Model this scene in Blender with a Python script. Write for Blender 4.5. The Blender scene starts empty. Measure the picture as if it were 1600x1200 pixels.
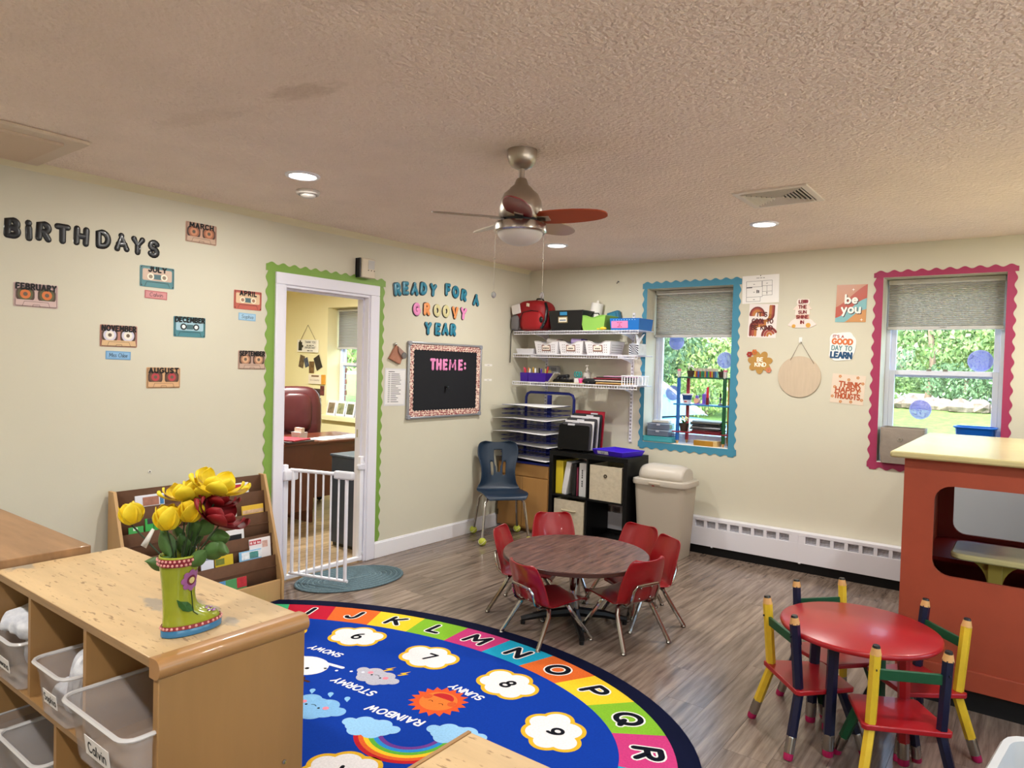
import bpy, bmesh, math, random
from mathutils import Vector, Matrix, Euler
R = math.radians; PI = math.pi
random.seed(7)
sc = bpy.context.scene; COL = sc.collection

# ---------------------------------------------------------------- camera, world, sun, lamps, exposure
def make_camera():
    yaw, pit, rol = R(36.949), R(-1.424), R(1.562)
    f = Vector((-math.sin(yaw)*math.cos(pit), math.cos(yaw)*math.cos(pit), math.sin(pit)))
    r = Vector((math.cos(yaw), math.sin(yaw), 0)); u = r.cross(f)
    r2 = r*math.cos(rol)+u*math.sin(rol); u2 = -r*math.sin(rol)+u*math.cos(rol)
    cd = bpy.data.cameras.new('camera'); cd.sensor_width = 36; cd.lens = 1088.2/1600*36
    cd.clip_start = 0.02; cd.clip_end = 300
    co = bpy.data.objects.new('camera', cd); COL.objects.link(co)
    m = Matrix((r2, u2, -f)).transposed().to_4x4(); m.translation = (4.007, -5.573, 1.497)
    co.matrix_world = m; sc.camera = co
make_camera()
w = bpy.data.worlds.new('sky'); sc.world = w; w.use_nodes = True
nt = w.node_tree; bg = nt.nodes['Background']
sky = nt.nodes.new('ShaderNodeTexSky'); sky.sky_type = 'NISHITA'; sky.sun_disc = False
sky.sun_elevation = R(48); sky.sun_rotation = R(200); sky.air_density = 1.6; sky.dust_density = 5.0
nt.links.new(sky.outputs[0], bg.inputs[0]); bg.inputs[1].default_value = 1.7
def lamp(name, kind, loc, energy, col=(1, 1, 1), rot=(0, 0, 0), size=.1, **kw):
    d = bpy.data.lights.new(name, kind); d.energy = energy; d.color = col
    if kind == 'AREA':
        d.shape = kw.get('shape', 'DISK'); d.size = size
        if 'size_y' in kw: d.size_y = kw['size_y']
    if kind == 'SUN': d.angle = R(3)
    o = bpy.data.objects.new(name, d); COL.objects.link(o); o.location = loc; o.rotation_euler = rot
    return o
lamp('sun', 'SUN', (0, -20, 30), 4.2, (1, .95, .86), (R(42), 0, R(-20)))   # shines from behind the building onto the lawn
SPOTS = [(.99, -3.38), (2.602, -1.109), (1.025, -1.085), (4.25, -1.1), (4.25, -3.38), (2.6, -5.7), (4.25, -5.7), (.99, -5.7)]  # lamps after the seen ones are added out of view to brighten the ceiling
LAMP_W = 21.0
sc.view_settings.view_transform = 'Standard'; sc.view_settings.look = 'None'
sc.view_settings.gamma = 1; sc.view_settings.use_curve_mapping = False
sc.view_settings.exposure = 0.2
sc.cycles.max_bounces = 8; sc.cycles.diffuse_bounces = 7; sc.cycles.glossy_bounces = 3
sc.cycles.transparent_max_bounces = 12; sc.cycles.sample_clamp_indirect = 6
sc.cycles.caustics_reflective = False; sc.cycles.caustics_refractive = False
sc.cycles.use_denoising = True

# ---------------------------------------------------------------- helpers
def lin(h):
    if not isinstance(h, str): return tuple(h)[:3]+(1,)
    h = h.lstrip('#'); c = [int(h[i:i+2], 16)/255 for i in (0, 2, 4)]
    return tuple((x/12.92 if x <= .04045 else ((x+.055)/1.055)**2.4) for x in c)+(1,)
MATS = {}
def mat(col, rough=.5, metal=0, noise=.0, nsc=8, stretch=(1, 1, 1), bump=0, bsc=80, bd=.002, spec=.5, coat=0, trans=0, alpha=1, emit=0, ior=1.45, rand=0, dark=None, sss=0, detail=4):
    key = (col if isinstance(col, str) else tuple(col), rough, metal, noise, nsc, stretch, bump, bsc, bd, spec, coat, trans, alpha, emit, rand, dark, sss)
    if key in MATS: return MATS[key]
    m = bpy.data.materials.new('m%03d' % len(MATS)); m.use_nodes = True
    n = m.node_tree; b = n.nodes['Principled BSDF']; c = lin(col)
    b.inputs['Base Color'].default_value = c; b.inputs['Roughness'].default_value = rough
    b.inputs['Metallic'].default_value = metal; b.inputs['Specular IOR Level'].default_value = spec
    b.inputs['Coat Weight'].default_value = coat; b.inputs['Transmission Weight'].default_value = trans
    b.inputs['Alpha'].default_value = alpha; b.inputs['IOR'].default_value = ior
    if sss: b.inputs['Subsurface Weight'].default_value = sss; b.inputs['Subsurface Scale'].default_value = .01
    if emit:
        b.inputs['Emission Color'].default_value = c; b.inputs['Emission Strength'].default_value = emit
    if noise or bump or rand:
        tc = n.nodes.new('ShaderNodeTexCoord'); mp = n.nodes.new('ShaderNodeMapping'); mp.inputs['Scale'].default_value = stretch
        n.links.new(tc.outputs['Object'], mp.inputs[0])
        vec = mp.outputs[0]
        if rand:
            oi = n.nodes.new('ShaderNodeObjectInfo'); vm = n.nodes.new('ShaderNodeVectorMath'); vm.operation = 'MULTIPLY_ADD'
            cb = n.nodes.new('ShaderNodeCombineXYZ')
            for k in range(3): n.links.new(oi.outputs['Random'], cb.inputs[k])
            n.links.new(cb.outputs[0], vm.inputs[0]); vm.inputs[1].default_value = (37, 53, 19); n.links.new(vec, vm.inputs[2]); vec = vm.outputs[0]
    if noise or rand:
        nz = n.nodes.new('ShaderNodeTexNoise'); nz.inputs['Scale'].default_value = nsc; nz.inputs['Detail'].default_value = detail
        nz.inputs['Roughness'].default_value = .6; n.links.new(vec, nz.inputs['Vector'])
        rp = n.nodes.new('ShaderNodeValToRGB'); d = lin(dark) if dark else tuple(x*(1-noise) for x in c[:3])+(1,)
        hi = tuple(min(1, x*(1+noise*.5)) for x in c[:3])+(1,)
        rp.color_ramp.elements[0].position = .32; rp.color_ramp.elements[0].color = d
        rp.color_ramp.elements[1].position = .68; rp.color_ramp.elements[1].color = hi
        n.links.new(nz.outputs[0], rp.inputs[0]); out = rp.outputs[0]
        if rand:
            hs = n.nodes.new('ShaderNodeHueSaturation'); ma = n.nodes.new('ShaderNodeMath'); ma.operation = 'MULTIPLY_ADD'
            n.links.new(oi.outputs['Random'], ma.inputs[0]); ma.inputs[1].default_value = rand; ma.inputs[2].default_value = 1-rand/2
            n.links.new(ma.outputs[0], hs.inputs['Value']); n.links.new(out, hs.inputs['Color']); out = hs.outputs[0]
        n.links.new(out, b.inputs['Base Color'])
    if bump:
        nb = n.nodes.new('ShaderNodeTexNoise'); nb.inputs['Scale'].default_value = bsc; nb.inputs['Detail'].default_value = 3
        n.links.new(vec, nb.inputs['Vector']); bp = n.nodes.new('ShaderNodeBump'); bp.inputs['Strength'].default_value = bump; bp.inputs['Distance'].default_value = bd
        n.links.new(nb.outputs[0], bp.inputs['Height']); n.links.new(bp.outputs[0], b.inputs['Normal'])
    MATS[key] = m; return m
def glassmat(tint, fac=.06, key='glass', rough=.02):
    if key in MATS: return MATS[key]
    m = bpy.data.materials.new(key); m.use_nodes = True; n = m.node_tree; n.nodes.remove(n.nodes['Principled BSDF'])
    t = n.nodes.new('ShaderNodeBsdfTransparent'); t.inputs[0].default_value = lin(tint); g = n.nodes.new('ShaderNodeBsdfGlossy'); g.inputs['Roughness'].default_value = rough
    mx = n.nodes.new('ShaderNodeMixShader'); mx.inputs[0].default_value = fac
    n.links.new(t.outputs[0], mx.inputs[1]); n.links.new(g.outputs[0], mx.inputs[2]); n.links.new(mx.outputs[0], n.nodes['Material Output'].inputs[0])
    MATS[key] = m; return m
def hazemat(col, see, key, rough=.3):
    """translucent plastic: part see-through, part milky"""
    if key in MATS: return MATS[key]
    m = bpy.data.materials.new(key); m.use_nodes = True; n = m.node_tree; b = n.nodes['Principled BSDF']
    b.inputs['Base Color'].default_value = lin(col); b.inputs['Roughness'].default_value = rough
    t = n.nodes.new('ShaderNodeBsdfTransparent'); mx = n.nodes.new('ShaderNodeMixShader'); mx.inputs[0].default_value = see
    n.links.new(b.outputs[0], mx.inputs[1]); n.links.new(t.outputs[0], mx.inputs[2]); n.links.new(mx.outputs[0], n.nodes['Material Output'].inputs[0])
    MATS[key] = m; return m

class G:
    def __init__(s, M=None): s.v = []; s.f = []; s.M = M or Matrix()
    def add(s, vs, fs):
        k = len(s.v); s.v += [s.M @ Vector(p) for p in vs]; s.f += [tuple(i+k for i in f) for f in fs]; return s
    def box(s, a, b):
        x0, y0, z0 = [min(p, q) for p, q in zip(a, b)]; x1, y1, z1 = [max(p, q) for p, q in zip(a, b)]
        return s.add([(x0,y0,z0),(x1,y0,z0),(x1,y1,z0),(x0,y1,z0),(x0,y0,z1),(x1,y0,z1),(x1,y1,z1),(x0,y1,z1)],
                     [(3,2,1,0),(4,5,6,7),(0,1,5,4),(1,2,6,5),(2,3,7,6),(3,0,4,7)])
    def bx(s, c, d, rot=(0, 0, 0)):
        o = s.M; s.M = o @ Matrix.LocRotScale(Vector(c), Euler(rot), None); h = [x/2 for x in d]
        s.box([-x for x in h], h); s.M = o; return s
    def frustum(s, c, d0, d1, h):
        """box tapering from size d0 at z=c to d1 at z=c+h"""
        x, y, z = c; v = []
        for (dx, dy), zz in ((d0, z), (d1, z+h)): v += [(x-dx/2,y-dy/2,zz),(x+dx/2,y-dy/2,zz),(x+dx/2,y+dy/2,zz),(x-dx/2,y+dy/2,zz)]
        return s.add(v, [(3,2,1,0),(4,5,6,7),(0,1,5,4),(1,2,6,5),(2,3,7,6),(3,0,4,7)])
    def cyl(s, p, q, r, r2=None, n=12, cap=True):
        return s.tube([p, q], r, n, rs=[r, r if r2 is None else r2], cap=cap)
    def tube(s, pts, r, n=8, closed=False, rs=None, cap=True, flat=1):
        P = [Vector(p) for p in pts]; N = len(P); up = None; rings = []
        for i in range(N):
            a = P[i-1] if (i or closed) else P[i]; b = P[(i+1) % N] if (i < N-1 or closed) else P[i]
            t = (b-a)
            if t.length < 1e-9: t = Vector((0, 0, 1))
            t.normalize()
            if up is None:
                up = Vector((0, 0, 1)) if abs(t.z) < .95 else Vector((1, 0, 0))
            up = (up-t*up.dot(t))
            if up.length < 1e-6: up = t.orthogonal()
            up.normalize(); sd = t.cross(up)
            rr = rs[i] if rs else r
            rings.append([P[i]+(sd*math.cos(2*PI*k/n)+up*math.sin(2*PI*k/n)*flat)*rr for k in range(n)])
        v = [p for rg in rings for p in rg]; f = []
        for i in range(N if closed else N-1):
            j = (i+1) % N
            for k in range(n): f.append((i*n+k, i*n+(k+1) % n, j*n+(k+1) % n, j*n+k))
        if cap and not closed: f.append(tuple(range(n))[::-1]); f.append(tuple((N-1)*n+k for k in range(n)))
        return s.add(v, f)
    def lathe(s, prof, n=24, c=(0, 0, 0), sx=1, sy=1, closed=False):
        v = []; f = []
        for r, z in prof:
            for k in range(n): v.append((c[0]+r*sx*math.cos(2*PI*k/n), c[1]+r*sy*math.sin(2*PI*k/n), c[2]+z))
        m = len(prof)
        for i in range(m if closed else m-1):
            j = (i+1) % m
            for k in range(n): f.append((i*n+k, i*n+(k+1) % n, j*n+(k+1) % n, j*n+k))
        if not closed:
            if prof[0][0] > 1e-6: f.append(tuple(range(n))[::-1])
            if prof[-1][0] > 1e-6: f.append(tuple((m-1)*n+k for k in range(n)))
        return s.add(v, f)
    def prism(s, pts, z0, z1):
        n = len(pts); v = [(x, y, z0) for x, y in pts]+[(x, y, z1) for x, y in pts]
        return s.add(v, [tuple(range(n))[::-1], tuple(range(n, 2*n))]+[(i, (i+1) % n, n+(i+1) % n, n+i) for i in range(n)])
    def ring(s, outer, inner, z0, z1):
        """frame between two loops with the same count"""
        n = len(outer); v = [(x, y, z) for z in (z0, z1) for L in (outer, inner) for x, y in L]; f = []
        for i in range(n):
            j = (i+1) % n
            f += [(2*n+i, 2*n+j, 3*n+j, 3*n+i), (j, i, n+i, n+j), (i, j, 2*n+j, 2*n+i), (n+j, n+i, 3*n+i, 3*n+j)]
        return s.add(v, f)
    def frame(s, x0, x1, z0, z1, t, y0, y1, tb=None, tt=None):
        tb = tb or t; tt = tt or t
        return s.box((x0, y0, z0), (x0+t, y1, z1)).box((x1-t, y0, z0), (x1, y1, z1)).box((x0+t, y0, z0), (x1-t, y1, z0+tb)).box((x0+t, y0, z1-tt), (x1-t, y1, z1))
    def disc(s, c, r, z0, z1, n=20, ry=None):
        return s.prism([(c[0]+r*math.cos(2*PI*k/n), c[1]+(ry or r)*math.sin(2*PI*k/n)) for k in range(n)], z0, z1)
    def sph(s, c, rx, ry=None, rz=None, n=14, m=8, z0=-90, z1=90):
        ry = ry or rx; rz = rz or rx; pr = []
        for i in range(m+1):
            a = R(z0+(z1-z0)*i/m); pr.append((max(1e-7, math.cos(a)), math.sin(a)))
        o = s.M; s.M = o @ Matrix.LocRotScale(Vector(c), None, Vector((rx, ry, rz))); s.lathe(pr, n); s.M = o; return s
    def grid(s, fn, nu, nv, skip=None, closeu=False):
        v = [fn(i/nu, j/nv) for j in range(nv+1) for i in range(nu+1)]; f = []
        for j in range(nv):
            for i in range(nu):
                if skip and skip(i, j): continue
                a = j*(nu+1)+i; f.append((a, a+1, a+nu+2, a+nu+1))
        return s.add(v, f)
    def mesh(s, smooth=True, ang=38):
        me = bpy.data.meshes.new('mesh'); me.from_pydata([tuple(p) for p in s.v], [], s.f); me.validate()
        if smooth and len(me.polygons):
            me.polygons.foreach_set('use_smooth', [True]*len(me.polygons)); me.set_sharp_from_angle(angle=R(ang))
        me.update(); return me
    def o(s, name, m, parent=None, loc=(0, 0, 0), rot=(0, 0, 0), bev=0, smooth=True, solid=0, sub=0, merge=False, seg=2, ang=38, weld=0, off=0):
        me = s.mesh(smooth, ang); me.name = name; me.materials.append(m)
        ob = bpy.data.objects.new(name, me); COL.objects.link(ob); ob.location = loc; ob.rotation_euler = rot
        if parent: ob.parent = parent
        if weld:
            q = ob.modifiers.new('weld', 'WELD'); q.merge_threshold = weld
        if solid:
            q = ob.modifiers.new('solid', 'SOLIDIFY'); q.thickness = solid; q.offset = off
        if bev:
            q = ob.modifiers.new('bevel', 'BEVEL'); q.width = bev; q.segments = seg; q.limit_method = 'ANGLE'; q.angle_limit = R(40); q.harden_normals = False
        if sub:
            q = ob.modifiers.new('sub', 'SUBSURF'); q.levels = q.render_levels = sub
        return ob
def tag(o, label, cat, group=None):
    o['label'] = label; o['category'] = cat
    if group: o['group'] = group
    return o
def thing(name, label, cat, loc=(0, 0, 0), rot=(0, 0, 0), group=None):
    o = bpy.data.objects.new(name, None); COL.objects.link(o); o.empty_display_size = .05
    if not isinstance(rot, (tuple, list)): rot = (0, 0, rot)
    o.location = loc; o.rotation_euler = rot; return tag(o, label, cat, group)
def struct(name, g, m, **kw):
    o = g.o(name, m, **kw); o['kind'] = 'structure'; return o
def dup(root, loc=None, rot=None, label=None):
    def cp(o, par):
        c = o.copy(); COL.objects.link(c); c.parent = par
        for ch in o.children: cp(ch, c)
        return c
    r = cp(root, None)
    if loc is not None: r.location = loc
    if rot is not None: r.rotation_euler = rot if isinstance(rot, (tuple, list)) else (0, 0, rot)
    if label: r['label'] = label
    return r
def rrect(x0, y0, x1, y1, r, n=4):
    p = []
    for cx, cy, a in ((x1-r, y0+r, -90), (x1-r, y1-r, 0), (x0+r, y1-r, 90), (x0+r, y0+r, 180)):
        for k in range(n+1): t = R(a+90*k/n); p.append((cx+r*math.cos(t), cy+r*math.sin(t)))
    return p
def arc(cx, cy, rx, ry, a0, a1, n=10):
    return [(cx+rx*math.cos(R(a0+(a1-a0)*k/n)), cy+ry*math.sin(R(a0+(a1-a0)*k/n))) for k in range(n+1)]
RL = (R(90), 0, R(90)); RB = (R(90), 0, 0)      # local x right, y up, z out of the left / back wall

# ---- a stroke alphabet: glyph -> (width, strokes) with cap height 1
def _font():
    A = arc; F = {}
    F['A'] = (.78, [[(0,0),(.39,1),(.78,0)], [(.15,.36),(.63,.36)]])
    F['B'] = (.66, [[(0,0),(0,1),(.34,1)]+A(.36,.76,.24,.24,90,-90)+[(0,.52)], [(.36,.52)]+A(.38,.26,.28,.26,90,-90)+[(0,0)]])
    F['C'] = (.76, [A(.42,.5,.42,.5,50,310,14)])
    F['D'] = (.74, [[(0,0),(0,1),(.25,1)]+A(.28,.5,.46,.5,90,-90,12)+[(0,0)]])
    F['E'] = (.58, [[(.58,1),(0,1),(0,0),(.58,0)], [(0,.52),(.48,.52)]])
    F['F'] = (.56, [[(.56,1),(0,1),(0,0)], [(0,.52),(.46,.52)]])
    F['G'] = (.8, [A(.42,.5,.42,.5,50,345,14)+[(.8,.46),(.5,.46)]])
    F['H'] = (.7, [[(0,0),(0,1)], [(.7,0),(.7,1)], [(0,.5),(.7,.5)]])
    F['I'] = (.1, [[(.05,0),(.05,1)]])
    F['J'] = (.5, [[(.5,1),(.5,.26)]+A(.25,.26,.25,.26,0,-170,8)])
    F['K'] = (.68, [[(0,0),(0,1)], [(.66,1),(.05,.44)], [(.22,.58),(.68,0)]])
    F['L'] = (.54, [[(0,1),(0,0),(.54,0)]])
    F['M'] = (.95, [[(0,0),(.06,1),(.475,.28),(.89,1),(.95,0)]])
    F['N'] = (.72, [[(0,0),(0,1),(.72,0),(.72,1)]])
    F['O'] = (.84, [A(.42,.5,.42,.5,0,360,20)])
    F['P'] = (.62, [[(0,0),(0,1),(.34,1)]+A(.34,.73,.28,.27,90,-90)+[(0,.46)]])
    F['Q'] = (.84, [A(.42,.5,.42,.5,0,360,20), [(.5,.28),(.82,-.06)]])
    F['R'] = (.66, [[(0,0),(0,1),(.34,1)]+A(.34,.74,.28,.26,90,-90)+[(0,.48)], [(.3,.48),(.66,0)]])
    F['S'] = (.62, [A(.31,.75,.29,.25,30,270,9)+A(.31,.25,.3,.25,90,-150,9)])
    F['T'] = (.72, [[(0,1),(.72,1)], [(.36,1),(.36,0)]])
    F['U'] = (.7, [[(0,1),(0,.34)]+A(.35,.34,.35,.34,180,360,10)+[(.7,1)]])
    F['V'] = (.74, [[(0,1),(.37,0),(.74,1)]])
    F['W'] = (1.05, [[(0,1),(.25,0),(.52,.75),(.8,0),(1.05,1)]])
    F['X'] = (.7, [[(0,0),(.7,1)], [(0,1),(.7,0)]])
    F['Y'] = (.72, [[(0,1),(.36,.5),(.72,1)], [(.36,.5),(.36,0)]])
    F['Z'] = (.66, [[(0,1),(.66,1),(0,0),(.66,0)]])
    F['a'] = (.5, [A(.25,.3,.25,.3,0,360,14), [(.5,.6),(.5,0)]])
    F['b'] = (.52, [[(0,1),(0,0)], A(.26,.3,.26,.3,0,360,14)])
    F['c'] = (.48, [A(.27,.3,.27,.3,50,310,10)])
    F['d'] = (.52, [[(.52,1),(.52,0)], A(.26,.3,.26,.3,0,360,14)])
    F['e'] = (.52, [[(.02,.32),(.52,.32)]+A(.27,.3,.25,.3,5,310,12)])
    F['f'] = (.36, [[(.12,0),(.12,.8)]+A(.27,.8,.15,.2,180,60,5), [(0,.55),(.32,.55)]])
    F['h'] = (.48, [[(0,1),(0,0)], [(0,.4)]+A(.24,.36,.24,.24,180,0,8)+[(.48,0)]])
    F['i'] = (.1, [[(.05,0),(.05,.6)], [(.05,.86),(.05,.88)]])
    F['l'] = (.1, [[(.05,0),(.05,1)]])
    F['m'] = (.8, [[(0,0),(0,.6)], [(0,.4)]+A(.2,.38,.2,.22,180,0,7)+[(.4,0)], [(.4,.4)]+A(.6,.38,.2,.22,180,0,7)+[(.8,0)]])
    F['n'] = (.48, [[(0,0),(0,.6)], [(0,.36)]+A(.24,.36,.24,.24,180,0,8)+[(.48,0)]])
    F['o'] = (.54, [A(.27,.3,.27,.3,0,360,14)])
    F['p'] = (.52, [[(0,.6),(0,-.35)], A(.26,.3,.26,.3,0,360,14)])
    F['r'] = (.36, [[(0,0),(0,.6)], [(0,.34)]+A(.24,.36,.24,.24,180,60,6)])
    F['s'] = (.42, [A(.21,.45,.19,.15,30,270,7)+A(.21,.15,.2,.15,90,-150,7)])
    F['t'] = (.38, [[(.16,.9),(.16,.1),(.36,.02)], [(0,.6),(.36,.6)]])
    F['u'] = (.48, [[(0,.6),(0,.24)]+A(.24,.24,.24,.24,180,360,8)+[(.48,.6)], [(.48,.3),(.48,0)]])
    F['v'] = (.5, [[(0,.6),(.25,0),(.5,.6)]])
    F['w'] = (.7, [[(0,.6),(.17,0),(.35,.5),(.53,0),(.7,.6)]])
    F['y'] = (.5, [[(0,.6),(.27,.05)], [(.5,.6),(.16,-.35)]])
    F['6'] = (.6, [[(.5,1)]+A(.62,.4,.6,.6,120,190,7), A(.31,.3,.3,.3,0,360,14)])
    F['7'] = (.6, [[(0,1),(.6,1),(.2,0)]])
    F['8'] = (.6, [A(.3,.75,.24,.25,0,360,14), A(.3,.26,.3,.27,0,360,14)])
    F['9'] = (.6, [A(.3,.7,.3,.3,0,360,14), A(-.02,.6,.62,.6,10,-55,7)])
    F['5'] = (.6, [[(.56,1),(.1,1),(.06,.56)]+A(.28,.3,.3,.3,120,-150,12)])
    F['1'] = (.3, [[(0,.8),(.2,1),(.2,0)]]); F['0'] = F['O']
    F[':'] = (.1, [[(.05,.15),(.05,.17)], [(.05,.65),(.05,.67)]])
    F["'"] = (.1, [[(.05,1),(.03,.78)]]); F['.'] = (.1, [[(.05,0),(.05,.01)]]); F['-'] = (.4, [[(0,.45),(.4,.45)]]); F[' '] = (.4, []); F['~'] = (.6, [[(.1*i, .3+.22*(-1)**i) for i in range(7)]])
    return F
FONT = _font()
def strokes(text, h, gap=.26, slant=0, cx=0, cy=0, wx=1, fit=None):
    """polylines of a centred line of text, cap height h"""
    x = 0; out = []
    for ch in text:
        wd, st = FONT.get(ch, FONT[' '])
        for pl in st: out.append([(x+px*wx+py*slant, py) for px, py in pl])
        x += wd*wx+gap
    x -= gap; k = h; kx = h if not fit else min(h, fit/max(x, .01))
    return [[(cx+(px-x/2)*kx, cy+(py-.5)*k) for px, py in pl] for pl in out]
def ribbon(g, polys, w, z0, z1=None, caps=8):
    """flat lettering: every stroke a band of width w with round ends"""
    zz0 = z0; cnt = 0
    for pl in polys:
        for i in range(len(pl)-1):
            cnt += 1; z0 = zz0+(cnt % 9)*1.2e-5
            (x0, y0), (x1, y1) = pl[i], pl[i+1]; d = math.hypot(x1-x0, y1-y0)
            if d < 1e-7: continue
            nx, ny = -(y1-y0)/d*w/2, (x1-x0)/d*w/2
            q = [(x0-nx, y0-ny), (x1-nx, y1-ny), (x1+nx, y1+ny), (x0+nx, y0+ny)]
            if z1 is None: g.add([(x, y, z0) for x, y in q], [(0, 1, 2, 3)])
            else: g.prism(q, z0, z1+(cnt % 9)*1.2e-5)
        for i, (x, y) in enumerate(pl):
            if 0 < i < len(pl)-1 and len(pl) > 7 and w < .004: continue
            cnt += 1; z0 = zz0+(cnt % 9)*1.2e-5
            c = [(x+w/2*math.cos(2*PI*k/caps), y+w/2*math.sin(2*PI*k/caps)) for k in range(caps)]
            if z1 is None: g.add([(a, b, z0) for a, b in c], [tuple(range(caps))])
            else: g.prism(c, z0, z1+(cnt % 9)*1.2e-5)
    return g
def bubble(g, polys, w, t, z=0):
    """puffy lettering: half-round strokes of width w and height t"""
    for pl in polys:
        if len(pl) > 1: g.tube([(x, y, z) for x, y in pl], w/2, 10, flat=2*t/w)
        for (x, y) in (pl[0], pl[-1]): g.sph((x, y, z), w/2, w/2, t, 10, 6)
        for (x, y) in pl[1:-1]:
            if len(pl) < 7: g.sph((x, y, z), w/2, w/2, t, 10, 6)
    return g
def print_text(parent, lines, col, z, w=None, name='lettering', rough=.6):
    g = G()
    for tx, h, cx, cy, *k in lines: ribbon(g, strokes(tx, h, cx=cx, cy=cy, **(k[0] if k else {})), w or h*.16, z)
    return g.o(name, mat(col, rough), parent, smooth=False)
# ================================================================ the setting
H = 2.44
M_WALL = mat('#cdc9b6', .75, noise=.02, nsc=2, bump=.12, bsc=90, bd=.002)
M_OFF = mat('#eae2b4', .75, noise=.02, nsc=2, bump=.1, bsc=90, bd=.002)
M_WHITE = mat('#e9e9ee', .4)
M_CASE = mat('#e2e1ec', .45)
def ceiling_mat():
    m = mat('#f0dfd0', .95, noise=.05, nsc=3, bump=.8, bsc=56, bd=.02, detail=3).copy(); m.name = 'ceiling texture'
    n = m.node_tree; b = n.nodes['Principled BSDF']; src = b.inputs['Base Color'].links[0].from_socket
    tc = n.nodes.new('ShaderNodeTexCoord'); last = src
    for (x, y, sx, sy, k) in ((1.92, -4.06, .17, .06, .3), (1.35, -4.12, .28, .06, .14), (2.62, -4.45, .16, .12, .2)):   # old water stains
        mp = n.nodes.new('ShaderNodeMapping'); mp.vector_type = 'TEXTURE'; mp.inputs['Location'].default_value = (x, y, 2.44); mp.inputs['Scale'].default_value = (sx, sy, 1); mp.inputs['Rotation'].default_value = (0, 0, R(10))
        n.links.new(tc.outputs['Object'], mp.inputs[0])
        nz = n.nodes.new('ShaderNodeTexNoise'); nz.inputs['Scale'].default_value = 2.2; n.links.new(mp.outputs[0], nz.inputs['Vector'])
        ln = n.nodes.new('ShaderNodeVectorMath'); ln.operation = 'LENGTH'; n.links.new(mp.outputs[0], ln.inputs[0])
        ad = n.nodes.new('ShaderNodeMath'); ad.operation = 'MULTIPLY_ADD'; ad.inputs[1].default_value = 1.6; n.links.new(nz.outputs[0], ad.inputs[0]); n.links.new(ln.outputs['Value'], ad.inputs[2])
        rg = n.nodes.new('ShaderNodeMapRange'); rg.inputs[1].default_value = 1.35; rg.inputs[2].default_value = 1.95; rg.inputs[3].default_value = k; rg.inputs[4].default_value = 0
        n.links.new(ad.outputs[0], rg.inputs[0])
        mx = n.nodes.new('ShaderNodeMix'); mx.data_type = 'RGBA'; n.links.new(rg.outputs[0], mx.inputs[0]); n.links.new(last, mx.inputs[6]); mx.inputs[7].default_value = lin('#a58a6c')
        last = mx.outputs[2]
    n.links.new(last, b.inputs['Base Color']); return m
struct('ceiling', G().box((-4.4, -7.6, H), (6.2, .32, H+.2)), ceiling_mat())
fl = struct('floor', G().box((-4.4, -7.6, -.25), (6.2, .32, -.006)), mat('#4a4038', .8))
M_PLANK = mat('#8b7b6f', .2, noise=.3, nsc=3.2, stretch=(12, .9, 1), rand=.2, dark='#5a4c43', bump=.06, bsc=14, bd=.002, spec=.45, detail=6)
pm = G().box((.0005, .0006, -.006), (.1795, .9994, 0)).mesh(False); pm.materials.append(M_PLANK); pm.name = 'plank'
pm2 = pm.copy(); pm2.materials.clear(); pm2.materials.append(mat('#b29a7c', .3, noise=.3, nsc=3.2, stretch=(12, .9, 1), rand=.2, dark='#86704f', spec=.45, detail=6))
def planks(x0, x1, ya, yb, seed, pm=pm):
    rn = random.Random(seed); x = x0
    while x < x1-.01:
        y = ya-rn.random()*1.2
        while y < yb:
            a, b = max(y, ya), min(y+1.22, yb); y += 1.22
            if b-a < .06: continue
            o = bpy.data.objects.new('plank', pm); COL.objects.link(o); o.parent = fl; o.location = (x, a, 0)
            o.scale = (min(1, (x1-x)/.18), b-a, 1)
        x += .18
planks(0, 5.95, -6.6, 0, 1); planks(-2.52, 0, -3.1, 0, 2, pm2)
struct('wall_left', G().box((-.12, -7.6, 0), (0, -2.785, H)).box((-.12, -2.785, 2.0), (0, -2.045, H)).box((-.12, -2.045, 0), (0, 0, H)), M_WALL)
def holed_wall(name, x0, x1, holes, m):
    g = G(); x = x0
    for a, b, z0, z1 in holes:
        g.box((x, 0, -.2), (a, .28, H)).box((a, 0, -.2), (b, .28, z0)).box((a, 0, z1), (b, .28, H)); x = b
    g.box((x, 0, -.2), (x1, .28, H)); return struct(name, g, m)
BW = (1.268, 2.026, .875, 2.207); PW = (3.11, 3.833, .885, 2.205); OW = (-3.09, -2.34, .83, 2.17)
holed_wall('wall_back', -.06, 6.2, [BW, PW], M_WALL)
holed_wall('wall_office_back', -4.4, -.06, [OW], M_OFF)
ADDED_WIN = [(-6.6, -5.0, .85, 2.15), (-4.4, -2.8, .85, 2.15), (-2.2, -.9, .85, 2.15)]  # unseen window openings added in the right wall to light the ceiling
g = G(); yy = -7.6
for a, b, z0, z1 in ADDED_WIN:
    g.box((6.0, yy, 0), (6.2, a, H)).box((6.0, a, 0), (6.2, b, z0)).box((6.0, a, z1), (6.2, b, H)); yy = b
struct('wall_right', g.box((6.0, yy, 0), (6.2, 0, H)), M_WALL)
struct('wall_front', G().box((-4.4, -7.6, 0), (6.0, -7.4, H)), M_WALL)
struct('wall_office_left', G().box((-4.4, -4.2, 0), (-4.25, 0, H)), M_OFF)
struct('wall_office_front', G().box((-4.25, -4.2, 0), (-.12, -4.05, H)), M_OFF)
struct('baseboard_left', G().box((0, -1.957, 0), (.016, 0, .115)).box((0, -1.957, .115), (.009, 0, .125)), M_WHITE, bev=.003)
struct('baseboard_door_side', G().box((0, -7.4, 0), (.016, -2.86, .115)), M_WHITE, bev=.003)
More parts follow.
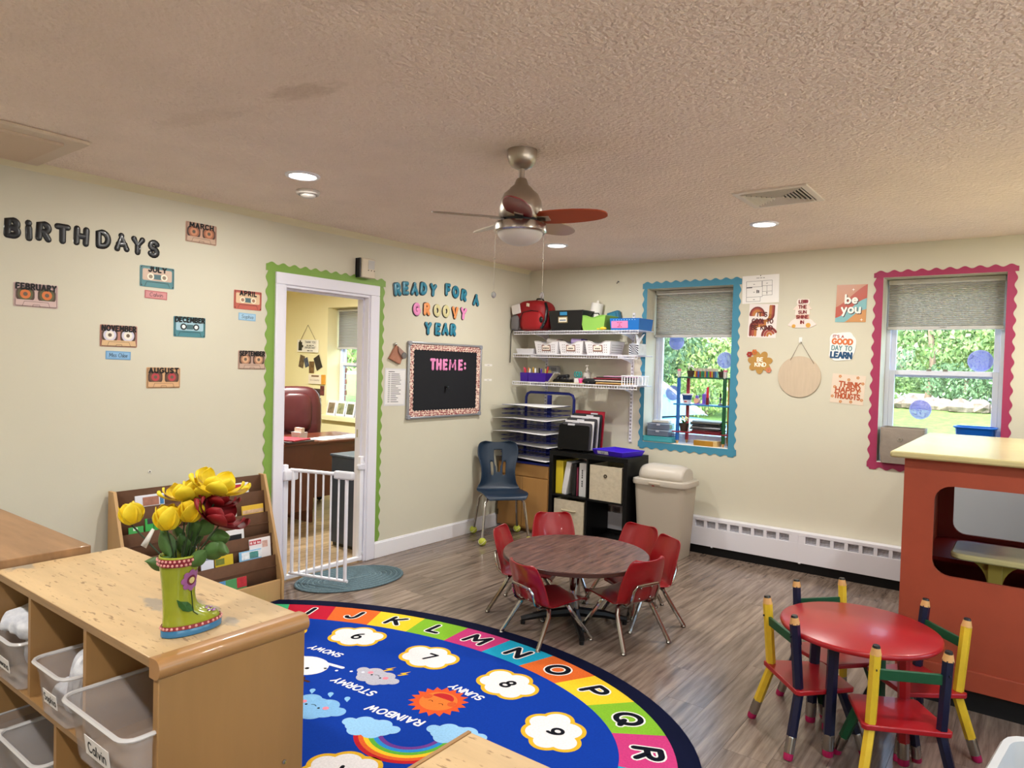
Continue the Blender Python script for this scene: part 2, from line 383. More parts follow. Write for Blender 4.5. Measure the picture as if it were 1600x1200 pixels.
struct('trim_1', G().prism([(0, 0), (.03, 0), (.026, -.012), (.012, -.022), (0, -.04)], 0, 7.3).o('x', M_WALL) and G(Matrix(((1,0,0,0),(0,0,1,-7.35),(0,1,0,H),(0,0,0,1)))).prism([(0, 0), (.03, 0), (.026, -.012), (.012, -.022), (0, -.04)], 0, 7.33), mat('#d8cfae', .7))
bpy.data.objects.remove(bpy.data.objects['x'])
# attic hatch
hat = struct('trim_2', G().box((.03, -6.0, H-.018), (.63, -4.23, H)), mat('#d2c2ae', .85), bev=.004)
G().box((.1, -5.9, H-.03), (.56, -4.31, H-.016)).o('hatch_panel', mat('#cdb9a2', .9, bump=.5, bsc=60, bd=.006), hat)
# door casing
dc = struct('door_1', G().box((0, -2.858, 0), (.018, -2.785, 2.0)).box((0, -2.045, 0), (.018, -1.958, 2.0)).box((0, -2.858, 2.0), (.018, -1.958, 2.078)), M_CASE, bev=.005)
G().box((-.12, -2.8, 0), (.006, -2.772, 2.0)).box((-.12, -2.058, 0), (.006, -2.04, 2.0)).box((-.12, -2.772, 1.982), (.006, -2.058, 2.01)).o('jamb', M_CASE, dc, bev=.002)
G().box((-.07, -2.772, 0), (-.045, -2.758, 1.985)).box((-.07, -2.072, 0), (-.045, -2.058, 1.985)).box((-.07, -2.758, 1.968), (-.045, -2.072, 1.984)).o('door_stop', M_CASE, dc)
G().box((-.1, -2.0595, .93), (-.06, -2.0575, .99)).o('strike_plate', mat('#b8b4a8', .3, 1), dc)

# ---- windows
M_GLASS = glassmat('#f4f8fa', .05)
M_VINYL = mat('#dfe4f2', .35)
def shade_mat():
    m = mat('#d2cec8', .9).copy(); n = m.node_tree; b = n.nodes['Principled BSDF']; t = n.nodes.new('ShaderNodeBsdfTranslucent'); t.inputs[0].default_value = lin('#e8e0d6'); mx = n.nodes.new('ShaderNodeMixShader'); mx.inputs[0].default_value = .55
    n.links.new(b.outputs[0], mx.inputs[1]); n.links.new(t.outputs[0], mx.inputs[2]); n.links.new(mx.outputs[0], n.nodes['Material Output'].inputs[0]); return m
M_SHADE = shade_mat()
def window(n, o, yg, rail, label=None):
    x0, x1, z0, z1 = o; t = .03
    fr = struct('window_%d' % n, G().frame(x0, x1, z0, z1, t, yg, yg+.06, .035), M_VINYL, bev=.003)
    def sash(name, a, b, y):
        g = G().frame(x0+t, x1-t, a, b, .035, y, y+.03, .045)
        s = g.o(name, M_VINYL, fr, bev=.003)
        G().box((x0+t+.03, y+.012, a+.04), (x1-t-.03, y+.016, b-.04)).o('pane', M_GLASS, s, smooth=False); return s
    if rail:
        sash('upper_sash', rail-.02, z1-t, yg+.03); l = sash('lower_sash', z0+.035, rail+.03, yg-.002)
        for k in (-.05, .05):
            G().bx(((x0+x1)/2+k-.03, yg+.002, rail+.034), (.03, .016, .014)).o('sash_lock', mat('#8f8d84', .4, .6), l)
    else: sash('sash', z0+.03, z1-t, yg+.01)
    return fr
window(1, BW, .2, None); window(2, PW, .2, 1.52); window(3, OW, .2, 1.46)
for k, (a, b, z0, z1) in enumerate(ADDED_WIN):
    MM = Matrix(((0, 1, 0, 6.0), (-1, 0, 0, b), (0, 0, 1, 0), (0, 0, 0, 1))); L_ = b-a
    fr = struct('window_%d' % (4+k), G(MM).frame(0, L_, z0, z1, .05, .08, .14), M_VINYL, bev=.003)  # frames of the added windows, out of view
    G(MM).box((.05, .09, (z0+z1)/2-.025), (L_-.05, .13, (z0+z1)/2+.025)).o('meeting_rail', M_VINYL, fr); G(MM).box((.05, .11, z0+.05), (L_-.05, .114, z1-.05)).o('pane', M_GLASS, fr, smooth=False)
def sill(n, o, ov):
    G_ = G().box((o[0]+.001, -ov, o[2]-.006), (o[1]-.001, .2, o[2]+.006)); struct('trim_%d' % n, G_, mat('#e4e2da', .4), bev=.003)
sill(3, BW, .004); sill(4, PW, .004)
struct('trim_5', G().box((OW[0]-.05, -.05, OW[2]-.06), (OW[1]+.05, .2, OW[2])), mat('#efe6b8', .5), bev=.006)
def shade(label, o, zb, y, grp):
    x0, x1, z1 = o[0]+.012, o[1]-.012, o[3]-.004
    t = thing('cellular_shade', label, 'window shade', ((x0+x1)/2, y, zb), group=grp); wd = x1-x0
    G().bx((0, 0, z1-zb-.018), (wd, .045, .036)).o('head_rail', mat('#b9b7ae', .5), t, bev=.003)
    G().bx((0, 0, .012), (wd, .034, .024)).bx((0, -.02, .02), (.05, .01, .008)).o('bottom_rail', mat('#c9c9c6', .5), t, bev=.003)
    n = int((z1-zb-.06)/.013); g = G(); h = (z1-zb-.06)/n
    g.grid(lambda u, v: ((u-.5)*(wd-.01), -.012 if round(v*2*n) % 2 else .004, .024+v*(z1-zb-.06)), 1, 2*n)
    g.o('pleated_fabric', M_SHADE, t, smooth=False, solid=.002)
    return t
shade('grey pleated shade half down in the blue-bordered window', BW, 1.79, .165, 'grey pleated window shades')
shade('grey pleated shade half down in the pink-bordered window', PW, 1.84, .165, 'grey pleated window shades')
shade('grey pleated shade seen through the doorway in office window', OW, 1.66, .165, 'grey pleated window shades')

# ---- outdoors
def hill(y): return -.15+.95*max(0, min(1, (y-1)/12)) if y < 13 else .8+.02*(y-13)
M_GRASS = mat('#5c7f36', .9, noise=.35, nsc=7, bump=.6, bsc=60, bd=.05, dark='#41662b')
struct('lawn', G().grid(lambda u, v: (-40+70*u, .3+54*v, hill(.3+54*v)), 30, 54), M_GRASS)
struct('bounce_ground', G().box((6.2, -30, -.5), (40, .3, -.15)), mat('#c9beb2', .9, noise=.08, nsc=2))  # unseen pale ground added to bounce neutral light onto the ceiling
def strip(name, a, b, m):
    struct(name, G().grid(lambda u, v: (-40+70*u, a+(b-a)*v, hill(a+(b-a)*v)+.015), 20, 4), m)
M_ROAD = mat('#b4b2ae', .85, noise=.1, nsc=4)
strip('driveway', .6, 4.6, mat('#a9abb0', .8, noise=.12, nsc=3)); strip('road', 17.5, 21, M_ROAD)
rn = random.Random(3)
def leafcloud(blobs, n, size, seed):
    r = random.Random(seed); g = G()
    for (c, rad, *m_) in blobs:
        for k in range(m_[0] if m_ else n):
            while True:
                d = Vector((r.uniform(-1, 1), r.uniform(-1, 1), r.uniform(-1, 1)))
                if .25 < d.length < 1: break
            d = d.normalized()*d.length**.4
            p = Vector(c)+Vector((d.x*rad[0], d.y*rad[1], d.z*rad[2]))
            e = Euler((r.uniform(0, 6), r.uniform(0, 6), r.uniform(0, 6))).to_matrix(); s = size*r.uniform(.6, 1.3)
            g.add([p+e@Vector(q)*s for q in ((-.5, 0, 0), (0, -.3, .08), (.5, 0, 0), (0, .3, .08))], [(0, 1, 2, 3)])
    return g
LEAF = [mat('#6d8c58', .7, noise=.5, nsc=2.2, dark='#4a6640'), mat('#879f5c', .7, noise=.5, nsc=2.2, dark='#62824a'), mat('#5c7d5c', .7, noise=.5, nsc=2.2, dark='#3c5a42')]
BARK = mat('#8d7c70', .9, noise=.3, nsc=9, stretch=(1, 1, .3), bump=.6, bsc=20, bd=.03)
def tree(label, x, y, h, r, k, seed, trunk=.2, low=1.6):
    rr = random.Random(seed); t = thing('leafy_tree', label, 'tree', (x, y, hill(y)-.05), group='trees beyond the lawn')
    pts = [(rr.uniform(-.12, .12)*i, rr.uniform(-.1, .1)*i, h*.8*i/5) for i in range(6)]
    g = G().tube(pts, trunk, 9, rs=[trunk*(1.25-.18*i) for i in range(6)])
    for b in range(5):
        a = b*1.3+rr.random(); p = pts[2+b % 3]; g.tube([p, (p[0]+math.cos(a)*r*.5, p[1]+math.sin(a)*r*.5, p[2]+r*.45)], .06, 6, rs=[trunk*.5, trunk*.2])
    g.o('trunk', BARK, t)
    bl = []
    for b in range(8):
        a = rr.uniform(0, 6.28); q = rr.uniform(.2, .7)*r
        bl.append(((math.cos(a)*q, math.sin(a)*q, rr.uniform(low+r*.4, h)), (r*.55, r*.55, r*.42), 170))
    for b in range(8):
        a = b*.8+rr.random(); q = rr.uniform(.25, .9)*r; bl.append(((math.cos(a)*q, math.sin(a)*q, low+rr.uniform(.75, 1.5)), (r*.36, r*.36, r*.24)))
    o = leafcloud(bl, 620, .15, seed).o('crown', LEAF[k], t, smooth=False); return t
tree('broad tree with pale trunk directly behind the boulder wall', 1.75, 15.4, 6.5, 3.2, 0, 11, .07, .95)
tree('yellow-green tree right of the trunk seen in pink-bordered window', 4.2, 17.0, 6.5, 2.8, 1, 12, .08, .2)
tree('dark tree at the right edge of the pink-bordered window', 5.6, 15.5, 6, 2.8, 2, 13, .08, .0)
tree('light green tree left of the road sign', -1.6, 17.2, 6.5, 2.4, 1, 14, .08, .3)
tree('large shady tree filling the blue-bordered window', -4.9, 12.0, 6.5, 3.0, 2, 15, .12, .0)
tree('thick-trunked tree at left edge of the blue-bordered window', -3.15, 7.4, 6.0, 1.9, 0, 16, .2, 2.2)
tree('bright green tree at right of the blue-bordered window', -2.4, 13.5, 6.0, 2.6, 1, 17, .1, -.2)
tree('tall tree glimpsed through the office window', -10.5, 7.5, 6.5, 3.2, 1, 18, .25, .8)
tree('dense dark tree closing the view behind the road', 1.0, 25, 8, 4.2, 2, 19, .15, -.3)
tree('dense green tree closing the view far beyond the sign', -6.5, 26, 8, 4.4, 0, 20, .15, -.3)
tree('spreading tree behind the yellow-green tree', 6.5, 23, 8, 4.2, 0, 21, .15, -.3)
tree('pinkish grey-green tree right of the sign across the road', 2.6, 22, 7, 2.6, 0, 22, .1, -.3)
tree('low tree left of the sign across the road', -3.2, 23, 7, 2.8, 2, 23, .1, -.3)
def bush(label, x, y, r, k, seed):
    t = thing('hedge_bush', label, 'bush', (x, y, hill(y)), group='bushes beyond the lawn')
    rr = random.Random(seed)
    leafcloud([((rr.uniform(-.5, .5)*r, rr.uniform(-.3, .3)*r, r*(.4+.3*rr.random())), (r*.7, r*.6, r*.5)) for _ in range(4)], 420, .1, seed).o('foliage', LEAF[k], t, smooth=False)
    G().tube([(0, 0, -.02), (.03, 0, r*.3), (.05, .03, r*.7)], .04, 6).o('stem', BARK, t)
for i, (x, y, r, k, l) in enumerate([(2.6, 14.6, .9, 2, 'dark bush just right of the pale trunk'), (3.7, 14.8, 1.1, 2, 'blue-green bush behind the boulder wall at right'), (.5, 15.6, .9, 0, 'small bush left of the pale trunk'), (4.9, 14.4, 1.0, 2, 'rounded bush at the right end of the boulder wall'), (-3.4, 9.8, 1.1, 0, 'green bush behind the pencil shelf in blue-bordered window'), (-1.9, 9.6, 1.0, 1, 'light bush at the driveway edge right of pencil shelf'), (-5.2, 9.4, 1.2, 2, 'dark bush behind the parked car')]): bush(l, x, y, r, k, 40+i)
STONE = mat('#7d736d', .9, noise=.3, nsc=4, dark='#4f4743', bump=.5, bsc=9, bd=.04)
for i in range(17):
    x = .25+i*.31+rn.uniform(-.06, .06); y = 13.1+rn.uniform(-.1, .1)-.05*i; s = rn.uniform(.2, .3)
    g = G(); q = random.Random(100+i)
    for it, (u, v) in enumerate([(0, 0)]):
        g.sph((0, 0, s*.45), s, s*.7, s*.6, 9, 6)
    g.v = [p*(1+q.uniform(-.16, .16)) for p in g.v]
    o = g.o('boulder', STONE, loc=(x, y, hill(y)-.03), rot=(0, 0, q.uniform(0, 3)), smooth=False)
    tag(o, ('%s boulder from the left in the low stone row beyond the lawn' if i < 16 else '%s boulder in the low stone row beyond the lawn') % ('first second third fourth fifth sixth seventh eighth ninth tenth eleventh twelfth thirteenth fourteenth fifteenth sixteenth last'.split()[i] if i < 16 else 'rightmost'), 'boulder', 'boulders of the stone row')
sg = thing('road_sign', 'white octagonal road sign seen from behind on a pole', 'sign', (.35, 18.2, hill(18.2)))
G().cyl((0, 0, -.1), (0, 0, 2.2), .03, n=8).o('pole', mat('#aaaaaa', .5, .5), sg)
G(Matrix.Translation((0, -.04, 1.95)) @ Matrix.Rotation(R(90), 4, 'X')).prism([(.36*math.cos(R(22.5+45*k)), .36*math.sin(R(22.5+45*k))) for k in range(8)], -.01, .01).o('plate', mat('#dfe2e4', .5), sg)
# parked car: lofted body, glasshouse, wheels
def car(loc, rz):
    t = thing('parked_car', 'light blue car parked just outside the blue-bordered window', 'car', loc, rz)
    sec = [(-2.15, .45, .62, .5), (-2.05, .3, .8, .78), (-1.5, .22, .92, .86), (-.6, .2, .98, .89), (.6, .2, .97, .89), (1.3, .2, .9, .87), (1.9, .26, .8, .8), (2.15, .42, .66, .55)]
    g = G(); n = 12; V = []
    for x, zl, zh, hw in sec:
        for k in range(n):
            a = 2*PI*k/n+PI/n; c, s_ = math.cos(a), math.sin(a)
            V.append((x, hw*math.copysign(abs(c)**.5, c), (zl+zh)/2+(zh-zl)/2*math.copysign(abs(s_)**.5, s_)))
    F = [(i*n+k, i*n+(k+1) % n, (i+1)*n+(k+1) % n, (i+1)*n+k) for i in range(len(sec)-1) for k in range(n)]+[tuple(range(n)), tuple((len(sec)-1)*n+k for k in range(n))]
    blue = mat('#4f9cba', .25, .3, coat=.6)
    g.add(V, F).o('body', blue, t, sub=1)
    cab = [(-1.75, .95, .95, .8), (-1.2, .95, 1.38, .72), (-.3, .95, 1.46, .7), (.35, .95, 1.4, .7), (1.15, .9, .92, .76)]
    V = []; 
    for x, zl, zh, hw in cab: V += [(x, -hw, zl), (x, -hw*.84, zh), (x, hw*.84, zh), (x, hw, zl)]
    F = [(i*4+k, i*4+k+1, i*4+k+5, i*4+k+4) for i in range(4) for k in range(3)]
    G().add(V, F).o('windows', mat('#2f6f86', .04, spec=.8, coat=1), t, smooth=False)
    pil = G()
    for sy in (-1, 1):
        pil.tube([(x, sy*hw*.85, zh+.008) for x, zl, zh, hw in cab], .028, 6)
        for x, zl, zh, hw in cab[1:4]: pil.tube([(x, sy*hw, zl), (x, sy*hw*.85, zh)], .03, 6)
    for x, zl, zh, hw in cab[1:4]: pil.tube([(x, -hw*.84, zh+.006), (x, hw*.84, zh+.006)], .02, 6)
    pil.o('pillars', mat('#e4e8ea', .3), t)
    G().add([(-1.2, -.6, 1.39), (.35, -.6, 1.41), (.35, .6, 1.41), (-1.2, .6, 1.39), (-.35, -.6, 1.475), (-.35, .6, 1.475)], [(0, 4, 5, 3), (4, 1, 2, 5)]).o('roof', blue, t, solid=.02)
    for sx in (-1.35, 1.35):
        for sy in (-.8, .8):
            wv = G().cyl((sx, sy-.1, .31), (sx, sy+.1, .31), .31, n=20).o('wheel', mat('#25262a', .8), t)
            G().cyl((sx, sy-.108, .31), (sx, sy+.108, .31), .19, n=16).o('hubcap', mat('#b9bcc0', .3, .8), wv)
    for sy in (-.55, .55): G().sph((2.08, sy, .66), .1, .16, .08).o('headlight', mat('#eef2f4', .1), t)
    G().box((.85, -.98, .92), (1.02, -.83, 1.04)).o('side_mirror', blue, t, bev=.03)
    G().box((-.1, -.915, .78), (.08, -.895, .81)).o('door_handle', mat('#d8dcde', .3, .6), t)
car((-.75, 2.9, hill(2.9)+.015), R(-12))
# brick pier outside the office window
pier = struct('wall_pier', G().box((-3.5, .29, .0), (-3.34, .52, 2.6)), mat('#b9aea6', .9))
bm_ = G().bx((0, 0, 0), (.19, .1, .062)).mesh(False); bm_.materials.append(mat('#a8604c', .9, noise=.3, nsc=12, rand=.4))
for k in range(22):
    for j in range(2):
        b_ = bpy.data.objects.new('brick', bm_); COL.objects.link(b_); b_.parent = pier; b_.location = (-3.42, .33+j*.12+(.02 if k % 2 else 0), .72+k*.074)
# ================================================================ things on the left wall
BLK = mat('#0c0d10', .35, coat=.15)
def letter(ch, y, z, h, w, face, label, group, tilt=0, back=None, x=.001, t=.007, wx=1.0):
    o = thing('letter_cutout', label, 'letter', (x, y, z), (R(90), 0, R(90)), group)
    o.rotation_euler = Euler((R(90), 0, R(90))); o.rotation_euler = (Matrix.Rotation(R(90), 3, 'Z') @ Matrix.Rotation(R(90), 3, 'X') @ Matrix.Rotation(R(tilt), 3, 'Z')).to_euler()
    st = strokes(ch, h, wx=wx)
    if back:
        g = ribbon(G(), [[(px-.007, py-.003) for px, py in q] for q in st], w+.006, 0, .003); g.o('backing', BLK, o, smooth=False)
    bubble(G(), st, w, t, .003 if back else 0).o('face', face, o)
    return o
for ch, y, z, tl in zip('BiRTHDAYS', (-4.324, -4.256, -4.19, -4.106, -4.018, -3.911, -3.818, -3.732, -3.645), (2.106, 2.11, 2.111, 2.113, 2.116, 2.117, 2.116, 2.11, 2.106), (-2, 2, -3, 0, -2, 1, 3, -2, -3)):
    letter(ch, y, z, .072 if ch != 'i' else .084, .032, BLK, 'glossy black balloon letter %s of the word on the left wall' % ch.upper(), 'black birthday letters', tl, wx=.88, t=.0045)
TEAL = mat('#2b7f99', .3, coat=.3); PINK = mat('#e58cc0', .35, coat=.3); ORNG = mat('#e8965a', .35, coat=.3); CRM = mat('#cfc795', .35, coat=.3)
rows = [('READYFORA', (-1.767, -1.678, -1.578, -1.477, -1.364, -1.185, -1.086, -.977, -.811), (2.078, 2.095, 2.1, 2.112, 2.112, 2.135, 2.125, 2.108, 2.082), [TEAL]*9, 'teal', (8, 4, 0, -3, -4, 3, 0, -8, -4), 'top'),
        ('GROOVY', (-1.551, -1.434, -1.312, -1.202, -1.088, -.979), (1.939, 1.95, 1.948, 1.95, 1.946, 1.946), [PINK, ORNG, CRM, CRM, ORNG, PINK], None, (4, 0, 2, -2, 0, -6), 'middle'),
        ('YEAR', (-1.413, -1.298, -1.204, -1.107), (1.793, 1.794, 1.8, 1.8), [TEAL]*4, 'teal', (0, -2, 0, -2), 'bottom')]
for word, ys, zs, ms, cn, tl, nm in rows:
    seen = {}
    for i, ch in enumerate(word):
        c = cn or {PINK: 'pink', ORNG: 'orange', CRM: 'cream'}[ms[i]]
        seen[ch] = seen.get(ch, 0)+1; k = '' if word.count(ch) == 1 else (' first' if seen[ch] == 1 else ' second')
        letter(ch, ys[i], zs[i], .074, .032, ms[i], '%s letter %s with black edge,%s in the %s row above the board' % (c, ch, k, nm), 'groovy year letters', tl[i], True, t=.005, wx=.92)
def frame_thing(name, label, cat, x, z, wall='B', tilt=0, group=None, d=.001):
    rz = 0 if wall == 'B' else R(90)
    loc = (x, -d, z) if wall == 'B' else (d, x, z)
    o = thing(name, label, cat, loc, (0, 0, 0), group)
    o.rotation_euler = (Matrix.Rotation(rz, 3, 'Z') @ Matrix.Rotation(R(90), 3, 'X') @ Matrix.Rotation(R(tilt), 3, 'Z')).to_euler(); return o
# cassette birthday cards, .193 x .118
def cassette(word, y0, z1, base, lower, reel, hub, style, tilt=0, desc=''):
    W, Hh = .193, .118
    o = frame_thing('cassette_card', '%s cassette-shaped card reading %s' % (desc, word.capitalize()), 'card', y0+W/2, z1-Hh/2, 'L', tilt, 'cassette birthday cards')
    B = mat(base, .35); DK = mat('#3a2c28', .5)
    G().prism(rrect(-W/2, -Hh/2, W/2, Hh/2, .006), 0, .0015).o('card', B, o)
    if style == 'A':
        for s in (-1, 1):
            G().prism(rrect(s*.047-.04, -.03, s*.047+.04, .034, .02), .0015, .0022).o('reel_plate', mat('#4d3b32', .5), o)
            r_ = G().disc((s*.047, .004), .033, .0022, .0028, 24).o('reel', mat(reel, .5), o)
            G().disc((s*.047, .004), .023, .0028, .0032, 20).o('reel_ring', mat(hub, .5), r_); G().disc((s*.047, .004), .01, .0032, .0036, 12).o('hub', mat('#6a5a4a', .5), r_)
        G().prism([(-W/2+.004, -Hh/2+.004), (W/2-.004, -Hh/2+.004), (W/2-.012, -.024), (-W/2+.012, -.024)], .0036, .004).o('label_panel', mat(lower, .4), o)
        g = G(); ribbon(g, [[(-.06, -.055), (-.052, -.032), (.052, -.032), (.06, -.055)], [(-.016, -.056), (-.014, -.046), (.014, -.046), (.016, -.056)], rrect(-W/2+.006, -Hh/2+.005, W/2-.006, Hh/2-.005, .006)+[(W/2-.012, -Hh/2+.005)]], .0016, .0044, caps=5); g.o('outline', DK, o, smooth=False)
    else:
        G().prism(rrect(-W/2+.014, -.022, W/2-.014, Hh/2-.016, .008), .0015, .0024).o('label_panel', mat(lower, .4), o)
        G().box((-.02, -.014, .0024), (.02, .014, .003)).o('tape_window', mat('#4b6a70', .4), o)
        for s in (-1, 1):
            r_ = G().disc((s*.038, 0), .019, .003, .0036, 20).o('reel', mat(reel, .5), o); G().disc((s*.038, 0), .011, .0036, .004, 14).o('hub', mat(hub, .5), r_)
        g = G(); ribbon(g, [[(-.07, -.055), (-.06, -.03), (.06, -.03), (.07, -.055)], rrect(-W/2+.006, -Hh/2+.005, W/2-.006, Hh/2-.005, .006)], .0016, .0044, caps=5)
        for s in (-1, 1):
            for q in (-1, 1): g.disc((s*.088, q*.05), .003, .0018, .004, 8)
        g.o('outline', DK, o, smooth=False)
    print_text(o, [(word, .026, 0, .0415, dict(gap=.42, fit=.172))], '#0d0d0e', .005, .0078); return o
cassette('MARCH', -3.464, 2.298, '#c39c86', '#c2a58e', '#a3684c', '#c98a68', 'A', 0, 'tan')
cassette('FEBRUARY', -4.318, 1.846, '#cbb0ac', '#cdb3ae', '#5b5a3a', '#d0743c', 'A', 0, 'pale pink')
cassette('JULY', -3.72, 2.008, '#55868c', '#c6ad9a', '#e8e0cc', '#8b7d6a', 'B', 0, 'teal-framed')
cassette('APRIL', -3.15, 1.93, '#bb5e50', '#d9bc98', '#e8dcc4', '#a07a60', 'B', 0, 'terracotta')
cassette('NOVEMBER', -3.923, 1.664, '#b57f70', '#d3b186', '#c9c6d6', '#e6e0d4', 'A', 0, 'rose-brown')
cassette('DECEMBER', -3.526, 1.738, '#4a828c', '#9fc0cc', '#20282c', '#dfe6e6', 'B', 0, 'blue-green')
cassette('SEPTEMBER', -3.114, 1.553, '#b8998a', '#c1a694', '#a5785e', '#d2a884', 'A', 0, 'dusty beige')
cassette('AUGUST', -3.676, 1.438, '#cfa47a', '#d4aa80', '#6b4a3a', '#b3424a', 'A', 0, 'orange-tan')
def name_tag(nm, y, z, w, h, base, brd, col):
    o = frame_thing('name_tag', '%s handwritten name tag reading %s below its card' % (col, nm), 'name tag', y, z, 'L', -1, 'birthday name tags')
    G().box((-w/2, -h/2, 0), (w/2, h/2, .001)).o('paper', mat(brd, .4), o); G().box((-w/2+.006, -h/2+.006, .001), (w/2-.006, h/2-.006, .0014)).o('inner_panel', mat(base, .4), o)
    print_text(o, [(nm, .021, 0, .001, dict(gap=.2, slant=.12, fit=w*.72))], '#1c2238', .0018, .0022)
name_tag('Calvin', -3.629, 1.848, .126, .045, '#c98a8a', '#b46a6c', 'red-pink'); name_tag('Sophia', -3.056, 1.766, .12, .046, '#9fc4dc', '#86b2d0', 'pale blue'); name_tag('Miss Chloe', -3.828, 1.5, .13, .045, '#86b2d6', '#6f9ec6', 'sky blue')
# scalloped border strips
def scallop(L, w, per=.092, amp=.017, n=10):
    """strip along +x, straight edge at y=0, wavy edge around y=w"""
    k = max(1, round(L/per)); p = [(L, 0), (0, 0)]
    for i in range(k*n+1):
        t = i/(k*n); p.append((t*L, w-amp/2-amp/2*math.cos(2*PI*k*t)))
    return p[1:2]+p[:1]+p[2:][::-1]
def border(name, label, wall, box_in, wid, col, seams, bottom=True, z0=None):
    """box_in: inner rectangle (u0,u1,v0,v1); wid: (left,right,top,bottom)"""
    u0, u1, v0, v1 = box_in; o = frame_thing(name, label, 'border', (u0+u1)/2, v0, wall); m = mat(col, .55)
    cu = (u0+u1)/2; hw = (u1-u0)/2; hh = v1-v0
    def strip_(L, w, M, zz):
        G(M).prism(scallop(L, w), zz, zz+.0012).o('border_strip', m, o, smooth=False)
    T = lambda x, y, a: Matrix.Translation((x, y, 0)) @ Matrix.Rotation(R(a), 4, 'Z')
    nl, nt = seams
    lo = -wid[3] if bottom else 0; Lv = hh-lo+wid[2]*.0
    for k in range(nl):
        a, b = lo+Lv*k/nl, lo+Lv*(k+1)/nl
        strip_(b-a+.004, wid[0], T(-hw, a, 90), .0006+.0004*(k % 2)); strip_(b-a+.004, wid[1], T(hw, b+.004, -90), .0006+.0004*(k % 2))
    Lt = 2*hw+wid[0]+wid[1]
    for k in range(nt):
        a, b = -hw-wid[0]+Lt*k/nt, -hw-wid[0]+Lt*(k+1)/nt
        strip_(b-a+.004, wid[2], T(a, hh, 0), .0022+.0004*(k % 2))
        if bottom: strip_(b-a+.004, wid[3], T(b+.004, 0, 180), .0022+.0004*(k % 2))
    return o
border('scalloped_border', 'lime green scalloped paper border around the office doorway', 'L', (-2.859, -1.957, .13, 2.079), (.07, .06, .06, 0), '#7a9e44', (3, 3), bottom=False)
border('scalloped_border', 'steel blue scalloped paper border around left classroom window', 'B', (BW[0], BW[1], BW[2], BW[3]), (.045, .066, .062, .064), '#3f87a3', (3, 2))
border('scalloped_border', 'raspberry pink scalloped paper border around right classroom window', 'B', (PW[0], PW[1], PW[2], PW[3]), (.062, .056, .05, .055), '#9c2f56', (3, 2))
# door chime
o = frame_thing('door_chime', 'beige door chime box with black backplate above the doorway', 'chime', -2.12, 2.19, 'L')
G().box((-.07, -.07, 0), (-.06, .07, .05)).box((-.07, -.06, 0), (.05, .06, .012)).o('backplate', BLK, o); G().box((-.058, -.07, .012), (.07, .072, .06)).o('cover', mat('#cfc3ac', .5), o, bev=.006)
G().box((.0, -.005, .06), (.06, .06, .062)).o('speaker_panel', mat('#b5b3ae', .5), o)
for k in (.002, .03, .058): G().disc((k, -.015), .004, .06, .063, 8).o('screw', mat('#3a342c', .4), o)
# framed theme board
o = frame_thing('theme_board', 'silver framed bulletin board with black panel and patterned edging', 'board', -1.19, 1.366, 'L', 0)
hw, hh = .457, .312
G().box((-hw+.008, -hh+.008, .002), (hw-.008, hh-.008, .012)).o('black_panel', mat('#0f1118', .8, bump=.1, bsc=8), o)
fr = G().box((-hw, -hh, 0), (-hw+.018, hh, .022)).box((hw-.018, -hh, 0), (hw, hh, .022)).box((-hw+.018, hh-.018, 0), (hw-.018, hh, .022)).box((-hw+.018, -hh, 0), (hw-.018, -hh+.018, .022)).o('frame', mat('#b9bbc2', .3, .8), o, bev=.004)
for sx in (-1, 1):
    for sy in (-1, 1): G().prism(rrect(min(sx*hw*1.006, sx*(hw-.034)), min(sy*hh*1.008, sy*(hh-.034)), max(sx*hw*1.006, sx*(hw-.034)), max(sy*hh*1.008, sy*(hh-.034)), .012), 0, .026).o('corner_cap', mat('#8f929a', .5), o, bev=.004)
def dots_mat():
    m = bpy.data.materials.new('dotted edging'); m.use_nodes = True; n = m.node_tree; b = n.nodes['Principled BSDF']; b.inputs['Roughness'].default_value = .6
    tc = n.nodes.new('ShaderNodeTexCoord'); v = n.nodes.new('ShaderNodeTexVoronoi'); v.inputs['Scale'].default_value = 62; v.inputs['Randomness'].default_value = .35
    rp = n.nodes.new('ShaderNodeValToRGB'); rp.color_ramp.interpolation = 'CONSTANT'
    for e, (p, c) in zip((rp.color_ramp.elements[0], rp.color_ramp.elements[1], rp.color_ramp.elements.new(.5)), ((0, '#8a3338'), (.34, '#d98d6a'), (.5, '#f0dccb'))): e.position = p; e.color = lin(c)
    n.links.new(tc.outputs['Object'], v.inputs['Vector']); n.links.new(v.outputs['Distance'], rp.inputs[0]); n.links.new(rp.outputs[0], b.inputs['Base Color']); return m
DM = dots_mat(); iw, ih = hw-.018, hh-.018
for L, x, y, a, e in ((2*ih, -iw, ih, -90, 0), (2*ih, iw, -ih, 90, 0), (2*iw, -iw, -ih, 0, 1), (2*iw, iw, ih, 180, 1)):
    G(Matrix.Translation((x, y, 0)) @ Matrix.Rotation(R(a), 4, 'Z')).prism(scallop(L, .05, .035, .008, 6), .012, .0135+.001*e).o('edging_strip', DM, o, smooth=False)
G().lathe([(.012, 0), (.012, .01), (.006, .012), (.006, .025), (.013, .028), (.013, .034), (.001, .036)], 14, (-.01, -.058, .012)).o('magnet_knob', mat('#3c3e44', .2, .8), o)
for i, (ch, y) in enumerate(zip('THEME:', (-1.363, -1.29, -1.213, -1.12, -1.018, -.958))):
    letter(ch, y, 1.498, .074, .022 if ch == 'M' else .027, PINK, 'pink puffy %s on the black board' % ('colon' if ch == ':' else 'letter %s, %s of the word' % (ch, ('first', 'second', 'third', 'fourth', 'fifth')[i])), 'theme letters', 0, x=.0165, t=.005, wx=1.02 if ch == 'M' else .8)
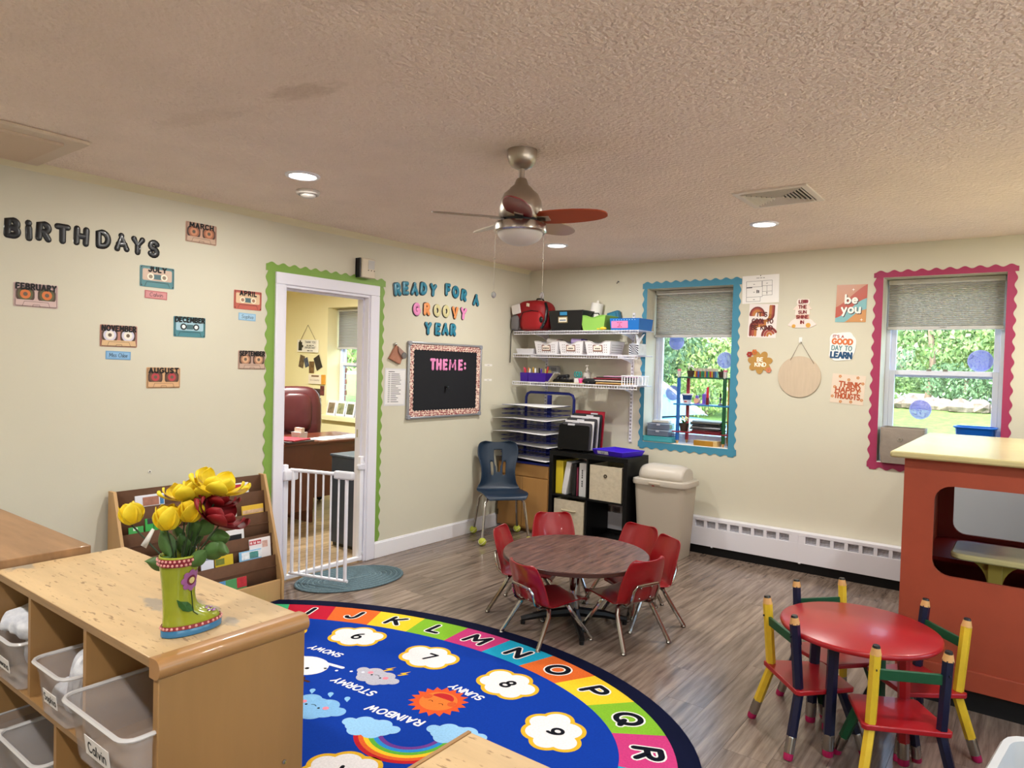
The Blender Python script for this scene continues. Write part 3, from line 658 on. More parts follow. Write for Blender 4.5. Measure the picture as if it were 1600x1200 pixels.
# taped schedule
o = frame_thing('schedule_sheet', 'laminated schedule sheet taped left of the board', 'paper', -1.769, 1.312, 'L', -1)
G().box((-.112, -.146, 0), (.112, .146, .001)).o('plastic_sleeve', mat('#d8d8dc', .12, coat=.5), o); G().box((-.1, -.134, .001), (.1, .134, .0015)).o('paper', mat('#e6e4e4', .5), o)
g = G(); rr = random.Random(5)
for k in range(15):
    y = .1-k*.0155; g.box((-.075, y, .0016), (-.055, y+.005, .0018)); g.box((-.045, y, .0016), (-.045+rr.uniform(.05, .11), y+.005, .0018))
g.box((-.075, .117, .0016), (-.01, .123, .0018)); g.o('printed_lines', mat('#55565e', .6), o, smooth=False)
# wooden wall clip
o = frame_thing('wooden_clip', 'tilted wooden paper clip with metal pin beside the board', 'clip', -1.765, 1.575, 'L', -14)
G().prism([(-.075, -.06), (.05, -.075), (.062, .02), (-.03, .06)], 0, .02).o('wood_block', mat('#a9735c', .5, noise=.15, nsc=20), o, bev=.003)
G().prism([(-.02, .055), (.085, .02), (.06, -.03), (.0, .01)], .02, .03).o('upper_jaw', mat('#9a7b70', .5), o, bev=.003); G().disc((.058, -.0), .026, .03, .036, 16).o('felt_disc', mat('#6d6a68', .8), o); G().sph((-.035, .068, .012), .012).o('pin', mat('#d8d8d8', .2, 1), o)
for z, nm in ((1.505, 'upper'), (1.37, 'lower')):
    o = frame_thing('shelf_label', 'tiny white strip label on left wall near corner, %s one' % nm, 'label', -.615, z, 'L', group='tiny wall labels')
    G().box((-.055, -.01, 0), (.055, .01, .001)).o('strip', mat('#e8e6de', .4), o); print_text(o, [('~~~~', .008, 0, 0, dict(fit=.08))], '#777777', .0014, .0014)
o = frame_thing('wall_anchor', 'tiny white screw anchor in left wall above book rack', 'screw', -3.65, .845, 'L'); G().disc((0, 0), .01, 0, .002, 14).o('anchor', mat('#e2ded2', .5), o); G().disc((0, 0), .004, .002, .004, 10).o('screw_head', mat('#77736a', .4, .8), o)
# ================================================================ things on the back wall
o = frame_thing('wall_hook', 'small metal hook screwed into wall left of blue border', 'hook', .98, 2.285, 'B'); G().disc((0, 0), .008, 0, .004, 12).o('plate', mat('#999999', .3, 1), o); G().tube([(0, 0, .004), (0, -.002, .018), (0, -.016, .022), (0, -.02, .03), (0, -.012, .034)], .0022, 6).o('hook_wire', mat('#888888', .3, 1), o)
o = frame_thing('floor_plan', 'white printed evacuation floor plan taped beside blue border', 'paper', 2.243, 2.162, 'B', 1)
G().box((-.143, -.11, 0), (.143, .11, .001)).o('paper', mat('#eceae6', .4), o)
g = G(); rc = lambda a, b, c, d: [(a, b), (c, b), (c, d), (a, d), (a, b)]
ribbon(g, [rc(-.11, -.095, 0, -.06), rc(-.11, -.06, .015, .02), rc(-.11, .02, .01, .065), rc(.015, .025, .09, .065), rc(.015, -.05, .09, .025), [(-.11, .02), (.015, .02)], [(.05, -.05), (.05, .025)], [(.015, -.02), (.09, -.02)]], .0022, .0013, caps=4); g.o('plan_lines', mat('#3c3c44', .6), o, smooth=False)
print_text(o, [('~~', .008, -.05, .042, {}), ('~~', .008, -.05, -.02, {}), ('~~', .008, .05, .045, {}), ('~~', .009, -.05, -.078, {}), ('~~', .007, .05, -.03, {}), ('~~~ ~~ ~~', .009, 0, .09, {})], '#3c3c44', .0013, .0014)
G().box((-.11, .012, .0014), (-.065, .018, .0017)).box((-.03, -.03, .0014), (-.022, -.005, .0017)).box((-.018, -.03, .0014), (-.01, -.008, .0017)).o('plan_marks', mat('#202024', .6), o); G().sph((0, .106, .003), .004).o('push_pin', BLK, o)
# it's cool to be kind
o = frame_thing('motto_poster', "retro striped poster reading It's cool to be kind", 'poster', 2.268, 1.912, 'B', -2)
G().box((-.11, -.132, 0), (.11, .132, .001)).o('paper', mat('#e8e0dc', .3, coat=.4), o)
def band(o, pts, w, col, z): ribbon(G(), [pts], w, z, caps=10).o('colour_band', mat(col, .35, coat=.3), o, smooth=False)
for col, d, z in (('#7d2f2c', 0, .0012), ('#a8503f', .02, .0016), ('#bb7a3e', .04, .002)):
    band(o, arc(-.045, .045, .05-d*.6, .055-d*.6, 0, 180, 12)[::-1]+[], .022, col, z+.0001)
    band(o, [(-.09+d, -.115), (-.09+d, -.05)]+arc(-.03, -.05, .06-d, .05-d, 180, 90, 6)+[(.02, -d)]+arc(.02, .05, .06-d*.6, .05, -90, 0, 6)+[(.08-d*.6, .115)], .02, col, z)
    band(o, arc(.06, -.115, .055-d, .06-d, 30, 180, 10), .018, col, z)
print_text(o, [("IT'S", .032, -.005, .05, {}), ('COOL TO', .032, 0, -.002, dict(fit=.16)), ('BE KIND', .032, 0, -.054, dict(fit=.16))], '#561f1c', .0032, .008)
# flower sign
o = frame_thing('flower_sign', 'mustard flower-shaped sign reading Be kind', 'sign', 2.26, 1.585, 'B', 0)
G().disc((0, 0), .045, .0, .0056).o('flower_centre', mat('#b8863a', .4), o)
for k in range(7):
    a = 2*PI*k/7+.2; G(Matrix.Translation((.06*math.cos(a), .055*math.sin(a), 0)) @ Matrix.Rotation(a, 4, 'Z')).disc((0, 0), .038, .0, .0031+.0003*k, 18, .028).o('petal', mat('#b58a45', .4, coat=.3), o)
for cx, cy, c1 in ((-.045, .08, '#c06a30'), (-.085, .062, '#9c2a24'), (.07, -.06, '#c97a5a')):
    for k in range(6):
        a = 2*PI*k/6; G().disc((cx+.014*math.cos(a), cy+.014*math.sin(a)), .009, .003, .0055+.0002*k, 8).o('small_petal', mat(c1, .4), o)
print_text(o, [('BE', .028, 0, .022, {}), ('KIND', .028, .005, -.018, {})], '#f3ead6', .0068, .008)
# sunshine sign
o = frame_thing('sunshine_sign', 'stacked lamp-shaped sign reading Let the sun shine in', 'sign', 2.566, 1.962, 'B', 0)
for pts, col in (([(-.04, .07), (.045, .07), (.052, .088), (.045, .108), (-.035, .112), (-.045, .09)], '#eadfd6'), ([(-.07, .03), (.07, .03), (.05, .055), (.035, .072), (-.03, .072), (-.055, .05)], '#e6d3c6'), ([(-.055, -.01), (.055, -.01), (.05, .032), (-.05, .032)], '#e8dcd0'), ([(-.045, -.045), (.05, -.045), (.045, -.008), (-.045, -.008)], '#d9a28c'), ([(-.105, -.088), (-.06, -.108), (.06, -.108), (.105, -.085), (.07, -.05), (.04, -.035), (-.05, -.035), (-.08, -.055)], '#ead6cf')):
    G().prism(pts[::1], 0, .004).o('layer', mat(col, .5), o)
G().disc((.045, -.09), .018, .004, .005, 14).disc((-.06, -.095), .014, .004, .005, 14).o('smiley_spot', mat('#cf9a3c', .5), o); G().prism(rrect(.0, .078, .04, .104, .01), .004, .0045).o('red_patch', mat('#8f2c3c', .5), o)
print_text(o, [('LET', .022, 0, .09, {}), ('THE', .022, 0, .05, {}), ('SUN', .022, 0, .01, {}), ('SHINE', .022, 0, -.026, {}), ('IN', .022, 0, -.066, {})], '#7a1f22', .006, .0066)
# round plaque
o = frame_thing('round_plaque', 'blank round wooden plaque hung on a cord from a hook', 'plaque', 2.56, 1.48, 'B', 0)
G().disc((0, 0), .157, 0, .008, 56).o('wood_disc', mat('#c6b49c', .6, noise=.06, nsc=6, stretch=(8, 1, 1)), o, bev=.001)
G().tube([(-.068, .125, .009), (0, .27, .006), (.105, .1, .009)], .0018, 6).o('cord', mat('#5a4a3c', .7), o); G().prism(rrect(-.012, .262, .012, .302, .005), 0, .003).o('hook_plate', mat('#e8e6e2', .4), o); G().tube([(0, .282, .003), (0, .262, .008), (0, .258, .014), (0, .268, .016)], .003, 6).o('hook', mat('#dcdad6', .4), o)
# be you
o = frame_thing('be_you_poster', 'wavy coloured poster reading be you', 'poster', 2.904, 2.028, 'B', -1)
G().box((-.103, -.137, 0), (.103, .137, .001)).o('paper', mat('#c08a6e', .35, coat=.3), o)
def wave(o, lo, hi, col, z):
    n = 14; X = [-.103+.206*i/n for i in range(n+1)]
    G().prism([(x, lo(x)) for x in X]+[(x, hi(x)) for x in X[::-1]], z, z+.0003).o('colour_wave', mat(col, .35, coat=.3), o, smooth=False)
cl = lambda f: (lambda x: max(-.137, min(.137, f(x))))
wave(o, cl(lambda x: -.035+.55*x+.02*math.sin(22*x)), cl(lambda x: .055+.62*x+.02*math.sin(18*x)), '#b4503f', .001)
wave(o, cl(lambda x: -.105+.6*x+.012*math.sin(30*x)), cl(lambda x: -.035+.55*x+.02*math.sin(22*x)), '#7db3b8', .0014)
wave(o, cl(lambda x: -.137), cl(lambda x: -.105+.6*x+.012*math.sin(30*x)), '#c99058', .0018)
print_text(o, [('be', .06, .004, .028, {}), ('you', .06, .004, -.042, {})], '#3a2a28', .0026, .017, 'letter_shadow'); print_text(o, [('be', .06, 0, .032, {}), ('you', .06, 0, -.038, {})], '#f3efe8', .0032, .0135)
for x, y in ((.01, .1), (-.055, -.085), (.075, -.12), (.06, -.05)):
    G().prism([(x+(.012 if k % 2 == 0 else .003)*math.cos(PI*k/4), y+(.012 if k % 2 == 0 else .003)*math.sin(PI*k/4)) for k in range(8)], .0022, .0026).o('star', mat('#f3efe8', .5), o)
# good day to learn
o = frame_thing('learn_sign', "white cloud-shaped sign reading It's a good day to learn", 'sign', 2.853, 1.712, 'B', -3)
G().prism([(.088*(1+.06*math.sin(5*t+1))*abs(math.cos(t))**.55*math.copysign(1, math.cos(t)), .104*(1+.05*math.sin(6*t))*abs(math.sin(t))**.55*math.copysign(1, math.sin(t))) for t in [2*PI*k/48 for k in range(48)]], 0, .004).o('cloud_board', mat('#ecebea', .35), o)
print_text(o, [("IT'S A", .018, -.03, .073, {})], '#a34a3c', .0048, .005); print_text(o, [('GOOD', .036, 0, .036, dict(fit=.135))], '#d0703c', .0048, .012); print_text(o, [('DAY TO', .032, 0, -.012, dict(fit=.135))], '#5e8a90', .0048, .007); print_text(o, [('LEARN', .04, 0, -.064, dict(fit=.14))], '#174a72', .0048, .013)
# think happy thoughts
o = frame_thing('happy_poster', 'cream flowered poster with rust letters, lowest beside pink border', 'poster', 2.903, 1.398, 'B', -4)
G().box((-.113, -.108, 0), (.113, .108, .001)).o('paper', mat('#ddcdbb', .4), o)
print_text(o, [('THINK', .036, .01, .035, {}), ('HAPPY', .036, .0, -.008, {}), ('THOUGTS', .036, 0, -.052, dict(fit=.17))], '#b0542f', .0018, .0095)
for x, y in ((-.06, .09), (.06, .09), (.096, .05), (-.09, .01), (.08, -.005), (-.1, -.06), (-.04, -.095), (.03, -.09), (.1, -.07), (.0, .07)):
    g = G()
    for k in range(5): g.disc((x+.007*math.cos(2*PI*k/5), y+.007*math.sin(2*PI*k/5)), .0048, .0012, .0016+.00002*k, 7)
    g.o('printed_flower', mat('#c4824a', .5), o, smooth=False)
# ================================================================ office seen through the doorway
WOODR = mat('#5d2a17', .35, noise=.25, nsc=3, stretch=(1, 1, .15), coat=.3)
CHROME = mat('#b9b7b2', .16, 1); STEEL = mat('#c9c9cc', .3, .9); WPLAST = mat('#e6e6ee', .3)
t = thing('office_desk', 'dark cherry office desk with side return seen through doorway', 'desk', (-1.7, -1.9, 0))
G().box((-.4, -.75, .73), (.42, .41, .76)).o('desk_top', WOODR, t, bev=.006); G().box((.35, -.7, .12), (.375, .39, .73)).o('front_panel', WOODR, t); G().box((-.35, .36, 0), (.37, .39, .73)).o('side_panel', WOODR, t)
G().box((-.4, .42, .715), (.32, 1.25, .74)).o('return_top', WOODR, t, bev=.006); G().box((.24, .42, .2), (.26, 1.2, .715)).o('return_panel', WOODR, t); G().box((-.36, 1.2, 0), (.26, 1.23, .715)).o('return_side', WOODR, t)
t = thing('filing_cabinet', 'slate blue low cabinet just inside the office doorway', 'cabinet', (-.4, -1.62, 0))
G().box((-.16, -.3, .03), (.2, .32, .73)).o('body', mat('#3a4356', .45, noise=.08, nsc=4), t, bev=.005); G().box((-.17, -.31, .73), (.21, .33, .75)).o('top', mat('#4c586c', .4), t, bev=.004); G().box((-.15, -.28, 0), (.19, .3, .03)).o('plinth', BLK, t)
t = thing('executive_chair', 'burgundy leather executive chair behind the desk', 'chair', (-2.42, -.93, 0), R(-38))
LEA = mat('#4a1d20', .35, noise=.12, nsc=9, coat=.2)
def soft(g, c, rx, ry, rz, e=.5, n=20, m=14):
    def fn(u, v):
        a = -PI+2*PI*u; b = -PI/2+PI*v; p = lambda x: math.copysign(abs(x)**e, x)
        return (c[0]+rx*p(math.cos(b))*p(math.cos(a)), c[1]+ry*p(math.cos(b))*p(math.sin(a)), c[2]+rz*p(math.sin(b)))
    return g.grid(fn, n, m)
soft(G(), (-.1, 0, .86), .09, .27, .36, .55).o('backrest', LEA, t, weld=.0001); soft(G(), (-.03, .0, .93), .05, .17, .22, .6).o('back_cushion', LEA, t, weld=.0001); soft(G(), (.12, 0, .48), .27, .27, .07, .5).o('seat', LEA, t, weld=.0001)
for s in (-1, 1): G().tube([(-.1, s*.28, .62), (.2, s*.3, .66), (.25, s*.3, .6), (.2, s*.28, .46)], .028, 8).o('armrest', LEA, t)
G().cyl((.08, 0, .08), (.08, 0, .42), .03).o('gas_lift', BLK, t)
for k in range(5):
    a = 2*PI*k/5; lg = G().tube([(.08, 0, .09), (.08+.28*math.cos(a), .28*math.sin(a), .065)], .022, 8).o('base_leg', BLK, t); G().sph((.08+.28*math.cos(a), .28*math.sin(a), .03), .03).o('caster', BLK, lg)
def stack_sheet(name, label, cat, loc, size, col, rz=0, grp=None, rough=.6):
    o = G().bx((0, 0, size[2]/2), size).o(name, mat(col, rough), loc=loc, rot=(0, 0, rz), bev=min(.003, size[2]*.3)); return tag(o, label, cat, grp)
t = thing('paper_tray', 'white wire letter tray of papers on desk corner', 'tray', (-1.52, -1.98, .76)); G().box((-.1, -.12, .005), (.12, .12, .09)).o('papers', mat('#e6e2d6', .7), t, bev=.01); g = G()
for z in (.004, .06, .11): g.tube([(-.12, -.15, z), (.14, -.15, z), (.14, .13, z), (-.12, .13, z)], .004, 4, closed=True)
for k in range(6): g.tube([(-.12+k*.052, -.15, .004), (-.12+k*.052, -.15, .11)], .003, 4); g.tube([(.14, -.15+k*.056, .004), (.14, -.15+k*.056, .11)], .003, 4)
g.o('wire_frame', WPLAST, t)
stack_sheet('folder', 'red folder lying on office desk beside wire tray', 'folder', (-1.42, -1.72, .775), (.3, .24, .012), '#a8243a', .3); stack_sheet('folder', 'dark folder beneath the red one on office desk', 'folder', (-1.43, -1.71, .76), (.33, .3, .014), '#51484a', .1)
t = thing('desk_organizer', 'clear desk organizer with cards on office desk', 'organizer', (-1.5, -1.55, .76)); G().frustum((0, 0, 0), (.12, .08), (.13, .09), .07).o('box', hazemat('#e8e8ee', .4, 'clear organiser'), t); G().box((-.05, -.02, .01), (.05, .02, .11)).o('cards', mat('#d9d2c4', .7), t)
for i, (y, rz, c, l) in enumerate([(-1.2, .2, '#e4e4ec', 'white paper sheet on desk return, nearest the doorway'), (-1.03, -.15, '#d4d6e6', 'bluish paper sheet on desk return, farther back'), (-.85, .4, '#eeeeee', 'white paper sheet lying crooked at the end of desk return')]): stack_sheet('paper_sheet', l, 'paper', (-1.58, y, .7405+.0012*i), (.22, .3, .001), c, rz, 'papers on the office desk')
t = frame_thing('thank_you_sign', 'white hanging sign with black puzzle piece reading Thank you', 'sign', -3.465, 1.69, 'B', -1); G().box((-.21, -.08, .005), (.21, .08, .02)).o('board', mat('#ebe8de', .5), t); G().tube([(-.15, .08, .012), (-.02, .27, .004), (.15, .08, .012)], .003, 5).o('cord', mat('#7a6a52', .7), t)
G().box((-.18, -.06, .02), (-.11, .05, .022)).box((-.16, .045, .02), (-.135, .07, .022)).box((-.11, -.02, .02), (-.085, .01, .022)).o('puzzle_piece', BLK, t)
print_text(t, [('THANK YOU', .026, .06, .05, dict(fit=.24)), ('~~ ~~~ ~~', .02, .06, .012, dict(fit=.2)), ('IMPORTANT', .026, .06, -.02, dict(fit=.24)), ('~~~ ~~~', .02, .06, -.055, dict(fit=.2))], '#2a2a2a', .0225, .004)
for i, (x, z, w, h, tl, c, l) in enumerate([(-3.6, 1.49, .1, .16, -14, '#6b5640', 'leftmost'), (-3.5, 1.48, .08, .12, 20, '#46506a', 'second'), (-3.39, 1.42, .1, .15, 0, '#7a5a34', 'third'), (-3.26, 1.48, .12, .17, 25, '#2a2426', 'rightmost'), ]):
    t = frame_thing('clipped_photo', '%s of the four photo prints clipped below the thank-you sign' % l, 'photo', x, z, 'B', tl, 'photos under the sign', d=.002+.002*i); G().box((-w/2, -h/2, 0), (w/2, h/2, .001)).o('print', mat(c, .3, noise=.7, nsc=18), t)
t = frame_thing('wall_plaque', 'small cream plaque with orange edge in the office', 'plaque', -3.27, 1.27, 'B'); G().box((-.16, -.06, 0), (.1, .06, .02)).o('board', mat('#e6dccb', .5), t); G().box((.1, -.06, 0), (.16, .06, .022)).o('orange_edge', mat('#d99a34', .5), t); G().box((-.1, .03, .02), (.05, .05, .021)).o('flower_print', mat('#8a6a4a', .6, noise=.6, nsc=60), t); print_text(t, [('life is beautiful', .018, -.03, -.01, dict(fit=.2))], '#9a8a7a', .0215, .003)
for i, (x, z, w, h, c, l) in enumerate([(-3.28, 1.1, .14, .1, '#3a2230', 'dark photo print beside the window reveal, left one'), (-3.17, 1.13, .08, .12, '#6a2a30', 'reddish photo print touching the window reveal'), (-3.24, .96, .1, .16, '#8a3a48', 'pink portrait print below the dark photos')]):
    t = frame_thing('wall_photo', l, 'photo', x, z, 'B', 0, 'office wall photos', d=.001+.002*i); G().box((-w/2, -h/2, 0), (w/2, h/2, .001)).o('print', mat(c, .3, noise=.7, nsc=14), t)
for i, x in enumerate((-3.0, -2.82, -2.64, -2.46)):
    t = thing('photo_frame', 'white photo frame standing on office window sill, %s of four' % ('leftmost', 'second', 'third', 'rightmost')[i], 'frame', (x, -.005, OW[2]), (R(-12), 0, 0), 'sill photo frames'); G().box((-.08, -.006, 0), (.08, .006, .19)).o('frame', WPLAST, t, bev=.002); G().box((-.058, -.008, .03), (.058, -.0055, .16)).o('photo', mat(('#8a7a64', '#9aa07a', '#6a6e54', '#50413c')[i], .4, noise=.7, nsc=16), t)
# ================================================================ safety gate, mat
t = thing('safety_gate', 'white pressure-mounted baby gate standing open in the doorway', 'gate', (-.02, -2.415, 0))
for y in (-.325, .335): G().bx((0, y, .4), (.035, .035, .79)).o('post', WPLAST, t, bev=.006)
G().box((-.015, -.34, .012), (.02, .35, .04)).o('threshold_bar', WPLAST, t, bev=.004); G().box((-.02, .315, .69), (.025, .37, .74)).box((.0, .29, .695), (.03, .32, .735)).o('latch_catch', mat('#d2d2dc', .35), t, bev=.008)
for y in (-.35, .352): 
    for z in (.06, .74): G().cyl((0, y-.012, z), (0, y+.012, z), .02, n=14).o('pressure_pad', mat('#cfcfd6', .5), t)
G().box((-.03, -.36, .69), (.05, -.25, .76)).o('hinge_block', mat('#dcdce4', .35), t, bev=.01)
hg = Vector((.03, -.30, 0)); dr = Vector((.44, .135, 0)).normalized(); L = .46
leaf = G().tube([tuple(hg+Vector((0, 0, .76))), tuple(hg+dr*L+Vector((0, 0, .76)))], .012, 8).o('gate_door_rail', WPLAST, t); G().tube([tuple(hg+Vector((0, 0, .06))), tuple(hg+dr*L+Vector((0, 0, .06)))], .011, 8).o('bottom_rail', WPLAST, leaf)
for k in range(8):
    p = hg+dr*(.02+k*(L-.04)/7); r_ = .012 if k in (0, 7) else .0065
    G().cyl((p.x, p.y, .06), (p.x, p.y, .76), r_, n=8).o('bar', WPLAST, leaf)
p = hg+dr*(L-.04); G(Matrix.Translation((p.x, p.y, .755)) @ Matrix.Rotation(math.atan2(dr.y, dr.x), 4, 'Z')).bx((0, 0, 0), (.15, .035, .055)).o('latch_handle', mat('#d8d8e0', .35), leaf, bev=.012)
t = thing('braided_mat', 'oval blue-grey braided door mat in front of the gate', 'mat', (.275, -2.405, 0), R(-14))
for k in range(13):
    f = 1-k*.075; n = 48; a, b = .4*f-.0, .25*f+(.0 if k < 12 else 0)
    a = .378-k*.0185; b = .25-k*.0185
    G().tube([(b*math.cos(2*PI*i/n), a*math.sin(2*PI*i/n), .007) for i in range(n)], .0105, 6, closed=True, flat=.65).o('braid', mat('#50666f' if k % 2 else '#5f767f', .95, noise=.35, nsc=90), t)
G().disc((0, 0), .02, .001, .008, 16, .18).o('braid_centre', mat('#586e77', .95, noise=.3, nsc=90), t)
# ================================================================ sloping book display
MAPLE = mat('#c19a68', .45, noise=.16, nsc=3, stretch=(1, 1, .12), coat=.15, detail=6); HARDB = mat('#5b3c26', .75, noise=.12, nsc=30)
t = thing('book_display', 'tiered wooden book display rack with brown panels by wall', 'bookshelf', (.02, -3.415, 0))
W = .455; prof = [(0, 0), (0, .765), (.06, .765), (.275, .14), (.275, 0)]
for s in (-1, 1):
    G(Matrix.Translation((0, s*W, 0)) @ Matrix.Rotation(R(90), 4, 'X')).prism(prof, -.009, .009).o('side_panel', MAPLE, t, bev=.002)
TIER = [(.035, .76, .58), (.075, .665, .5), (.12, .535, .37), (.165, .405, .24), (.21, .275, .1)]
for x, zt, zb in TIER: G().add([(x-.012, -W+.01, zt), (x-.012, W-.01, zt), (x+.012, W-.01, zb), (x+.012, -W+.01, zb)], [(0, 1, 2, 3)]).o('tier_panel', HARDB, t, solid=.006)
G().box((.245, -W+.01, 0), (.265, W-.01, .13)).o('front_board', MAPLE, t, bev=.002)
for (x, zt, zb), (x2, _, _) in zip(TIER, TIER[1:]+[(.25, 0, 0)]): G().box((x-.005, -W+.01, zt-.2 if zt > .3 else .04), (x2+.005, W-.01, zt-.194 if zt > .3 else .046)).o('pocket_floor', HARDB, t)
def book(tier, y0, y1, up, cover, label, extra=None):
    nx = (TIER+[(.255, .13, 0)])[tier+1]; bx_ = TIER[tier][0]+.016; ztop = nx[1]+up; zb = max(nx[1]-.1, .05)
    if tier < 4: zb = TIER[tier][1]-.193 if TIER[tier][1] > .3 else .047
    h = ztop-zb; o = thing('picture_book', label, 'book', (.02+bx_, (y0+y1)/2, zb), (0, R(-7.6), 0), 'books in the display rack')
    w = y1-y0; G().box((0, -w/2, 0), (.008, w/2, h)).o('cover', mat(cover, .35), o, bev=.002)
    for (a, b, c, d, col) in (extra or []): G().box((.008, -w/2+a*w, h-d), (.0092, -w/2+b*w, h-c)).o('cover_print', mat(col, .4, noise=.25, nsc=40), o)
    return o
b = book(0, -3.756, -3.594, .06, '#d9dbe2', 'white board book with photo of hands, top tier', [(.25, .8, .012, .06, '#a5705c'), (.84, .97, .01, .06, '#3f7fb4')])
b = book(0, -3.207, -3.063, .06, '#e2e2e4', 'white book with red banner, top tier right', [(.2, .65, .008, .03, '#b8283a')])
book(1, -3.81, -3.73, .03, '#3f9a4c', 'green paperback leaning at left of second tier', [(.3, .6, .004, .02, '#d8e6d0')]); book(1, -3.72, -3.6, .065, '#38a048', 'bright green book behind a dark cover, second tier', [(.1, .9, .0, .03, '#3a2f34')])
book(1, -3.3, -3.17, .06, '#dcd8cc', 'off-white book behind the flowers, second tier', [(.5, .9, .012, .05, '#e6e2d8')]); book(1, -3.135, -2.985, .05, '#d9b13c', 'yellow book at right of second tier', [(.02, .98, .028, .05, '#c9a88a')])
book(2, -3.323, -3.146, .055, '#dddcdc', 'white book with black animal shapes, third tier', [(.3, .9, .03, .06, '#17181a')]); book(2, -3.56, -3.45, .05, '#cfd4da', 'pale book behind the flower stems, third tier')
book(3, -3.444, -3.366, .075, '#d8dce6', 'pale booklet beside the boot vase, fourth tier', [(.2, .8, .02, .028, '#7a86a0')]); book(3, -3.358, -3.243, .055, '#cdb22e', 'yellow farm animal book, fourth tier', [(.02, .5, .015, .05, '#6e7a34')])
b = book(3, -3.132, -2.985, .115, '#e2dede', 'white book with red Highlights banner, fourth tier', [(.0, .55, .01, .035, '#c22a38'), (.6, .85, .02, .06, '#cfa89c')])
print_text(b, [], '#ffffff', .0)if False else None
g = G(Matrix(((0, 0, 1, .0096), (1, 0, 0, -.033), (0, 1, 0, .2), (0, 0, 0, 1))))
hb = b.children[0].bound_box; hz = max(p[2] for p in hb); g.M = Matrix(((0, 0, 1, .0096), (1, 0, 0, -.033), (0, 1, 0, hz-.0225), (0, 0, 0, 1))); ribbon(g, strokes('Highlights', .014, fit=.07), .003, 0); g.o('lettering', mat('#f4eeee', .5), b, smooth=False)
bb = book(3, -3.21, -3.06, .055, '#7fb4d8', 'light blue book in front of the Highlights book, fourth tier', [(.1, 1, .006, .05, '#e2e8ea'), (.45, .85, .01, .05, '#4aa39c')])
bb.location.x += .012
book(4, -3.36, -3.178, .06, '#4f8f5a', 'blue green and red book in the bottom tier', [(0, .25, 0, .05, '#5c96c8'), (.65, 1, 0, .06, '#b8303a')])
# ================================================================ corner shelving on the back wall
SHELF_Z = (1.829, 1.617, 1.358); SX0, SX1 = .05, 1.345
t_std = []
for i, x in enumerate((.235, 1.15)):
    t = thing('shelf_standard', 'white slotted wall rail holding the wire shelves, %s one' % ('left', 'right')[i], 'rail', (x, 0, .86), group='slotted shelf rails')
    G().box((-.012, -.014, 0), (.012, 0, 1.14)).o('rail', WPLAST, t); g = G()
    for k in range(35): g.box((-.007, -.0146, .02+k*.032), (-.002, -.0139, .036+k*.032)).box((.002, -.0146, .02+k*.032), (.007, -.0139, .036+k*.032))
    g.o('slots', mat('#55524c', .6), t, smooth=False)
for k, z in enumerate(SHELF_Z):
    t = thing('wire_shelf', 'white ventilated wire wall shelf, %s of the three' % ('top', 'middle', 'lowest')[k], 'shelf', (0, 0, z), group='wire wall shelves')
    G().tube([(SX0, -.3, 0), (SX1, -.3, 0)], .0036, 6).tube([(SX0, -.3, -.026), (SX1, -.3, -.026)], .0036, 6).o('front_rail', WPLAST, t); G().tube([(SX0, -.02, 0), (SX1, -.02, 0)], .003, 6).tube([(SX0, -.16, -.004), (SX1, -.16, -.004)], .003, 6).o('back_rail', WPLAST, t)
    g = G(); n = int((SX1-SX0)/.0254)
    for i in range(n+1):
        x = SX0+(SX1-SX0)*i/n; g.tube([(x, -.02, .003), (x, -.304, .003), (x, -.304, -.026)], .0019, 4)
    d = g.o('wire_deck', WPLAST, t); d['kind'] = 'stuff'
    for x in (.235, 1.15):
        G(Matrix.Translation((x, 0, 0)) @ Matrix.Rotation(R(90), 4, 'Z') @ Matrix.Rotation(R(90), 4, 'X')).prism([(-.014, -.006), (-.28, -.008), (-.28, -.018), (-.1, -.045), (-.014, -.075)], -.004, .004).o('bracket', WPLAST, t)
def openbin(name, label, cat, loc, bot, top, h, m, grp=None, rz=0, dip=0, rim=.006, th=.004, solid=True, rimm=None):
    """tapered open bin; front is -y, optional dip in the front rim"""
    t = thing(name, label, cat, loc, rz, grp); n = 12; g = G()
    bx0, by0, tx, ty = bot[0]/2, bot[1]/2, top[0]/2, top[1]/2
    dz = lambda u: -dip*max(0, math.sin(PI*min(1, max(0, (u-.2)/.6))))**1.5 if dip else 0
    F = [(-tx+2*tx*i/n, -ty, h+dz(i/n)) for i in range(n+1)]; FB = [(-bx0+2*bx0*i/n, -by0, 0) for i in range(n+1)]
    g.add(FB+F, [(i, i+1, n+2+i, n+1+i) for i in range(n)])
    g.add([(-bx0, by0, 0), (bx0, by0, 0), (tx, ty, h), (-tx, ty, h)], [(1, 0, 3, 2)]); g.add([(-bx0, -by0, 0), (-bx0, by0, 0), (-tx, ty, h), (-tx, -ty, h)], [(1, 0, 3, 2)]); g.add([(bx0, -by0, 0), (bx0, by0, 0), (tx, ty, h), (tx, -ty, h)], [(0, 1, 2, 3)]); g.add([(-bx0, -by0, 0), (bx0, -by0, 0), (bx0, by0, 0), (-bx0, by0, 0)], [(3, 2, 1, 0)])
    g.o('bin_body', m, t, solid=th, weld=.0005, smooth=False)
    if rim: G().tube(F+[(tx, ty, h), (-tx, ty, h)], rim, 6, closed=True, flat=.7).o('rim', rimm or m, t)
    return t
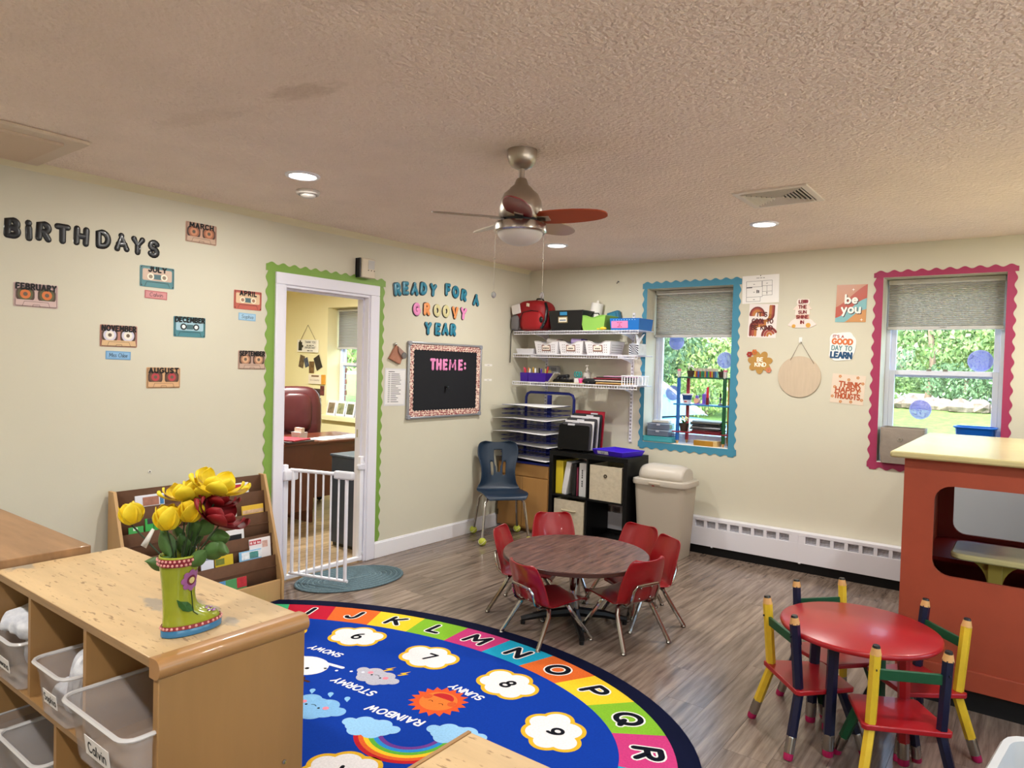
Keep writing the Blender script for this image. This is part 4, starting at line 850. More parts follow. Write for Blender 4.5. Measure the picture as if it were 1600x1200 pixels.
def plate(o, w, h, y, z, col, name='label', text=None, tcol='#333333', x=0, tilt=0, border=None):
    """flat label on the -y face of a thing"""
    M = Matrix.Translation((x, y, z)) @ Matrix.Rotation(R(-tilt), 4, 'X') @ Matrix.Rotation(R(90), 4, 'X')
    if border: G(M).box((-w/2, -h/2, 0), (w/2, h/2, .0008)).o('label_border', mat(border, .5, noise=.3, nsc=60), o); w, h = w*.84, h*.7
    p = G(M).box((-w/2, -h/2, 0), (w/2, h/2, .0015)).o(name, mat(col, .5), o)
    if text:
        g = G(M)
        for i, tx in enumerate(text): ribbon(g, strokes(tx, h*.5/len(text), cy=(len(text)-1-2*i)*h*.4/len(text), fit=w*.85), h*.09/len(text)**.5, .002)
        g.o('lettering', mat(tcol, .6), p, smooth=False)
Z1, Z2, Z3 = [z+.006 for z in SHELF_Z]
# red backpack
t = thing('backpack', 'red emergency backpack with grey side pocket on top shelf', 'backpack', (.215, -.19, Z1)); RED = mat('#8c0f17', .6, noise=.12, nsc=30)
soft(G(), (0, 0, .145), .185, .13, .145, .62, 24, 16).o('body', RED, t, weld=.0001); soft(G(), (.04, -.1, .095), .12, .05, .09, .55).o('front_pocket', mat('#98121a', .6), t, weld=.0001)
G().tube([(-.085, -.135, .02), (-.085, -.135, .11), (-.05, -.135, .17), (.04, -.138, .185), (.12, -.13, .175)], .005, 6).o('zipper', mat('#2a1214', .5), t); soft(G(), (-.15, -.07, .075), .05, .07, .075, .5).o('side_pocket', mat('#6d6a6c', .8), t, weld=.0001)
G(Matrix.Translation((-.13, -.135, .2)) @ Matrix.Rotation(R(-12), 4, 'Y')).bx((0, 0, 0), (.1, .012, .09)).o('paper_pouch', mat('#d5cfcb', .6), t, bev=.012)
G().tube([(.15, -.06, .26), (.19, -.09, .2), (.185, -.1, .1), (.15, -.12, .02)], .014, 6, flat=.4).o('shoulder_strap', BLK, t); G().tube([(-.17, -.1, .05), (-.19, -.125, -.02), (-.188, -.128, -.14), (-.192, -.126, -.3)], .008, 6, flat=.5).o('hanging_strap', BLK, t); G().sph((.15, -.13, .1), .025, .012, .03).o('buckle', BLK, t)
G().tube([(-.04, .05, .28), (-.02, .05, .31), (.04, .05, .31), (.06, .05, .28)], .008, 6).o('grab_handle', BLK, t); G().box((-.01, -.138, .225), (.0, -.13, .255)).box((.008, -.138, .222), (.018, -.13, .252)).o('white_marks', mat('#ddd2b8', .6), t)
t = openbin('storage_bin', 'black storage bin with framed label on top shelf', 'bin', (.625, -.165, Z1), (.31, .26), (.36, .29), .175, BLK, dip=0); plate(t, .1, .055, -.14, .095, '#dcd7c6', text=['~~~~'], tcol='#26507c', tilt=-5, x=-.03, border='#8a7a52'); plate(t, .075, .03, -.147, .15, '#2f7fae', 'blue_sticker', tilt=-5, x=-.02)
o = thing('paper_towel_roll', 'white paper towel roll leaning behind black bin', 'paper towel', (.78, -.06, Z1+.10), (0, R(10), 0)); G().cyl((0, 0, 0), (0, 0, .16), .055, n=20).o('roll', mat('#e9e6e2', .8), o); G().cyl((0, 0, .155), (0, 0, .185), .012, n=10).o('core_tip', mat('#dcd8d0', .7), o)
t = openbin('storage_tub', 'lime green plastic tub on top shelf', 'tub', (.9, -.185, Z1), (.2, .2), (.25, .23), .125, mat('#86b854', .35), dip=.018, rim=.007)
G().tube([(-.07, -.05, .11), (-.03, -.06, .15), (.02, -.05, .15), (.04, -.04, .1)], .005, 6).o('cable_loop', BLK, t)
o = thing('wipes_box', 'dark blue wipes box tilted behind the green tub', 'box', (.985, -.045, Z1+.085), (0, R(-14), 0)); G().bx((0, 0, .05), (.12, .06, .09)).o('box', mat('#1f6a8c', .4), o, bev=.012); G().bx((0, -.031, .055), (.06, .004, .05)).o('lid', mat('#2f7f9c', .4), o, bev=.002)
o = thing('yellow_toy', 'small yellow toy fish lying before the green tub', 'toy', (1.0, -.285, Z1)); G().sph((0, 0, .014), .032, .018, .014).o('body', mat('#dfb92c', .5), o); G().prism([(-.03, .0), (-.055, .014), (-.055, -.014)], .006, .016).o('tail', mat('#dfb92c', .5), o)
t = openbin('storage_basket', 'blue basket with pink printed label on top shelf', 'basket', (1.21, -.17, Z1), (.26, .24), (.275, .26), .095, mat('#1668b8', .35), rim=.004); plate(t, .155, .06, -.128, .045, '#e77fae', text=['~~~ ~~~~', '~~', '~~~', '~~~~ ~~'], tcol='#8a2f5c', x=-.045, tilt=-6); g = G()
for k in range(9): g.disc((-.1+k*.025, .085), .004, 0, .001, 6)
g.M = Matrix(); gg = G(Matrix.Translation((0, -.1335, 0)) @ Matrix.Rotation(R(90), 4, 'X'))
for k in range(9): gg.disc((-.1+k*.025, .084), .004, 0, .001, 6)
gg.o('perforations', mat('#9cc4e6', .5), t, smooth=False)
# middle shelf
openbin('white_box', 'small shallow white box at left end of middle shelf', 'box', (.16, -.2, Z2), (.17, .13), (.2, .15), .045, mat('#dcdce2', .4), rim=.004)
for i, (x, nm, ps, stuff_) in enumerate([(.415, '~~~~', 'leftmost', '#d8d2cc'), (.68, '~~~', 'middle', '#b9a4d6'), (.955, '~~~', 'rightmost', None)]):
    t = openbin('perforated_basket', 'white perforated basket with framed name label, %s of three' % ps, 'basket', (x, -.17, Z2), (.22, .22), (.255, .255), .115, mat('#e2e0e4', .4), 'white baskets', dip=.028, rim=.006, rimm=mat('#bdbab8', .4))
    plate(t, .095, .055, -.1235, .055, '#e6dccf', text=[nm], tilt=-7, border='#7a4a3c'); gg = G(Matrix.Translation((0, -.113, 0)) @ Matrix.Rotation(R(98.6), 4, 'X'))
    for sx in (-1, 1):
        for a in range(2):
            for b_ in range(4): gg.disc((sx*(.066+a*.02), .02+b_*.021), .0042, 0, .0012, 6)
    for a in range(5): gg.disc((-.045+a*.0225, .018), .0042, 0, .0012, 6)
    gg.o('perforations', mat('#6d6a68', .7), t, smooth=False)
    gg = G(Matrix.Translation((.1135, 0, 0)) @ Matrix.Rotation(R(90), 4, 'Z') @ Matrix.Rotation(R(98.6), 4, 'X'))
    for a in range(9):
        for b_ in range(4): gg.disc((-.085+a*.021, .02+b_*.021), .0042, 0, .0012, 6)
    gg.o('side_perforations', mat('#6d6a68', .7), t, smooth=False)
    if stuff_: 
        q = thing('craft_pack', ('crumpled white pack in the leftmost white basket', 'lilac box standing in the middle white basket')[i], 'pack', (x, -.16, Z2+.006), .1)
        G().bx((0, 0, .07), (.13, .09, .13), (.0, .1, 0)).o('pack', mat(stuff_, .5), q, bev=.01); G().bx((.052, -.002, .085), (.02, .092, .1), (0, .1, 0)).o('end_label', mat('#3c2a78' if i else '#c8b0a8', .5), q)
t = thing('tissue_box', 'tissue box with diagonal black stripes at end of middle shelf', 'tissue box', (1.3, -.215, Z2), R(-12)); G().bx((0, 0, .0475), (.105, .105, .095)).o('box', mat('#d6dce6', .5, noise=.15, nsc=30), t, bev=.002); g = G(Matrix.Translation((0, -.053, 0)) @ Matrix.Rotation(R(90), 4, 'X'))
for k in range(-4, 5):
    a = k*.022; pts = [(-.05, a+.045+.05), (-.05, a+.045+.038), (.05, a-.062+.045), (.05, a-.05+.045)]
    pts = [(x, min(.093, max(.002, y))) for x, y in pts]
    if max(p[1] for p in pts)-min(p[1] for p in pts) > .004: g.add([(x, y, 0) for x, y in pts], [(0, 1, 2, 3)])
g.o('stripe_print', mat('#1c2434', .5), t, smooth=False)
def tiss(u, v):
    a = 2*PI*u; r_ = .012+.035*v+.008*math.sin(4*a)*v; return (r_*math.cos(a)*.8+.02*v, r_*math.sin(a)*.6, .094+.065*v+.02*math.sin(2*a+1)*v)
G().grid(tiss, 20, 6).o('tissue', mat('#e8ebf0', .9), t, solid=.001)
# lower shelf
PURP = mat('#3c1a8c', .35)
for i, (x, w) in enumerate(((.17, .085), (.315, .2))):
    t = openbin('pencil_caddy', ('small purple caddy of pink markers at left of lowest shelf', 'wide purple caddy of craft tools on lowest shelf')[i], 'caddy', (x, -.235, Z3), (w*.94, .1), (w, .11), .08, PURP, 'purple caddies', rim=.003)
    cols = ('#d04a6a', '#c83040', '#e08a4a', '#e8e6e0') if i == 0 else ('#c89a3a', '#e8e6e4', '#2a2a34', '#4a2a9c', '#c8b46a', '#b03028')
    for k, c in enumerate(cols):
        px = x-w*.36+k*w*.72/max(1, len(cols)-1); h_ = (.13, .12, .125, .115, .12, .14)[k]
        q = thing('marker_pen', '%s pen standing in the %s purple caddy' % (('pink', 'red', 'orange', 'white') if i == 0 else ('mustard', 'white', 'black', 'violet', 'straw', 'crimson'))[k:k+1][0].join(('', '')) if False else '%s pen in the %s purple caddy' % (((('pink', 'red', 'orange', 'white')) if i == 0 else ('mustard', 'white', 'black', 'violet', 'straw', 'crimson'))[k], ('small', 'wide')[i]), 'pen', (px, -.235+.02*(-1)**k, Z3+.005), (R(6*(-1)**k), R(5*(k-2)*.6), 0), 'pens in the caddies')
        G().cyl((0, 0, 0), (0, 0, h_-.03), .008, n=8).o('barrel', mat(c, .4), q); G().cyl((0, 0, h_-.03), (0, 0, h_), .009, .006, n=8).o('cap', mat(c, .35), q)
t = thing('desk_clock', 'grey plastic gadget standing behind the wide purple caddy', 'gadget', (.36, -.09, Z3)); G().bx((0, 0, .075), (.14, .06, .15)).o('body', mat('#8d8e90', .5), t, bev=.012); G().bx((-.02, -.031, .085), (.05, .004, .05)).o('yellow_dial', mat('#c8b46a', .4), t, bev=.002); G().bx((.03, -.031, .12), (.06, .004, .03)).o('vent_panel', mat('#6d6e72', .5), t)
t = thing('leaning_panel', 'pale board leaning on the wide purple caddy', 'board', (.455, -.26, Z3), (0, R(38), 0)); G().bx((0, 0, .055), (.008, .1, .11)).o('panel', mat('#a9a49a', .5), t, bev=.002)
t = thing('hole_punch', 'black three-hole punch and stapler on lowest shelf', 'hole punch', (.555, -.2, Z3+.003)); G().bx((0, 0, .015), (.18, .1, .03)).o('base', BLK, t, bev=.006); G().bx((-.02, 0, .05), (.15, .05, .03), (0, R(-8), 0)).o('lever', mat('#1c1c20', .4), t, bev=.01)
for k in (-.05, .0, .05): G().cyl((k, -.02, .02), (k, -.02, .045), .012, n=10).o('punch_head', mat('#55575c', .3, .7), t)
stack_sheet('ruler', 'pale wooden ruler along front of lowest shelf', 'ruler', (.62, -.275, Z3), (.42, .03, .004), '#d8cb96')
t = thing('scissors_cup', 'white cup of scissors on lowest shelf', 'cup', (.705, -.2, Z3)); G().lathe([(.033, 0), (.036, .045), (.033, .045), (.03, .005), (.001, .005)], 18).o('cup', mat('#e2e0e0', .4), t)
for k, x in enumerate((-.012, .014)):
    q = thing('scissors', 'teal-handled scissors standing in white cup, %s pair' % ('left', 'right')[k], 'scissors', (.705+x, -.2, Z3+.006), R(20*k), 'scissors in the cup'); G().box((-.006, -.001, 0), (.006, .001, .05)).o('blades', STEEL, q); g = G()
    for s in (-1, 1): g.tube([(s*.012+.011*math.cos(a), 0, .075+.022*math.sin(a)) for a in [2*PI*i/14 for i in range(14)]], .005, 6, closed=True)
    g.tube([(-.01, 0, .055), (0, 0, .045), (.01, 0, .055)], .005, 6); g.o('handles', mat('#1f8a88', .35), q)
t = thing('soap_bottle', 'clear pump bottle with label on lowest shelf', 'bottle', (.775, -.16, Z3)); G().lathe([(.033, 0), (.034, .08), (.03, .095), (.012, .105), (.012, .115)], 18).o('bottle', hazemat('#cfcac4', .35, 'soapy plastic'), t); G().lathe([(.014, .115), (.014, .13), (.006, .132), (.006, .155), (.012, .157), (.012, .165), (.001, .166)], 12).tube([(0, 0, .16), (0, -.03, .158)], .005, 6).o('pump', mat('#d5cfc6', .4), t); G().box((-.012, -.036, .025), (.012, -.033, .06)).o('label', mat('#7a6a72', .5), t)
t = thing('pink_cup', 'small hot pink container on lowest shelf', 'container', (.78, -.27, Z3)); G().lathe([(.016, 0), (.022, .045), (.019, .045), (.015, .004), (.001, .004)], 14).o('cup', mat('#e04a8c', .4), t); G().lathe([(.0225, .03), (.0235, .036), (.0225, .04)], 14).o('rim_band', mat('#e86aa4', .4), t)
t = thing('black_pouch', 'black pouch lying beside paper stack on lowest shelf', 'pouch', (.87, -.23, Z3)); soft(G(), (0, 0, .024), .075, .06, .024, .5).o('pouch', mat('#131316', .7), t, weld=.0001); G().sph((.0, -.06, .018), .004).o('zip_pull', STEEL, t)
rr = random.Random(9)
for k, (c, l) in enumerate([('#b8864a', 'orange envelope at the bottom of paper stack'), ('#cfa86a', 'tan envelope second from bottom of paper stack'), ('#2c2628', 'black folder in the middle of paper stack'), ('#d8d0c4', 'cream sheet pad above the black folder'), ('#4a1a22', 'dark maroon folder in paper stack'), ('#8c2436', 'crimson folder near the top of paper stack'), ('#231f22', 'black folder on top of paper stack'), ('#c796b8', 'lilac folder at the back of paper stack')]):
    stack_sheet('paper_folder', l+' on lowest shelf', 'folder', (1.07+rr.uniform(-.02, .02)+(.06 if k == 7 else 0), -.165+rr.uniform(-.015, .015)+(.02 if k == 7 else 0), Z3+k*.0095), (.28, .22, .0085), c, rr.uniform(-.08, .08), 'folders on the lowest shelf')
t = thing('slotted_basket', 'white slotted basket at right end of lowest shelf', 'basket', (1.275, -.2, Z3)); g = G()
for k in range(7): g.bx((-.075+k*.025, -.09, .04), (.008, .004, .075)); g.bx((-.075+k*.025, .09, .04), (.008, .004, .075))
for k in range(7): g.bx((.077, -.08+k*.027, .04), (.004, .008, .075)); g.bx((-.077, -.08+k*.027, .04), (.004, .008, .075))
g.o('slats', WPLAST, t, smooth=False); G().bx((0, 0, .003), (.16, .19, .006)).o('base', WPLAST, t); G().tube([(-.08, -.094, .08), (.08, -.094, .08), (.08, .094, .08), (-.08, .094, .08)], .005, 6, closed=True).o('rim', WPLAST, t)
# ================================================================ cabinet with drying rack, cube shelf, bin
t = thing('wood_cabinet', 'low oak cabinet under the blue drying rack', 'cabinet', (.31, -.25, 0)); OAK = mat('#a87c46', .5, noise=.18, nsc=3, stretch=(1, 1, .12), coat=.1, detail=6)
G().box((-.29, -.2, .03), (.29, .2, .62)).o('carcass', OAK, t, bev=.003); G().box((-.27, -.17, 0), (.27, .19, .03)).o('plinth', mat('#7a5a34', .6), t)
for s in (-1, 1): d = G().box((s*.003 if s > 0 else -.275, -.216, .05), (.275 if s > 0 else -.003, -.2, .5)).o('door', OAK, t, bev=.002); G().box((s*.272-.008, -.222, .12), (s*.272+.008, -.2, .17)).o('hinge', mat('#5c5040', .4, .7), d)
G().box((-.275, -.212, .51), (.275, -.2, .61)).o('upper_rail', OAK, t, bev=.002)
BLUEM = mat('#17237c', .35, .1)
t = thing('drying_rack', 'blue metal paper drying rack with wire trays on cabinet', 'drying rack', (.36, -.26, .62))
G().tube([(-.27, .13, 0), (-.27, .13, .59), (-.255, .13, .625), (-.22, .13, .64), (.22, .13, .64), (.255, .13, .625), (.27, .13, .59), (.27, .13, 0)], .013, 8).o('hoop_frame', BLUEM, t); G().box((-.26, -.2, 0), (.24, .18, .02)).o('base_tray', BLUEM, t, bev=.004); G().box((-.02, .12, .02), (.02, .14, .62)).o('spine', BLUEM, t)
for k in range(13):
    z = .045+k*.04; g = G().tube([(-.3, -.21, z), (.24, -.21, z), (.24, .12, z), (-.3, .12, z)], .0026, 4, closed=True)
    for j in range(1, 7): g.tube([(-.3+j*.077, -.21, z), (-.3+j*.077, .12, z)], .0015, 4)
    for j in (-.1, 0): g.tube([(-.3, j, z), (.24, j, z)], .002, 4)
    g.o('wire_tray', BLUEM, t)
for k, (z, nm) in enumerate([(.527, 'topmost'), (.407, 'second from top'), (.287, 'third from top'), (.167, 'fourth from top'), (.047, 'lowest')]):
    sh = G().grid(lambda u, v: (-.33+.6*u, (-.3 if k < 3 else -.23)+(.42 if k < 3 else .35)*v, .006+.006*math.sin(5*u)*(1-v)-.01*(1-u)**3), 10, 4).o('paper_sheet', mat('#e4e4e6', .7), loc=(.35, -.27, .62+z), rot=(0, 0, R(3-2*k)), solid=.001); tag(sh, 'white paper sheet on the blue drying rack, %s' % nm, 'paper', 'sheets on the drying rack')
t = thing('cube_shelf', 'black two-by-two cube shelf in the corner', 'shelf', (.985, -.275, 0)); BW_ = mat('#060607', .45, spec=.3)
G().box((-.385, -.19, 0), (.385, .19, .04)).box((-.385, -.19, .73), (.385, .19, .77)).box((-.385, -.19, .04), (-.347, .19, .73)).box((.347, -.19, .04), (.385, .19, .73)).o('outer_frame', BW_, t, bev=.002)
G().box((-.008, -.185, .04), (.008, .185, .73)).o('upright_divider', BW_, t); G().box((-.347, -.185, .377), (.347, .185, .393)).o('shelf_board', BW_, t)
CX, CY = .985, -.275
def fabric_bin(label, x, z, w, h, grom):
    t = openbin('fabric_bin', label, 'bin', (x, CY-.005, z), (w, .34), (w, .34), h, mat('#c3b8a2', .9, noise=.1, nsc=30, bump=.3, bsc=25, bd=.01), 'beige fabric bins', rim=.004, th=.006)
    if grom: G(Matrix.Translation((0, -.174, h*.72)) @ Matrix.Rotation(R(90), 4, 'X')).lathe([(.008, 0), (.016, 0), (.016, .004), (.008, .004)], 16, closed=True).o('grommet', mat('#55504a', .3, .8), t)
    else: G().tube([(-.07, -.174, h*.72), (-.06, -.182, h*.71), (.06, -.182, h*.71), (.07, -.174, h*.72)], .008, 6).o('fabric_handle', mat('#b9ad92', .9), t)
    return t
fabric_bin('beige fabric bin with metal grommet in upper right cube', CX+.175, .393, .3, .29, True); fabric_bin('beige fabric bin with cloth handle in lower left cube', CX-.178, .04, .3, .31, False)
def binder(label, x, w, h, col, tilt=0, txt=None):
    t = thing('ring_binder', label, 'binder', (x, CY-.02, .393), (0, R(tilt), 0), 'binders in the cube shelf'); G().bx((0, 0, h/2), (w, .26, h)).o('cover', mat(col, .4, noise=.04), t, bev=.004); G().bx((0, .01, h/2), (w*.8, .25, h-.012)).o('pages', mat('#d8d6d0', .8), t)
    if txt: 
        g = G(Matrix.Translation((0, -.1312, h*.55)) @ Matrix.Rotation(R(90), 4, 'X') @ Matrix.Rotation(R(-90), 4, 'Z')); ribbon(g, strokes(txt, w*.3, fit=h*.6), w*.05, 0); g.o('spine_lettering', mat('#444444', .6), t, smooth=False)
binder('yellow ring binder in upper left cube', CX-.302, .075, .29, '#cfb92c'); binder('white ring binder leaning beside the yellow one', CX-.255, .05, .29, '#d9d8da', 10); binder('black ring binder between the two white ones', CX-.15, .04, .28, '#17171a'); binder('dark pink folder next to the black binder', CX-.118, .012, .25, '#7c2c44'); binder('white printed ring binder at right of upper left cube', CX-.062, .075, .29, '#d2d2d4', 0, '~~~~ ~~~')
t = thing('file_organizer', 'black stepped desktop file holder with folders on cube shelf', 'file holder', (.80, -.29, .77)); g = G()
for k in range(6):
    y = -.12+k*.042; h_ = .215+k*.018; M = Matrix.Translation((0, y, .02)) @ Matrix.Rotation(R(84), 4, 'X'); G(M).prism(rrect(-.155, 0, .155, h_, .02), -.002, .002).o('file_pocket', BW_, t)
    if k: G(Matrix.Translation((0, y-.018, .02)) @ Matrix.Rotation(R(84), 4, 'X')).bx((.012, h_/2, 0), (.295, h_-.002, .008)).o('papers', mat(('#4a484e', '#e2e0e2', '#3c3a40', '#d8d4d8', '#2e2c30')[k-1], .6), t)
    G(M).bx((-.03+.02*k, h_+.002, 0), (.07, .016, .006)).o('index_tab', mat('#c8c8d0', .3), t)
g = G()
for x in (-.12, .12): g.tube([(x, -.16, .004), (x, .16, .004)], .004, 5).tube([(x, -.13, .004), (x, -.13, .03)], .003, 5).tube([(x, .14, .004), (x, .14, .3)], .003, 5)
g.o('wire_base', BW_, t); G(Matrix.Translation((0, .115, .02)) @ Matrix.Rotation(R(84), 4, 'X')).bx((.012, .165, 0), (.3, .33, .01)).o('red_folder', mat('#a01c30', .5), t)
t = openbin('paper_tray', 'purple plastic tray with white label on cube shelf', 'tray', (1.175, -.27, .77), (.3, .26), (.33, .29), .04, mat('#4527c8', .35), rim=.005, rz=R(-12)); plate(t, .12, .028, -.141, .02, '#dcdcec', text=['~~~~ ~~~', '~~ ~~~'], tcol='#555577', x=-.05, tilt=-20)
# swing-top waste bin
t = thing('waste_bin', 'beige swing-top waste bin between cube shelf and heater', 'waste bin', (1.62, -.275, 0)); BEI = mat('#aea597', .5)
def rr3(w, d, z, r=.05, n=4): return [(x, y, z) for x, y in rrect(-w/2, -d/2, w/2, d/2, r, n)]
def loft(g, secs, cap0=True, cap1=True):
    n = len(secs[0]); g.add([p for s in secs for p in s], [(i*n+k, i*n+(k+1) % n, (i+1)*n+(k+1) % n, (i+1)*n+k) for i in range(len(secs)-1) for k in range(n)]+([tuple(range(n))[::-1]] if cap0 else [])+([tuple((len(secs)-1)*n+k for k in range(n))] if cap1 else [])); return g
loft(G(), [rr3(.36, .27, 0), rr3(.365, .275, .02), rr3(.43, .31, .56), rr3(.43, .31, .585)]).o('body', BEI, t); loft(G(), [rr3(.47, .34, .575, .07), rr3(.475, .345, .59, .07), rr3(.47, .34, .615, .07), rr3(.43, .3, .62, .06)]).o('lid_rim', mat('#b8b0a4', .45), t)
def dome(u, v):
    a = PI*v; x = (-.19+.38*u); s = math.sin(PI*min(1, max(0, u))); e = .82+.18*min(1, 6*min(u, 1-u)); return (x*1.0, -.125*math.cos(a)*e, .615+.12*math.sin(a)**.7*e)
G().grid(dome, 16, 16).o('swing_lid', mat('#bcb5aa', .4), t, solid=.004); 
for s in (0, 1):
    pr = [(-.125*math.cos(PI*v/16)*.82, .615+.12*math.sin(PI*v/16)**.7*.82) for v in range(17)]; G().add([(-.19+.38*s, y, z) for y, z in pr], [tuple(range(17))]).o('lid_end', mat('#bcb5aa', .4), t)
G().bx((-.02, -.175, .592), (.1, .012, .02)).o('lid_latch', mat('#b0a494', .45), t, bev=.006); G().bx((-.03, -.1715, .575), (.02, .004, .008)).o('red_mark', mat('#a03028', .5), t)
# ================================================================ baseboard heater
t = thing('baseboard_heater', 'long white baseboard heater along the back wall', 'heater', (0, 0, 0)); HX0, HX1 = .9, 5.9; HM = mat('#dcdce4', .4)
G().box((HX0, -.078, .075), (HX1, -.002, .226)).box((HX0, -.078, .28), (HX1, -.002, .305)).box((HX0, -.05, .226), (HX1, -.002, .28)).o('cover', HM, t, bev=.002); G().box((HX0, -.045, 0), (HX1, -.002, .078)).o('toe_gap', mat('#0c0c0e', .8), t)
x = HX0+.04; k = 0; GR = mat('#4a4844', .6)
while x < HX1-.1:
    G().box((x, -.0505, .228), (x+.072, -.049, .278)).o('grille', GR, t, smooth=False) if x < 4.6 else None
    if x < 4.6:
        g = G()
        for j in range(5): g.box((x, -.064, .2315+j*.0098), (x+.072, -.05, .2345+j*.0098))
        g.o('louvre', HM, t, smooth=False)
    G().box((x+.072, -.077, .225), (x+.096, -.05, .281)).o('bar', HM, t); x += .096; k += 1
    if k in (17, 37): G().box((x-.02, -.0775, .224), (x+.095, -.05, .282)).box((x+.04, -.0795, .078), (x+.044, -.078, .3)).o('joint_plate', HM, t); x += .1
for x in (1.95, 2.63): G().sph((x, -.08, .074), .01, .006, .006).o('clip', mat('#c8c8cc', .4), t)
# ================================================================ shell chairs and the round table
def crom(st, n):
    out = []; m = len(st)
    for i in range(n+1):
        t = i/n*(m-1); k = min(int(t), m-2); u = t-k; p = [st[max(0, min(m-1, k+d))] for d in (-1, 0, 1, 2)]
        out.append(tuple(.5*((2*b)+(-a+c)*u+(2*a-5*b+4*c-d)*u*u+(-a+3*b-3*c+d)*u**3) for a, b, c, d in zip(*p)))
    return out
def shell(st, curve_seat, curve_back, nu, nv, m, parent, skip=None, ridge=0, th=.007):
    P = crom(st, nv)
    def fn(u, v):
        i = min(nv, int(round(v*nv))); x, z, hw = P[i]; a, b = P[max(0, i-1)], P[min(nv, i+1)]
        tx, tz = b[0]-a[0], b[1]-a[1]; l = math.hypot(tx, tz) or 1; nx, nz = tz/l, -tx/l     # inward normal (up / forward)
        s = 2*u-1; back = max(0, min(1, (i/nv-.42)/.15)); c = curve_seat*(1-back)+curve_back*back
        d = c*abs(s)**2.4
        if ridge and back > 0: d += ridge*math.cos(s*9)*max(0, 1-abs(i/nv-.6)/.14)*(1 if abs(s) < .62 else 0)
        return (x+nx*d, s*hw, z+nz*d)
    return G().grid(fn, nu, nv, skip).o('seat_shell', m, parent, solid=th, sub=1, ang=180)
REDP = mat('#8f0a15', .3, noise=.04, nsc=4, coat=.25)
def red_chair(label):
    t = thing('toddler_chair', label, 'chair', group='red chairs at the round table')
    st = [(.195, .215, .11), (.187, .232, .135), (.12, .238, .148), (.02, .234, .155), (-.075, .228, .156), (-.115, .246, .154), (-.136, .3, .152), (-.155, .36, .15), (-.182, .435, .136), (-.194, .47, .12), (-.198, .482, .09)]
    shell(st, .012, .03, 22, 34, REDP, t, ridge=.004)
    for s, nm in ((-1, 'rear_leg_frame'), (1, 'front_leg_frame')):
        fx, tx = s*.178, s*.06; y = .165 if s < 0 else .185; g = G()
        g.tube([(fx, -y, .012), (tx+s*.022, -.132, .175), (tx+s*.008, -.115, .212), (tx, -.09, .222), (tx, .09, .222), (tx+s*.008, .115, .212), (tx+s*.022, .132, .175), (fx, y, .012)], .0122, 8); fr = g.o(nm, CHROME, t)
        for q in (-1, 1): G().lathe([(.013, 0), (.015, .006), (.011, .014), (.007, .02)], 12, (fx, q*y, 0)).o('glide', mat('#8f8c86', .25, 1), fr)
    G().tube([(-.06, -.085, .214), (-.11, -.088, .222), (-.142, -.09, .25), (-.163, -.09, .32), (-.17, -.075, .345), (-.17, .075, .345), (-.163, .09, .32), (-.142, .09, .25), (-.11, .088, .222), (-.06, .085, .214)], .0085, 8).o('back_support_loop', CHROME, t)
    for q in (-1, 1):
        for z in (.27, .33): G().sph((-.15-(z-.27)*.2, q*.04, z), .006).o('rivet', CHROME, t)
    return t
RC = red_chair('red toddler chair nearest the alphabet rug, its back to us')
for i, (x, y, a, l) in enumerate([(1.865, -2.36, 73, None), (2.22, -2.09, 160, 'red toddler chair right front of round table showing chrome back loop'), (1.51, -2.07, 18, 'red toddler chair at the left end of the round table'), (1.456, -1.635, -47, 'red toddler chair behind table in front of cube shelf'), (1.96, -1.6, -98, 'red toddler chair behind table in front of waste bin'), (2.17, -1.76, 234, 'red toddler chair on the far right of the round table')]):
    if l: dup(RC, (x, y, 0), R(a), l).scale = (1, 1, 1)
    else: RC.location = (x, y, 0); RC.rotation_euler = (0, 0, R(a)); RC.scale = (1, 1, .9)
t = thing('round_table', 'low round table with dark wood-grain top and pedestal', 'table', (1.895, -2.1, 0)); TR, TZ = .425, .425
WALN = mat('#7a5a50', .28, noise=.4, nsc=5, stretch=(12, 1.1, 1), dark='#37241f', coat=.2, detail=7)
G().lathe([(.001, TZ-.028), (TR-.012, TZ-.028), (TR-.004, TZ-.024), (TR-.002, TZ-.004), (TR-.005, TZ), (.001, TZ)], 72).o('table_top', WALN, t, ang=50); G().lathe([(TR-.003, TZ-.026), (TR, TZ-.023), (TR, TZ-.005), (TR-.003, TZ-.002)], 72).o('edge_band', mat('#43241c', .4), t)
G().cyl((0, 0, .06), (0, 0, TZ-.03), .032, n=20).o('pedestal', CHROME, t); G().bx((0, 0, TZ-.033), (.3, .3, .01)).o('mounting_plate', BLK, t)
for k in range(4):
    a = R(40)+k*PI/2; G().tube([(.02*math.cos(a), .02*math.sin(a), .075), (.18*math.cos(a), .18*math.sin(a), .06), (.31*math.cos(a), .31*math.sin(a), .03)], .025, 8, rs=[.03, .024, .016]).o('base_foot', mat('#131315', .45), t); G().lathe([(.014, 0), (.014, .02)], 10, (.3*math.cos(a), .3*math.sin(a), 0)).o('glide', BLK, t)
